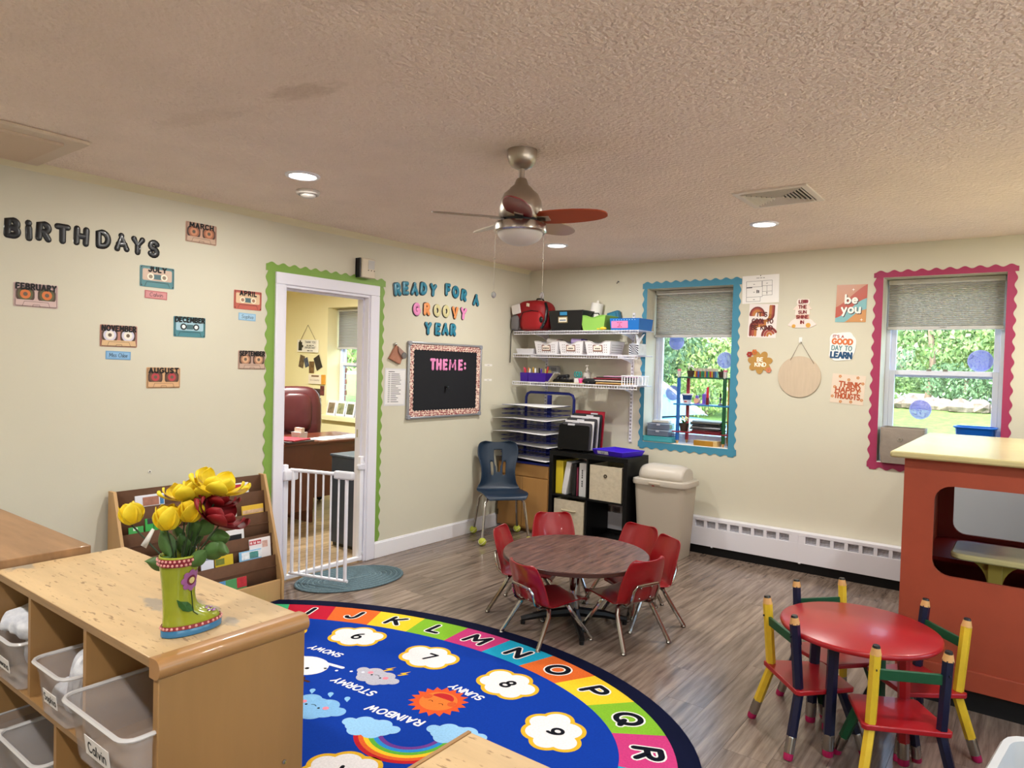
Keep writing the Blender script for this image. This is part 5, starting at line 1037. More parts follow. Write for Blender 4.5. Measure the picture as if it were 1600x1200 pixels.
# navy chair with tennis balls
t = thing('plastic_chair', 'navy plastic school chair with tennis balls on its feet', 'chair', (.335, -.8, 0), R(-40)); NAVY = mat('#15293e', .4, noise=.06, nsc=40)
st = [(.215, .375, .15), (.205, .4, .185), (.13, .41, .2), (0, .4, .205), (-.12, .395, .2), (-.165, .42, .185), (-.185, .48, .16), (-.2, .58, .155), (-.225, .7, .185), (-.24, .78, .18), (-.247, .808, .15), (-.249, .815, .11)]
def nskip(i, j):
    v = j/44; u = i/26
    if .60 < v < .76 and abs(u-.5) < .055+.06*(v-.6)/.16: return True
    if .585 < v < .665 and .1 < abs(u-.5)-.05 < .16: return True
    return False
shell(st, .015, .045, 26, 44, NAVY, t, nskip, th=.008)
for s in (-1, 1):
    g = G().tube([(s*.215, -.2, .03), (s*.14, -.17, .34), (s*.125, -.14, .375), (s*.12, -.1, .383), (s*.12, .1, .383), (s*.125, .14, .375), (s*.14, .17, .34), (s*.215, .2, .03)], .0115, 8); lg = g.o(('rear', '', 'front')[s+1]+'_leg_frame', CHROME, t)
    for q in (-1, 1):
        b_ = G().sph((s*.218, q*.2, .033), .033, n=18, m=12).o('tennis_ball', mat('#b9c24a', .95, noise=.15, nsc=60), t); G().tube([(s*.218+.0335*math.cos(a)*math.cos(.5*math.sin(2*a)), q*.2+.0335*math.sin(a)*math.cos(.5*math.sin(2*a)), .033+.0335*math.sin(.5*math.sin(2*a))) for a in [2*PI*k/24 for k in range(24)]], .0015, 4, closed=True).o('seam', mat('#e4e4d0', .8), b_)
# ================================================================ pencil table and chairs
REDW = mat('#9c131c', .33, noise=.05, nsc=3, coat=.1); YEL = mat('#d9b62c', .4, noise=.08, nsc=30); NVY = mat('#0d1130', .35); GRN = mat('#0d4a2c', .4); TIPW = mat('#cf9e62', .6, noise=.1, nsc=30); FER = mat('#a8a29a', .28, 1); ERAS = mat('#a5124f', .6)
def pencil(parent, a, b, r, m, name, tip=False, eraser=True):
    a, b = Vector(a), Vector(b); d = (b-a).normalized(); L = (b-a).length
    p = G().tube([tuple(a+d*(.085 if eraser else 0)), tuple(b-d*(.03 if tip else 0))], r, 6).o(name, m, parent, smooth=False)
    if eraser:
        G().tube([tuple(a), tuple(a+d*.006), tuple(a+d*.026)], r, 12, rs=[r*.85, r*.95, r*.95]).o('eraser', ERAS, p)
        prof = []; n = 11
        for k in range(n): prof.append((a+d*(.026+.062*k/(n-1)), r*(1.04 if k % 2 else .96)))
        G().tube([tuple(x) for x, _ in prof], r, 14, rs=[q for _, q in prof]).o('ferrule', FER, p)
    if tip:
        G().tube([tuple(b-d*.034), tuple(b-d*.008)], r, 10, rs=[r*1.0, r*.74]).o('sharpened_wood', TIPW, p); G().tube([tuple(b-d*.008), tuple(b)], r, 10, rs=[r*.72, r*.6]).o('lead_tip', BLK, p)
    return p
def pencil_chair(label):
    """faces +x; seat at .26, pencils for legs and back posts"""
    t = thing('pencil_chair', label, 'chair', group='pencil chairs')
    G().prism([(-.13, -.14), (-.115, -.15), (.115, -.125), (.125, -.115), (.125, .115), (.115, .125), (-.115, .15), (-.13, .14)], .24, .26).o('seat', REDW, t, bev=.004)
    for s, m in ((1, YEL), (-1, NVY)):
        pencil(t, (-.165, s*.165, 0), (-.105, s*.118, .24), .019, m, 'rear_leg'); pencil(t, (.16, s*.15, 0), (.085, s*.09, .24), .019, GRN if s > 0 else NVY, 'front_leg')
        po = pencil(t, (-.108, s*.118, .26), (-.135, s*.118, .55), .0195, m, 'back_post', tip=True, eraser=False); G().sph((-.147, s*.118, .465), .0045, .002, .0045).o('screw_cap', BLK, po)
    G(Matrix.Translation((-.126, 0, .445)) @ Matrix.Rotation(R(-5), 4, 'Y')).bx((0, 0, 0), (.012, .22, .038)).o('back_rail', GRN, t, bev=.002)
    return t
PC = pencil_chair('pencil-legged red chair at front, nearest us, by the red table')
def face(bx0, by0, bx1, by1): return None
for i, (x, y, a, l) in enumerate([(3.632, -2.665, 118, None), (3.302, -2.54, 42, 'pencil-legged red chair at the left of the red table'), (3.645, -2.29, 223, 'pencil-legged red chair tucked beside the orange play stand'), (3.335, -2.215, -42, 'pencil-legged red chair behind the red table')]):
    if l: dup(PC, (x, y, 0), R(a), l)
    else: PC.location = (x, y, 0); PC.rotation_euler = (0, 0, R(a))
t = thing('pencil_table', 'round red children table standing on giant pencil legs', 'table', (3.465, -2.455, 0), R(27)); G().lathe([(.001, .455), (.285, .455), (.297, .46), (.3, .468), (.297, .476), (.29, .48), (.001, .48)], 64).o('table_top', REDW, t, ang=50)
for k, m in enumerate((GRN, NVY, NVY, REDW)):
    a = PI/4+k*PI/2; pencil(t, (.195*math.cos(a), .195*math.sin(a), 0), (.18*math.cos(a), .18*math.sin(a), .456), .022, m, 'leg')
# ================================================================ orange play stand
t = thing('play_stand', 'orange wooden play stand with yellow counter top', 'play furniture', (3.53, -1.87, 0)); ORP = mat('#9c452e', .5, noise=.1, nsc=5, bump=.05, bsc=60); YTOP = mat('#c4ba88', .25, noise=.06, nsc=3); DRED = mat('#7d2018', .5)
LX, DY = 1.45, 1.36
def holepanel(g, w, z0, z1, hx0, hx1, hz0, hz1, r, M):
    ins = rrect(hx0, hz0, hx1, hz1, r, 6); n = len(ins); out = []
    for x, z in ins:
        cx, cz = (hx0+hx1)/2, (hz0+hz1)/2; dx, dz = x-cx, z-cz; s = 9
        if dx > 1e-6: s = min(s, (w-cx)/dx)
        if dx < -1e-6: s = min(s, (-cx)/dx)
        if dz > 1e-6: s = min(s, (z1-cz)/dz)
        if dz < -1e-6: s = min(s, (z0-cz)/dz)
        out.append([cx+dx*s, cz+dz*s])
    for c in ((w, z0), (w, z1), (0, z1), (0, z0)):       # pull the nearest outer points onto the panel corners
        k = min(range(n), key=lambda i: math.hypot(out[i][0]-c[0], out[i][1]-c[1])); out[k] = list(c)
    o = g.M; g.M = o @ M; g.ring([tuple(p) for p in out], ins, 0, .022); g.M = o; return g
FM = Matrix.Translation((0, .022, 0)) @ Matrix.Rotation(R(90), 4, 'X')
holepanel(G(), LX, .13, 1.125, .125, 1.2, .6, 1.01, .07, FM).o('front_panel', ORP, t, smooth=False); holepanel(G(), LX, .13, 1.125, .1, 1.2, .55, .98, .07, Matrix.Translation((0, DY, 0)) @ Matrix.Rotation(R(90), 4, 'X')).o('rear_panel', DRED, t, smooth=False)
G().box((0, .022, .03), (.02, DY-.02, 1.125)).o('side_panel', ORP, t, bev=.002); G().box((LX-.02, .022, .03), (LX, DY-.02, 1.125)).o('side_panel', ORP, t, bev=.002); G().box((-.055, -.06, 1.125), (LX+.05, DY+.02, 1.155)).o('counter_top', YTOP, t, bev=.01)
G().box((-.005, -.012, .11), (LX, .02, .2)).o('skirt_board', ORP, t, bev=.003); G().box((.03, .05, 0), (LX-.03, DY-.05, .1)).o('black_plinth', mat('#0c0c0d', .6), t); G().box((.02, .022, .1), (LX-.02, DY-.02, .12)).o('floor_board', DRED, t); G().box((.02, .75, .5), (LX-.02, DY-.025, .52)).o('inner_shelf', mat('#8c1a1a', .45), t)
q = thing('grey_board', 'grey board standing against back wall behind the play stand', 'board', (4.35, -.1, .0)); G().box((-.8, -.006, .31), (.75, .006, .86)).o('board', mat('#aab0b6', .5), q, bev=.002); G().box((-.8, -.008, .0), (-.77, .004, .31)).box((.72, -.008, 0), (.75, .004, .31)).o('feet', mat('#8f9498', .5), q)  # plain grey board filling the view through the stand's rear opening
t = thing('small_bench', 'yellow rounded bench table inside the orange play stand', 'bench', (4.12, -1.42, .12)); G(Matrix.Translation((0, 0, 0))).prism(rrect(-.42, -.16, .42, .2, .06, 5), .5, .53).o('bench_top', YTOP, t, bev=.008)
YW = mat('#b9a24a', .45)
for s in (-1, 1):
    G().box((s*.24-.03, -.04, 0), (s*.24+.03, .06, .5)).o('post', YW, t, bev=.005); G(Matrix.Translation((s*.24, .02, 0)) @ Matrix.Rotation(R(90), 4, 'X')).prism([(-.03, .36)]+arc(-.13, .36, .1, .12, 0, 80, 6)+[(-.14, .5), (.14, .5)]+arc(.13, .36, .1, .12, 100, 180, 6)+[(.03, .36)], 0, .03).o('corner_brace', YW, t)
    G().box((s*.24-.05, -.12, 0), (s*.24+.05, .16, .03)).o('foot', YW, t, bev=.005)
# grey tub lower right
t = thing('grey_tub', 'light grey plastic tub on floor at right edge', 'tub', (4.16, -2.93, 0), R(-8)); loft(G(), [rr3(.36, .46, 0, .06), rr3(.38, .48, .02, .07), rr3(.41, .51, .26, .08), rr3(.46, .56, .268, .1), rr3(.465, .565, .28, .1), rr3(.45, .55, .29, .09), rr3(.41, .51, .285, .08), rr3(.385, .485, .2, .07), rr3(.35, .45, .02, .06)]).o('tub_body', mat('#bfbfbd', .45), t, ang=50); loft(G(), [rr3(.28, .38, .0205, .05), rr3(.28, .38, .0245, .05)]).o('floor_panel', mat('#a9aaa9', .5), t)
# ================================================================ alphabet rug
RA, RB_, RT = 1.667, 1.11, .204
t = thing('alphabet_rug', 'oval blue weather and alphabet rug with navy edge', 'rug', (1.5, -3.6, .0), RT); RUG = dict(rough=.95)
def ell(a, b, n=96): return [(a*math.cos(2*PI*k/n), b*math.sin(2*PI*k/n)) for k in range(n)]
rm = lambda c, nz=.12: mat(c, .95, noise=nz, nsc=120, spec=.12)
G().prism(ell(RA, RB_), .0, .006).o('navy_edge', rm('#060c2a'), t, smooth=False)
G().prism(ell(RA-.31, RB_-.31), .006, .0068).o('blue_field', rm('#08379c'), t, smooth=False)
aO, bO, aI, bI = RA-.09, RB_-.09, RA-.31, RB_-.31; aM, bM = RA-.195, RB_-.195
N_ = 2600; cum = [0]
for k in range(N_):
    t0, t1 = 2*PI*k/N_, 2*PI*(k+1)/N_; cum.append(cum[-1]+math.hypot(aM*(math.cos(t1)-math.cos(t0)), bM*(math.sin(t1)-math.sin(t0))))
def par(s):
    s %= cum[-1]; lo, hi = 0, N_
    while hi-lo > 1:
        m_ = (lo+hi)//2
        if cum[m_] <= s: lo = m_
        else: hi = m_
    return 2*PI*lo/N_
def loc_(x, y): d = (x-1.5, y+3.6); c, s = math.cos(-RT), math.sin(-RT); return (d[0]*c-d[1]*s, d[0]*s+d[1]*c)
lm = loc_(1.615, -2.70); tm = math.atan2(lm[1]/bM, lm[0]/aM); sm = cum[int((tm % (2*PI))/(2*PI)*N_)]
step = cum[-1]/28; ALPH = 'ABCDEFGHIJKLMNOPQRSTUVWXYZ'; COLS = ['#c23a78', '#1b9cc0', '#d9672c', '#e8c52c', '#7db32e']
for k, ch in enumerate(ALPH+'  '):
    s = sm-(k-12)*step; col = COLS[(k-12) % 5]
    if ch == 'I': col = '#b81a34'
    if ch == 'H': col = '#3aa872'
    ts = [par(s+step*(j/6-.5)) for j in range(7)]
    for j in range(1, 7):
        while ts[j] < ts[j-1]: ts[j] += 2*PI
    G().prism([(aI*math.cos(q), bI*math.sin(q)) for q in ts][::-1]+[(aO*math.cos(q), bO*math.sin(q)) for q in ts], .006, .0072).o('letter_tile', rm(col), t, smooth=False)
    q = par(s); cx, cy = aM*math.cos(q), bM*math.sin(q); an = math.atan2(math.sin(q)/bM, math.cos(q)/aM)-PI/2
    M = Matrix.Translation((cx, cy, 0)) @ Matrix.Rotation(an, 4, 'Z'); st = strokes(ch, .1, slant=.15, wx=1.1)
    if ch == ' ': continue
    ribbon(G(M), st, .042, .0076).o('letter_outline', rm('#e8e4e0'), t, smooth=False); ribbon(G(M), st, .026, .008).o('letter', rm('#0c0f1c'), t, smooth=False)
def blob(cx, cy, an, circles, z, col, name):
    M = Matrix.Translation((*loc_(cx, cy), 0)) @ Matrix.Rotation(an-RT, 4, 'Z'); pts = []
    for k in range(120):
        c_, s_ = math.cos(2*PI*k/120), math.sin(2*PI*k/120); best = .01
        for x, y, r_ in circles:
            b_ = x*c_+y*s_; q_ = b_*b_-(x*x+y*y-r_*r_)
            if q_ > 0: best = max(best, b_+math.sqrt(q_))
        pts.append((best*c_, best*s_))
    g = G(M).prism(pts, z-.0003, z)
    g.o(name, rm(col), t, smooth=False); return M
def outward(x, y):
    p = loc_(x, y); return math.atan2(p[1]/bI**2, p[0]/aI**2)+RT-PI/2
CL = [(0, 0, .085), (-.085, .025, .055), (.085, .025, .055), (-.075, -.045, .05), (.075, -.045, .05), (0, .055, .06), (0, -.06, .06), (.0, 0, .07)]
for ch, x, y in (('6', 1.104, -3.055), ('7', 1.586, -2.995), ('8', 2.076, -2.976), ('9', 2.48, -3.19), ('5', .74, -3.31), ('0', 2.43, -3.62), ('1', 2.04, -3.93), ('2', 1.56, -4.06), ('3', 1.06, -3.98), ('4', .7, -3.68)):
    an = outward(x, y); blob(x, y, an, [(a, b, r_+.018) for a, b, r_ in CL], .0073, '#dcae2c', 'cloud_outline'); M = blob(x, y, an, CL, .0077, '#e4e2e4', 'number_cloud')
    ribbon(G(M), strokes(ch, .07, slant=.1), .016, .0082).o('number', rm('#11131c'), t, smooth=False)
def rug_text(tx, x, y, an, h): 
    M = Matrix.Translation((*loc_(x, y), 0)) @ Matrix.Rotation(an-RT, 4, 'Z'); ribbon(G(M), strokes(tx, h, slant=.12, gap=.3), h*.24, .0076).o('lettering', rm('#e6e6ec'), t, smooth=False)
rug_text('RAINBOW', 1.89, -3.52, R(190), .042); rug_text('STORMY', 1.555, -3.457, R(184), .042); rug_text('SNOWY', 1.14, -3.29, R(188), .04); rug_text('SUNNY', 1.985, -3.164, R(177), .04)
FC = [(0, 0, .06), (-.06, .005, .045), (.06, .005, .045), (-.1, -.01, .03), (.1, -.01, .03), (-.03, .035, .045), (.035, .035, .045), (-.04, -.025, .045), (.04, -.025, .045)]
def facecloud(x, y, an, col, sc_=1.0, mouth=True):
    M = blob(x, y, an, [(a*sc_, b*sc_, r_*sc_) for a, b, r_ in FC], .0074, col, 'weather_cloud')
    for s in (-1, 1): G(M).disc((s*.05*sc_, -.012), .014, .0077, .0079, 12).o('cheek', rm('#e58a9c'), t); G(M).disc((s*.028*sc_, .002), .006, .0077, .0079, 10).o('eye', rm('#151515'), t)
    ribbon(G(M), [arc(0, -.002, .014, .01, 200, 340, 6)], .003, .0079).o('mouth', rm('#151515'), t, smooth=False); return M
M = facecloud(1.551, -3.319, R(182), '#b3b3c0')
for k, (x, y) in enumerate(((1.545, -3.225), (1.635, -3.215))):
    Mb = Matrix.Translation((*loc_(x, y), 0)) @ Matrix.Rotation(R(190)-RT, 4, 'Z'); G(Mb).prism([(.01, .03), (-.02, -.004), (-.002, -.004), (-.012, -.035), (.022, .006), (.004, .006), (.022, .03)], .0073, .0076).o('lightning_bolt', rm('#e0b02c'), t, smooth=False)
facecloud(1.56, -3.69, R(190), '#7fb4e0', 1.25)
for x, y in ((1.44, -3.6), (1.53, -3.57), (1.58, -3.62), (1.5, -3.64), (1.62, -3.55)):
    Mb = Matrix.Translation((*loc_(x, y), 0)) @ Matrix.Rotation(R(215), 4, 'Z'); G(Mb).prism([(0, .034)]+arc(0, 0, .013, .016, 20, -200, 8), .0073, .0076).o('rain_drop', rm('#86bce4'), t, smooth=False)
Ms = Matrix.Translation((*loc_(1.944, -3.309), 0)) @ Matrix.Rotation(R(185)-RT, 4, 'Z')
G(Ms).prism([((.135 if k % 2 else .105)*math.cos(2*PI*k/36), (.135 if k % 2 else .105)*math.sin(2*PI*k/36)) for k in range(36)], .0070, .0074).o('sun_rays', rm('#d8552a'), t, smooth=False); G(Ms).disc((0, 0), .085, .0074, .0077, 28).o('sun_face', rm('#e07834'), t, smooth=False); G(Ms).prism(arc(0, -.03, .055, .045, 180, 360, 12), .0077, .008).o('red_cap', rm('#b8282c'), t, smooth=False)
for s in (-1, 1): G(Ms).disc((s*.068, -.01), .022, .0077, .0079, 14).o('sun_cheek', rm('#cf5a2c'), t); ribbon(G(Ms), [arc(s*.028, .02, .01, .008, 180, 360, 6)], .003, .0082).o('closed_eye', rm('#3a1410'), t, smooth=False)
rc = loc_(2.035, -3.56)
for k, c in enumerate(('#b8202c', '#d9602a', '#e6c02c', '#5aa83a', '#2a86cc', '#6a3a8c')):
    ro, ri = .235-k*.019, .235-(k+1)*.019; Mr = Matrix.Translation((*rc, 0)) @ Matrix.Rotation(R(30)-RT, 4, 'Z'); G(Mr).prism(arc(0, 0, ro, ro, 180, 360, 24)+arc(0, 0, ri, ri, 360, 180, 24), .0070+k*.00001, .0073+k*.00001).o('rainbow_band', rm(c), t, smooth=False)
blob(1.879, -3.649, R(200), FC, .0076, '#93c4ea', 'rainbow_cloud'); blob(2.187, -3.468, R(200), FC, .0076, '#93c4ea', 'rainbow_cloud')
Mw = Matrix.Translation((*loc_(1.2, -3.46), 0)) @ Matrix.Rotation(R(188)-RT, 4, 'Z'); G(Mw).disc((0, 0), .12, .0072, .0075, 32, .1).o('snowman_head', rm('#e6e6ea'), t, smooth=False); ribbon(G(Mw), [[(-.17, -.075), (.17, -.06)]], .022, .0078).o('hat_brim', rm('#e6e6ea'), t, smooth=False); G(Mw).disc((-.03, .02), .011, .0075, .0078, 10).disc((.05, .02), .011, .0075, .0078, 10).o('coal_eyes', rm('#151515'), t, smooth=False)
ribbon(G(Mw), [[(-.09, .1), (-.12, .14)], [(-.12, .12), (-.14, .12)], [(-.11, .13), (-.1, .15)]], .016, .0076).o('twig', rm('#4a2c20'), t, smooth=False)
for x, y in ((1.36, -3.4), (1.42, -3.36), (1.3, -3.42), (1.47, -3.33)): g = G(); px, py = loc_(x, y); g.disc((px, py), .008, .007, .0075, 10); g.o('snow_dot', rm('#dfe4f2'), t, smooth=False)
# ================================================================ foreground storage units
BIRCH = mat('#9f784a', .42, noise=.2, nsc=2.4, stretch=(1.2, 1.2, .16), coat=.15, detail=7)
def worn_top():
    m = mat('#ccae82', .42, noise=.16, nsc=5, stretch=(.5, 3, 1), coat=.12, detail=7).copy(); m.name = 'worn birch top'; n = m.node_tree; b = n.nodes['Principled BSDF']; src = b.inputs['Base Color'].links[0].from_socket
    tc = n.nodes.new('ShaderNodeTexCoord')
    def layer(last, scale, stretch, lo, hi, col, k):
        mp = n.nodes.new('ShaderNodeMapping'); mp.inputs['Scale'].default_value = stretch; n.links.new(tc.outputs['Object'], mp.inputs[0])
        nz = n.nodes.new('ShaderNodeTexNoise'); nz.inputs['Scale'].default_value = scale; nz.inputs['Detail'].default_value = 5; n.links.new(mp.outputs[0], nz.inputs['Vector'])
        rg = n.nodes.new('ShaderNodeMapRange'); rg.inputs[1].default_value = lo; rg.inputs[2].default_value = hi; rg.inputs[3].default_value = 0; rg.inputs[4].default_value = k; n.links.new(nz.outputs[0], rg.inputs[0])
        mx = n.nodes.new('ShaderNodeMix'); mx.data_type = 'RGBA'; n.links.new(rg.outputs[0], mx.inputs[0]); n.links.new(last, mx.inputs[6]); mx.inputs[7].default_value = lin(col); return mx.outputs[2]
    s = layer(src, 22, (1, 4, 1), .62, .68, '#7d5c3c', .75); s = layer(s, 3.2, (1, 1.6, 1), .6, .63, '#8f877c', .8)
    n.links.new(s, b.inputs['Base Color']); return m
WTOP = worn_top(); PLYE = mat('#9a7a56', .5, noise=.2, nsc=40, stretch=(.1, .1, 3))
t = thing('cubby_unit', 'birch toddler cubby unit with worn top in the foreground', 'storage unit', (1.82, -4.59, 0)); x0, x1, y0, y1 = -.455, .61, -.2, .2
G().box((x0, y0, .775), (x1-.03, y1, .8)).o('worn_top', WTOP, t, bev=.003); G().box((x0, y0-.001, .777), (x1-.04, y0+.003, .798)).o('top_edge_band', PLYE, t)
def nos(g):
    pts = [(x1-.035, .803)]+[(x1-.01+.024*math.cos(R(a)), .781+.024*math.sin(R(a))) for a in range(80, -91, -17)]+[(x1-.035, .757)]
    g.M = Matrix(((1, 0, 0, 0), (0, 0, 1, y0-.004), (0, 1, 0, 0), (0, 0, 0, 1))); return g.prism(pts, 0, y1-y0+.008)
nos(G()).o('end_nosing', mat('#a87c4e', .38, noise=.12, nsc=4, coat=.3), t); G().box((x1-.025, y0, .03), (x1, y1, .76)).o('end_panel', BIRCH, t, bev=.003); G().box((x0, y0, .03), (x0+.02, y1, .775)).o('end_panel', BIRCH, t, bev=.003)
G().box((x0, y1-.012, .03), (x1-.02, y1, .775)).o('back_panel', BIRCH, t)
for x in (-.165, .215): G().box((x-.009, y0+.002, .48), (x+.009, y1-.012, .775)).o('upper_divider', BIRCH, t)
G().box((x0+.02, y0, .462), (x1-.025, y1-.012, .48)).o('middle_shelf', BIRCH, t); G().box((x0+.02, y0, .06), (x1-.025, y1-.012, .08)).o('bottom_shelf', BIRCH, t); G().box((x0+.02, y0-.002, .463), (x1-.026, y0+.001, .479)).o('shelf_edge_band', PLYE, t)
for x in (.03,): G().box((x-.009, y0+.002, .08), (x+.009, y1-.012, .462)).o('lower_divider', BIRCH, t)
G().box((x0+.02, y0+.02, 0), (x1-.02, y1-.02, .06)).o('base', mat('#6e5334', .6), t); G(Matrix.Translation((x1, .14, .42)) @ Matrix.Rotation(R(90), 4, 'Y')).lathe([(.006, 0), (.006, .003), (.001, .004)], 10).o('screw', CHROME, t)
t = thing('low_cupboard', 'worn brown wooden cupboard top at the left edge', 'storage unit', (.87, -4.64, 0)); G().box((-.45, -.16, .795), (.45, .14, .825)).o('top', mat('#9a7450', .45, noise=.25, nsc=4, stretch=(.4, 3, 1), coat=.15, dark='#7a5a3c', detail=7), t, bev=.003); G().box((-.43, -.14, .06), (-.41, .12, .795)).o('side_panel', mat('#7a5436', .5), t); G().box((.35, -.14, .06), (.37, .12, .795)).o('side_panel', mat('#7a5436', .5), t); G().box((-.41, .1, .06), (.35, .12, .795)).o('back_panel', mat('#7a5436', .5), t); G().box((-.43, -.14, 0), (.37, .12, .06)).o('base', mat('#5c4028', .6), t); G().box((-.41, -.14, .4), (.35, .1, .42)).o('shelf', mat('#7a5436', .5), t)
t.location.x = .905
t = thing('birch_shelf', 'birch shelf unit corner at bottom edge of the picture', 'storage unit', (3.56, -4.77, 0)); G().box((-.4, -.2, .74), (.4, .2, .76)).o('top', WTOP, t, bev=.003); G().box((-.408, -.2, .738), (-.4, .2, .761)).o('edge_strip', mat('#a07a4e', .4), t); G().box((-.39, -.19, .05), (-.37, .19, .74)).o('side_panel', BIRCH, t); G().box((.37, -.19, .05), (.39, .19, .74)).o('side_panel', BIRCH, t); G().box((-.37, .17, .05), (.37, .19, .74)).o('back_panel', BIRCH, t); G().box((-.37, -.19, .38), (.37, .17, .4)).o('shelf', BIRCH, t); G().box((-.38, -.18, 0), (.38, .18, .05)).o('base', mat('#6e5334', .6), t)
t.location = (3.525, -4.705, 0)
# clear bins
CLEAR = hazemat('#d6d2d2', .78, 'clear plastic', .25); RIMC = hazemat('#dedcdc', .35, 'clear plastic rim', .2)
def clear_bin(label, loc, w, d, h, txt, rz=0, lab=(.09, .04)):
    t = thing('clear_bin', label, 'bin', loc, rz, 'clear plastic bins')
    loft(G(), [rr3(w*.82, d*.86, 0, .02), rr3(w*.84, d*.88, .01, .025), rr3(w*.94, d*.95, h*.8, .03), rr3(w*.97, d*.97, h*.82, .03), rr3(w, d, h, .03)], True, False).o('bin_wall', CLEAR, t, solid=.0025, ang=60)
    G().tube(rr3(w+.008, d+.008, h, .035), .0065, 6, closed=True, flat=.8).o('rim', RIMC, t)
    if txt: plate(t, lab[0], lab[1], -d*.452-.004, h*.42, '#e6e2e0', 'name_label', [txt], '#1a1a1e', tilt=-7)
    return t
clear_bin('large clear bin labelled Calvin sticking out of the cubby', (2.245, -4.665, .484), .34, .38, .15, 'Calvin', 0, (.13, .05)); clear_bin('clear bin labelled Sophia in the middle cubby', (1.865, -4.68, .484), .215, .27, .145, 'Sophia'); clear_bin('clear bin of diapers in the left upper cubby', (1.51, -4.68, .484), .22, .27, .145, '~~ana')
clear_bin('empty clear bin in the lower cubby, right one', (1.66, -4.67, .084), .3, .3, .25, None); clear_bin('clear bin in the lower cubby at left edge', (1.445, -4.67, .084), .12, .3, .25, '~~~')
DIA = mat('#dcdde2', .9, noise=.12, nsc=25, dark='#b9bcc8', bump=.4, bsc=30, bd=.01)
def diaper(label, loc, s, rot, seed):
    q = random.Random(seed); ph = [q.uniform(0, 6) for _ in range(4)]
    def fn(u, v):
        a = -PI+2*PI*u; b = -PI/2+PI*v; p = lambda x: math.copysign(abs(x)**.7, x); k = 1+.1*math.sin(5*a+ph[0]+3*v)+.08*math.sin(9*v+ph[1]+2*a)+.05*math.sin(13*a+ph[2])
        return (s[0]*k*p(math.cos(b))*p(math.cos(a)), s[1]*k*p(math.cos(b))*p(math.sin(a)), s[2]*k*p(math.sin(b)))
    o = thing('diaper', label, 'diaper', loc, rot, 'diapers in the clear bins'); G().grid(fn, 36, 20).o('padding', DIA, o, weld=.0001)
diaper('folded white diaper leaning in the middle clear bin', (1.915, -4.72, .59), (.042, .06, .085), (.1, .2, .5), 1); diaper('white diaper lying deep in the middle clear bin', (1.84, -4.7, .53), (.07, .075, .038), (.2, 0, .2), 2); diaper('white diaper heaped over the left clear bin', (1.5, -4.69, .655), (.1, .1, .03), (.15, .1, .5), 3); diaper('crumpled diaper inside the left clear bin', (1.51, -4.67, .56), (.07, .08, .06), (0, .2, .9), 4); diaper('small crumpled wipe pack at right in the large clear bin', (2.345, -4.62, .565), (.045, .06, .05), (.2, .3, .2), 5)
# ================================================================ boot vase with flowers
t = thing('boot_vase', 'lime green ceramic rain boot vase with purple flower', 'vase', (2.30, -4.675, .8), R(88)); LIME = mat('#98a02e', .18, noise=.12, nsc=9, coat=.6)
def bsec(z, xb, xf, w, n=24):
    cx, rx = (xb+xf)/2, (xf-xb)/2; return [(cx+rx*math.cos(2*PI*k/n), w*math.sin(2*PI*k/n), z) for k in range(n)]
SEC = [(.004, -.04, .105, .034), (.014, -.042, .108, .037), (.026, -.042, .108, .037), (.04, -.041, .1, .036), (.052, -.04, .08, .035), (.062, -.04, .055, .034), (.075, -.04, .042, .0335), (.1, -.041, .036, .034), (.135, -.044, .038, .037), (.165, -.047, .043, .041), (.19, -.05, .047, .044), (.205, -.051, .05, .046)]
loft(G(), [bsec(*s) for s in SEC], True, False).o('boot_body', LIME, t, solid=.004, off=-1, sub=1, ang=60)
loft(G(), [bsec(0, -.041, .106, .036), bsec(.003, -.0445, .1105, .0395), bsec(.017, -.0445, .1105, .0395), bsec(.019, -.043, .109, .038)]).o('blue_sole', mat('#2f6f9c', .25, coat=.5), t)
def checks(z0, z1, a, name):
    g = G(); h = G(); n = 30
    g2 = loft(G(), [bsec(z0, a[0], a[1], a[2]), bsec(z1, a[3], a[4], a[5])], False, False); g2.o(name, mat('#8c2a3a', .3, coat=.4), t)
    for k in range(n):
        for r_ in range(2 if z1-z0 > .015 else 1):
            f = (r_+.5)/(2 if z1-z0 > .015 else 1); th = 2*PI*(k+.5*r_)/n; cx = (a[0]+a[1])/2*(1-f)+(a[3]+a[4])/2*f; rx = (a[1]-a[0])/2*(1-f)+(a[4]-a[3])/2*f; w = a[2]*(1-f)+a[5]*f
            h.sph((cx+rx*math.cos(th), w*math.sin(th), z0+(z1-z0)*f), .0036, .0036, .0036, 6, 4)
    h.o(name+'_beads', mat('#d99a94', .3, coat=.4), t)
checks(.18, .2, (-.0515, .0485, .0445, -.053, .0515, .047), 'checked_cuff'); checks(.019, .029, (-.0445, .1105, .0395, -.0445, .109, .039), 'checked_welt')
def onboot(z, u): # point on the camera-facing side (local -y)
    for s0, s1 in zip(SEC, SEC[1:]):
        if s0[0] <= z <= s1[0]: f = (z-s0[0])/(s1[0]-s0[0]); xb, xf, w = [s0[i]*(1-f)+s1[i]*f for i in (1, 2, 3)]; break
    cx, rx = (xb+xf)/2, (xf-xb)/2; c = max(-1, min(1, (u-cx)/rx)); return (u, -w*math.sqrt(max(0, 1-c*c))-.0012, z)
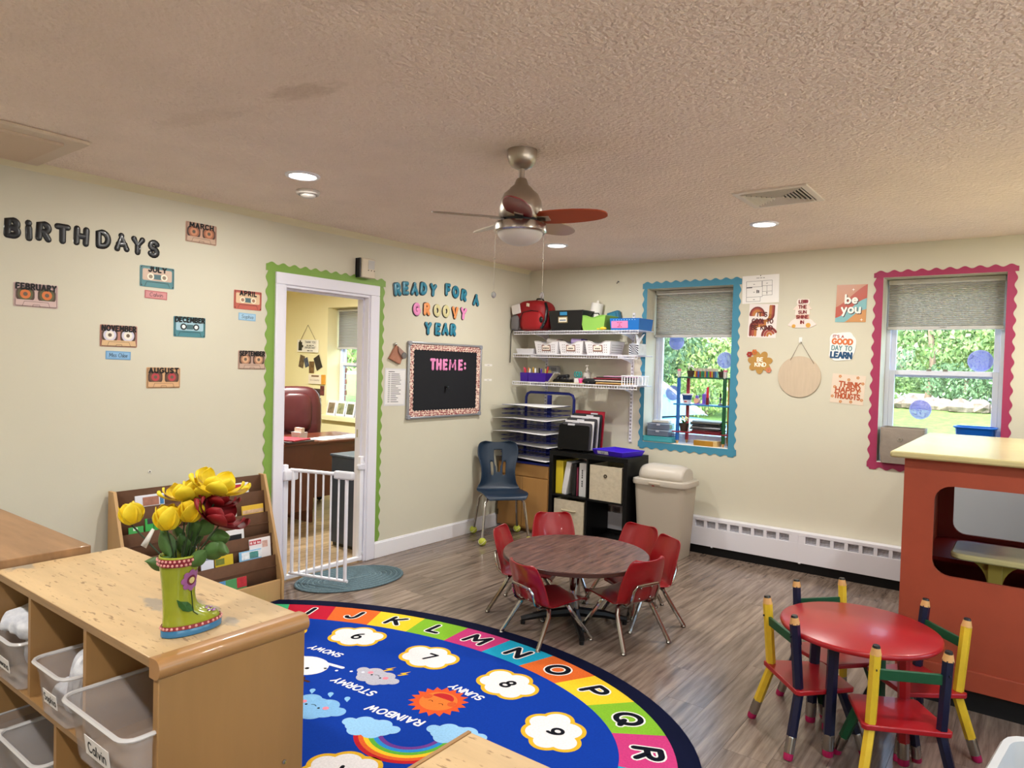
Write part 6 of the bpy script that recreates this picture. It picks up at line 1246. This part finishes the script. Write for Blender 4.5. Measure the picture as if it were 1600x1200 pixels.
# painted flower, stem and leaf lie on the glaze
def painted(name, pts, col, parent=t):
    c = Vector(); P = [Vector(onboot(z, u)) for u, z in pts]
    cu = sum(p[0] for p in pts)/len(pts); cz = sum(p[1] for p in pts)/len(pts); C = Vector(onboot(cz, cu))-Vector((0, .0008, 0)); g = G(); g.add([C]+P, [(0, i+1, (i+1) % len(P)+1) for i in range(len(P))]); return g.o(name, mat(col, .25, coat=.5), parent, solid=.001, smooth=False)
for k in range(8):
    a = 2*PI*k/8; painted('painted_petal', [(.012+.019*math.cos(a)+.0085*math.cos(2*PI*j/10), .142+.019*math.sin(a)+.0085*math.sin(2*PI*j/10)) for j in range(10)], '#9a5c94').location = (0, -.0001*k, 0)
painted('painted_flower_ring', [(.012+.013*math.cos(2*PI*j/16), .142+.013*math.sin(2*PI*j/16)) for j in range(16)], '#6e2a3c').location = (0, -.0012, 0); painted('painted_flower_eye', [(.012+.008*math.cos(2*PI*j/12), .142+.008*math.sin(2*PI*j/12)) for j in range(12)], '#d9c88a').location = (0, -.0022, 0)
painted('painted_leaf', [(-.022, .098), (-.012, .092), (.004, .088), (.014, .078), (.018, .062), (.006, .062), (-.008, .068), (-.017, .08)], '#2f5c2c')
G().tube([onboot(z, u) for u, z in ((.012, .12), (.016, .1), (.018, .075), (.019, .06), (.03, .05))], .0012, 5).o('painted_stem', mat('#1f3c22', .4), t)
for k in range(6):
    a = 2*PI*k/6; G().sph((.07+.011*math.cos(a), -.02+.008*math.sin(a), .052+.003*math.sin(a)-.004*math.cos(a)), .006, .005, .0015, 8, 4).o('toe_flower_petal', mat('#9a6c9c', .3), t)
LV = mat('#4a6c36', .5, noise=.2, nsc=20); STM = mat('#2a3a20', .6)
BASE = Vector((2.30, -4.675, .985)); rt = Vector((.8, .6, 0)); fw = Vector((-.6, .8, 0))
def flower(label, lx, lz, dep, col, kind, tilt, size=.05):
    c = BASE+rt*lx+fw*dep+Vector((0, 0, lz)); o = thing('artificial_flower', label, 'flower', tuple(c), (0, 0, 0), 'flowers in the boot vase')
    b0 = BASE-c+Vector((0, 0, -.09))+rt*lx*.1; bot = Vector((0, 0, -size*.55))
    G().tube([tuple(b0), tuple(b0.lerp(bot, .5)+rt*(-lx*.15)+Vector((0, 0, .015))), tuple(bot)], .0022, 6).o('stem', STM, o)
    M = Matrix.Rotation(R(tilt), 4, fw); mt = mat(col, .55, noise=.12, nsc=30, sss=0)
    n = 6 if kind == 'tulip' else 11
    for k in range(n):
        a = 2*PI*k/n+(.3 if k % 2 else 0); wide = size*(.62 if kind == 'tulip' else .5); op = (.25 if k % 2 else .42) if kind == 'tulip' else .75+.35*(k % 3)
        def fn(u, v, a=a, wide=wide, op=op, k=k):
            s = 2*u-1; w_ = wide*math.sin(PI*min(1, .08+v*.92))**.55*(1 if v < .99 else .4); r_ = size*(.12+op*math.sin(v*1.9)*.9); z = size*(-.55+1.25*v*(1-.2*op)); rr_ = r_-size*.12*s*s*(1-v*.3)+size*.03*math.sin(7*v+3*s+k)
            return M @ Vector((rr_*math.cos(a)-s*w_*math.sin(a), rr_*math.sin(a)+s*w_*math.cos(a), z))
        G().grid(fn, 5, 7).o('petal', mt, o, solid=.0008, sub=1, ang=180)
    G(M).sph((0, 0, -size*.1), size*.16, size*.16, size*.3, 10, 6).o('flower_centre', mat('#caa01e' if col[1] != '8' else '#5c0a12', .6), o)
Y = '#ecd02a'
flower('single yellow tulip leaning far left over the rack', -.125, .115, 0, Y, 'tulip', -22, .047); flower('yellow tulip low in the middle of the bouquet', -.024, .112, -.02, Y, 'tulip', -4, .054); flower('yellow tulip low right of the middle', .026, .128, -.005, '#e6c622', 'tulip', 8, .05); flower('open yellow bloom above the middle tulips', .008, .175, .01, '#eed430', 'open', -10, .048); flower('yellow bloom near the top of the bouquet', .045, .18, .025, Y, 'open', 5, .045); flower('topmost yellow bloom at upper right', .085, .195, .02, '#ecd22c', 'open', 18, .055); flower('deep red bloom at right below the yellow ones', .09, .12, .02, '#86101a', 'open', 35, .055); flower('second deep red bloom behind the lower right', .075, .155, .04, '#8a0c14', 'open', 20, .04)
lv = thing('artificial_foliage', 'green plastic leaves around the flower stems in boot', 'foliage', tuple(BASE))
for k, (lx, lz, an, tw, ln) in enumerate([(-.03, .03, 115, 0, .075), (-.06, -.005, 160, 1, .06), (.03, .05, 80, 2, .08), (.07, .03, 20, 1, .075), (.01, .02, 95, 3, .07), (-.005, .0, 140, 4, .05), (.05, .01, 45, 5, .06), (.09, .07, 10, 2, .07), (.06, .08, 50, 1, .065), (-.02, .06, 100, 2, .05), (.11, .055, -10, 3, .06)]):
    def fn(u, v, an=an, tw=tw, ln=ln):
        s = 2*u-1; w_ = ln*.33*math.sin(PI*min(1, .03+.97*v))**.8; a = R(an); q = rt*(math.cos(a)*v*ln-math.sin(a)*s*w_)+Vector((0, 0, math.sin(a)*v*ln+math.cos(a)*s*w_))+fw*(-.015*math.cos(tw)+.012*abs(s)+.02*math.sin(tw+v)-.01*v); return q
    base = rt*(lx*.6)+Vector((0, 0, lz-.02)); G(Matrix.Translation(base)).grid(fn, 4, 6).o('leaf', LV, lv, solid=.0008, sub=1, ang=180)
for k in range(5): G().tube([tuple(rt*(-.02+.01*k)+Vector((0, 0, -.06))), tuple(rt*(-.03+.02*k)+Vector((0, 0, .05)))], .0018, 5).o('stem', STM, lv)
tg = thing('price_tag', 'white paper tag hanging from the left tulip stem', 'tag', tuple(BASE+rt*-.08+Vector((0, 0, .055))), (0, 0, R(37))); G(Matrix.Rotation(R(28), 4, 'Y')).add([(-.004, -.003, .028), (.004, -.003, .028), (.008, -.003, -.024), (-.008, -.003, -.024)], [(0, 1, 2, 3)]).o('tag', mat('#e4e2de', .6), tg, solid=.0006); G().tube([(.013, 0, .025), (.012, 0, .035)], .0008, 4).o('loop', STM, tg)
# ================================================================ ceiling: fan, lights, vent, detector
FX, FY = 2.18, -3.115; NICK = mat('#b3a99c', .36, 1); NICK2 = mat('#c2bbb0', .25, 1)
t = thing('ceiling_fan', 'brushed nickel ceiling fan with colourful blades and glass light', 'ceiling fan', (FX, FY, H))
G().lathe([(.066, 0), (.066, -.028), (.06, -.05), (.045, -.07), (.025, -.08), (.001, -.082)], 32).o('canopy', NICK, t); G().cyl((0, 0, -.08), (0, 0, -.125), .013, n=14).o('down_rod', NICK, t)
G().lathe([(.02, -.122), (.024, -.128), (.032, -.15), (.05, -.165), (.052, -.17), (.075, -.19), (.09, -.22), (.095, -.25), (.095, -.285), (.085, -.3), (.001, -.3)], 36).o('motor_housing', NICK, t); G().lathe([(.08, -.3), (.08, -.315), (.001, -.315)], 24).o('flywheel', mat('#1c1a18', .5), t)
G().lathe([(.001, -.315), (.112, -.318), (.116, -.325), (.116, -.352), (.11, -.358), (.09, -.36)], 40).o('light_ring', NICK2, t); G().sph((0, 0, -.355), .1, .1, .058, 32, 10, -90, 0).o('glass_bowl', mat('#d3ccc6', .35, sss=0), t)
for a, c in ((15, '#a84722'), (-57, '#7a1a20'), (-129, '#8a7a6c'), (159, '#c9bdae'), (87, '#b09a7e')):
    M = Matrix.Rotation(R(a), 4, 'Z') @ Matrix.Translation((0, 0, -.296)) @ Matrix.Rotation(R(-14), 4, 'X')
    bl = [(.085, .03)]+[(.2+.19*math.sin(R(q)), .062*math.cos(R(q))**.8 if q < 90 else 0) for q in range(-30, 91, 12)]; up = [(x, y) for x, y in bl]; dn = [(x, -y) for x, y in bl[::-1][1:]]
    b_ = G(M).prism(up+dn, -.003, .003).o('blade', mat(c, .4, coat=.2), t, bev=.001); G(M).bx((.1, 0, -.005), (.07, .04, .006)).o('blade_arm', NICK, b_, bev=.002)
for (px, py, ln) in ((-.095, -.055, .265), (.06, .095, .26)):
    ch = G().tube([(px, py, -.35), (px, py, -.35-ln)], .0011, 5).o('pull_chain', mat('#b5aca0', .3, 1), t); G().sph((px, py, -.35-ln-.014), .011, .011, .015, 8, 6).o('crystal_fob', mat('#e6e6ea', .05, trans=.6, spec=1), ch, smooth=False); G().sph((px, py, -.47), .004).o('bead', mat('#b5aca0', .3, 1), ch)
LENS = mat('#fffaf2', .5, emit=14)
names = ['recessed ceiling light above the birthday wall beside smoke detector', 'recessed ceiling light between the vent and back wall', 'recessed ceiling light behind the fan near the corner']
for i, (x, y) in enumerate(SPOTS):
    t = thing('recessed_light', names[i] if i < 3 else 'added unseen recessed light in %s' % ('the right corner by the back wall', 'the middle of the right side', 'the row behind us, middle', 'the row behind us, right', 'the row behind us, left')[i-3], 'light', (x, y, H), group='recessed ceiling lights')
    G().lathe([(.066, 0), (.088, 0), (.086, -.006), (.07, -.009), (.066, -.006)], 36, closed=True).o('trim_ring', WPLAST, t); G().disc((0, 0), .067, -.005, -.002, 36).o('lens', LENS, t)
    l = lamp('light_source', 'AREA', (0, 0, -.012), LAMP_W, (1, .965, .91), size=.13); l.parent = t
lo = lamp('added_office_lamp', 'AREA', (-2.0, -1.6, 2.42), 100, (1, .97, .9), size=.3)  # lamp added out of view to brighten the room beyond the door
t = thing('added_office_light', 'unseen round ceiling light added to brighten the office', 'light', (-2.0, -1.6, H)); G().lathe([(.17, 0), (.17, -.012), (.001, -.014)], 28).o('diffuser', mat('#fffaf0', .5, emit=3), t); lo.location = (0, 0, -.02); lo.parent = t
t = thing('smoke_detector', 'white round smoke detector on ceiling beside the light', 'smoke detector', (.745, -3.165, H)); G().lathe([(.062, 0), (.066, -.008), (.06, -.022), (.001, -.024)], 28).o('base', mat('#d6d0c8', .5), t); G().lathe([(.042, -.022), (.04, -.032), (.03, -.038), (.001, -.04)], 24).o('sensor_dome', mat('#dcd6ce', .5), t); G().lathe([(.05, -.0235), (.046, -.0245), (.05, -.0255)], 24, closed=True).o('vent_ring', mat('#8f8a84', .6), t)
t = thing('air_vent', 'square louvred ceiling vent in front of back wall', 'vent', (2.88, -1.77, H)); VM = mat('#e0d6c8', .55)
q = .175
G().ring([(-q-.012, -q-.012), (q+.012, -q-.012), (q+.012, q+.012), (-q-.012, q+.012)], [(-q+.02, -q+.02), (q-.02, -q+.02), (q-.02, q-.02), (-q+.02, q-.02)], -.01, 0).o('frame', VM, t, bev=.003, smooth=False); G().box((-q+.02, -q+.02, -.002), (q-.02, q-.02, -.0005)).o('dark_duct', mat('#2c2620', .9), t)
for k in range(7):
    r_ = .145-k*.02
    for j in range(4):
        a = j*PI/2; G(Matrix.Rotation(a, 4, 'Z') @ Matrix.Translation((0, r_, -.006)) @ Matrix.Rotation(R(20), 4, 'X')).add([(-r_, 0, -.009), (r_, 0, -.009), (r_-.0, 0, .006), (-r_, 0, .006)], [(0, 1, 2, 3)]).o('louvre', VM, t, solid=.0015, smooth=False)
# ================================================================ things on the window sills
def disc_decal(label, x, z, r, tilt=0):
    o = frame_thing('window_decal', label, 'decal', x, z, 'B', 0, 'lacy round window decals', d=-.199 if False else 0); o.location.y = .209 if x < 2.5 else (.222 if z > 1.5 else .197)
    o.location.y -= .006 if x < 2.5 else .004
    if x > 2.5: o.location.y = .236 if z > 1.5 else .205
    else: o.location.y = .2175
    m = hazemat('#a2aef2', .42, 'lace decal', .7); G().disc((0, 0), r, 0, .001, 40).o('film', m, o, smooth=False)
    G().lathe([(r, .001), (r-.006, .001), (r-.006, .0018), (r, .0018)], 40, closed=True).o('rim', hazemat('#b4bef6', .3, 'lace rim', .7), o); g = G(); q = random.Random(int(x*100))
    for k in range(110):
        a = q.uniform(0, 6.283); d = r*.9*math.sqrt(q.random()); g.add([(d*math.cos(a)+.0035*math.cos(b), d*math.sin(a)+.0035*math.sin(b), .0014) for b in (0, 1.57, 3.14, 4.71)], [(0, 1, 2, 3)])
    g.o('lace_dots', mat('#6a74c8', .7), o, smooth=False)
disc_decal('purple lace decal at left of blue-bordered window behind pencil shelf', 1.437, 1.303, .067); disc_decal('purple lace decal at right of the blue-bordered window', 1.9, 1.6, .07); disc_decal('purple lace decal half hidden under shade of blue-bordered window', 1.458, 1.755, .07); disc_decal('purple lace decal low in the pink-bordered window', 3.347, 1.268, .07); disc_decal('purple lace decal high in the pink-bordered window', 3.692, 1.625, .076)
SZ = BW[2]+.006
t = thing('pencil_shelf', 'three-tier shelf on giant pencil posts on the sill', 'shelf', (1.77, .1, SZ))
posts = [(-.2, -.06, '#1c5ca8', False), (-.165, .06, '#b02a3a', True), (.2, -.06, '#0f5230', False), (.2, .06, '#c08a2c', True)]
for x, y, c, sh in posts:
    p = G().cyl((x, y, .026), (x, y, .565), .0155, n=6).o('pencil_post', mat(c, .4), t, smooth=False); G().cyl((x, y, 0), (x, y, .028), .006, .0155, n=10).o('sharpened_tip', TIPW, p); G().cyl((x, y, .6 if not sh else .5), (x, y, .635 if not sh else .51), .016, n=14).o('eraser', mat('#d86a8c', .6), p) if not sh else None
    if not sh: G().cyl((x, y, .565), (x, y, .62), .0165, n=14).o('ferrule', mat('#d8d4d4', .3, .6), p)
for z, c, w in ((.565, '#0f4a34', .235), (.335, '#2b7fb4', .24), (.1, '#8a2230', .245)): G().bx((0, 0, z), (2*w, .15, .012)).o('shelf_board', mat(c, .4), t, bev=.002)
def pot_plant(label, loc, s, fl):
    o = thing('potted_plant', label, 'plant', loc, 0, 'small potted plants'); G().lathe([(.028*s, 0), (.038*s, .055*s), (.04*s, .055*s), (.04*s, .065*s), (.034*s, .065*s), (.033*s, .05*s), (.001, .048*s)], 16).o('pot', mat('#3a2c24', .6), o)
    q = random.Random(int(loc[0]*1000)); g = G()
    for k in range(26):
        a = q.uniform(0, 6.28); l = q.uniform(.02, .045)*s; d = Vector((math.cos(a)*l*.8, math.sin(a)*l*.8, l)); p = Vector((0, 0, .055*s)); n_ = Vector((-math.sin(a), math.cos(a), 0))*.007*s; g.add([p, p+d*.5+n_, p+d, p+d*.5-n_], [(0, 1, 2, 3)])
    g.o('leaves', mat('#4c7a34', .6), o, smooth=False)
    if fl:
        for k in range(9): a = q.uniform(0, 6.28); G().sph((.026*s*math.cos(a)*q.random()**.5, .026*s*math.sin(a), (.085+.03*q.random())*s), .009*s, n=8, m=5).o('blossom', mat(fl, .7), o)
pot_plant('potted plant with white blossoms on top of pencil shelf', (1.655, .085, SZ+.571), .85, '#e8e6e0'); pot_plant('potted plant with cream blossoms on lowest pencil shelf', (1.615, .07, SZ+.106), 1.05, '#e6dfae'); pot_plant('small green plant at right end of top pencil shelf', (1.925, .085, SZ+.571), .8, None)
mc = ['#c8a41e', '#8a2030', '#2a4aa0', '#7a3a1c', '#1e7a4a', '#1c6a50', '#b8782a', '#1f3f8c', '#3f8a34', '#a82430', '#c0901e', '#3a2a5c', '#1c5a9c', '#6aaab4']
for k, c in enumerate(mc):
    o = thing('paint_marker', '%s paint marker in the row on the top pencil shelf' % ('leftmost mustard', 'maroon', 'blue', 'brown', 'emerald', 'dark green', 'amber', 'navy', 'leaf green', 'crimson', 'gold', 'dark purple', 'azure', 'rightmost pale teal')[k], 'marker', (1.695+k*.0148, .08, SZ+.571), 0, 'paint markers'); G().cyl((0, 0, 0), (0, 0, .05), .0068, n=10).o('barrel', mat(c, .4), o); G().cyl((0, 0, .05), (0, 0, .075), .0062, n=10).o('cap', mat('#b9a8a4', .4), o)
t = thing('blue_mug', 'blue and white pot with red lips on middle pencil shelf', 'pot', (1.635, .07, SZ+.341)); G().lathe([(.03, 0), (.043, .075), (.047, .082), (.044, .086), (.04, .08), (.028, .004), (.001, .004)], 20).o('pot', mat('#dfe0e6', .4), t); G().lathe([(.0365, .034), (.0437, .0745)], 20).o('blue_band', mat('#1c3f78', .4), t); G().sph((-.0, -.033, .02), .014, .004, .005).o('red_mark', mat('#b8202c', .4), t)
t = thing('purple_caddy', 'purple striped tape dispenser on middle pencil shelf', 'dispenser', (1.75, .08, SZ+.341)); G().box((-.04, -.02, 0), (-.02, .02, .075)).box((.02, -.02, 0), (.045, .02, .09)).o('towers', mat('#6a4ab8', .4), t, bev=.006) ; G().box((-.045, -.025, 0), (.05, .025, .008)).o('base', mat('#8a70d0', .4), t); G().cyl((-.03, -.021, .03), (-.03, .021, .03), .022, n=16).o('tape_roll', mat('#d9a888', .5), t)
t = thing('red_lipstick_pen', 'tall red pen standing on middle pencil shelf', 'pen', (1.815, .07, SZ+.341)); G().cyl((0, 0, 0), (0, 0, .06), .013, n=12).o('cap', mat('#6a1420', .35), t); G().cyl((0, 0, .06), (0, 0, .15), .011, .009, n=12).o('barrel', mat('#c82438', .35), t)
t = thing('white_glue_bottle', 'pale bottle behind the red pen on pencil shelf', 'bottle', (1.785, .125, SZ+.341)); G().lathe([(.02, 0), (.022, .08), (.018, .1), (.008, .11), (.008, .13), (.001, .132)], 14).o('bottle', mat('#cfc8e6', .4), t); G().lathe([(.0225, .03), (.0232, .03), (.0232, .06), (.0225, .06)], 14, closed=True).o('label', mat('#b9a8e0', .5), t)
t = thing('trophy_figure', 'small black and silver figurine at right of middle pencil shelf', 'figurine', (1.925, .07, SZ+.341)); G().lathe([(.018, 0), (.018, .012), (.006, .02), (.006, .045), (.015, .06), (.012, .066), (.001, .068)], 12).o('silver_base', mat('#8f9094', .3, .8), t); G().cyl((0, 0, .04), (0, 0, .1), .007, n=8).o('black_figure', BLK, t)
for k, (c, l) in enumerate([('#6e1c2a', 'maroon tray at bottom of the pile'), ('#4c1620', 'dark red tray second in the pile'), ('#26262a', 'black tray third in the pile'), ('#a9adb8', 'grey tray fourth in the pile'), ('#1f2024', 'black tray fifth in the pile'), ('#2c3038', 'charcoal tray sixth in the pile'), ('#5a5c5a', 'dull grey tray seventh in the pile'), ('#8fa4b8', 'pale blue tray on top of the pile')]):
    stack_sheet('paint_tray', l+' on the lowest pencil shelf', 'tray', (1.82+.012*math.sin(k*2.1), .085+.006*math.sin(k*3), SZ+.1065+k*.0128), (.26-.006*(k % 3), .13, .0115), c, .05*math.sin(k*1.7), 'trays on the pencil shelf', .35)
t = thing('gold_box', 'shiny wooden box on sill beneath the pencil shelf', 'box', (1.83, .055, SZ)); G().bx((0, 0, .022), (.2, .1, .044)).o('box', mat('#a87a28', .35, noise=.2, nsc=12), t, bev=.003); G().bx((.085, -.0, .022), (.032, .102, .045)).o('pale_end', mat('#cfae72', .5), t, bev=.002)
CT = hazemat('#49b8c0', .35, 'teal plastic', .2); CG = hazemat('#7f8ca4', .4, 'grey plastic', .2)
t = thing('teal_case', 'teal clear plastic pencil case at left of the sill', 'case', (1.41, .06, SZ)); G().bx((0, 0, .024), (.27, .15, .048)).o('case', CT, t, bev=.006); G().bx((0, 0, .044), (.275, .155, .008)).o('lid', CT, t, bev=.003)
for k, l in enumerate(('lower grey clear plastic case stacked on the teal case', 'upper grey clear plastic case in the sill stack')):
    t = thing('clear_case', l, 'case', (1.4, .075, SZ+.0485+k*.058), .1*k); G().bx((0, 0, .027), (.2, .13, .054)).o('case', CG, t, bev=.006); G().bx((0, 0, .05), (.206, .135, .008)).o('lid', mat('#a9b2c6', .2), t, bev=.003); G().bx((0, -.069, .044), (.03, .006, .016)).o('latch', mat('#c8cedc', .3), t); G().bx((0, 0, .02), (.17, .1, .03)).o('contents', mat('#5a5e6a', .6, noise=.5, nsc=30), t)
stack_sheet('white_box', 'small white box on top of the stacked clear cases', 'box', (1.405, .08, SZ+.165), (.15, .08, .02), '#d9d8d2', .1)
PZ = PW[2]+.006
t = thing('fabric_bin', 'beige fabric bin with grommet on the pink-bordered sill', 'bin', (3.27, .045, PZ)); 
def soft_bin(w, d, h): 
    g = G(); n = 12; V = lambda u, z, f: None
    return loft(g, [rr3(w*.94, d*.94, 0, .02), rr3(w*1.02, d*1.03, h*.3, .03), rr3(w*1.0, d*1.0, h*.7, .025), rr3(w, d*.96, h*.97, .02), rr3(w*.99, d*.94, h, .02)], True, False)
soft_bin(.27, .19, .25).o('bin_wall', mat('#8d8276', .75, noise=.08, nsc=12, bump=.4, bsc=12, bd=.015), t, solid=.005, ang=60); G(Matrix.Translation((-.01, -.097, .17)) @ Matrix.Rotation(R(90), 4, 'X')).lathe([(.007, 0), (.016, 0), (.016, .005), (.007, .005)], 18, closed=True).o('grommet', mat('#d8d8d8', .2, 1), t)
t = thing('blue_tub', 'bright blue plastic tub at right of the pink-bordered sill', 'tub', (3.69, .085, PZ)); loft(G(), [rr3(.16, .13, 0, .03), rr3(.17, .14, .02, .03), rr3(.225, .17, .275, .04), rr3(.24, .18, .28, .045)], True, False).o('tub_wall', mat('#1260c4', .3), t, solid=.004, ang=60); G().tube(rr3(.242, .182, .28, .045), .006, 6, closed=True).o('rim', mat('#1a6ad0', .3), t)
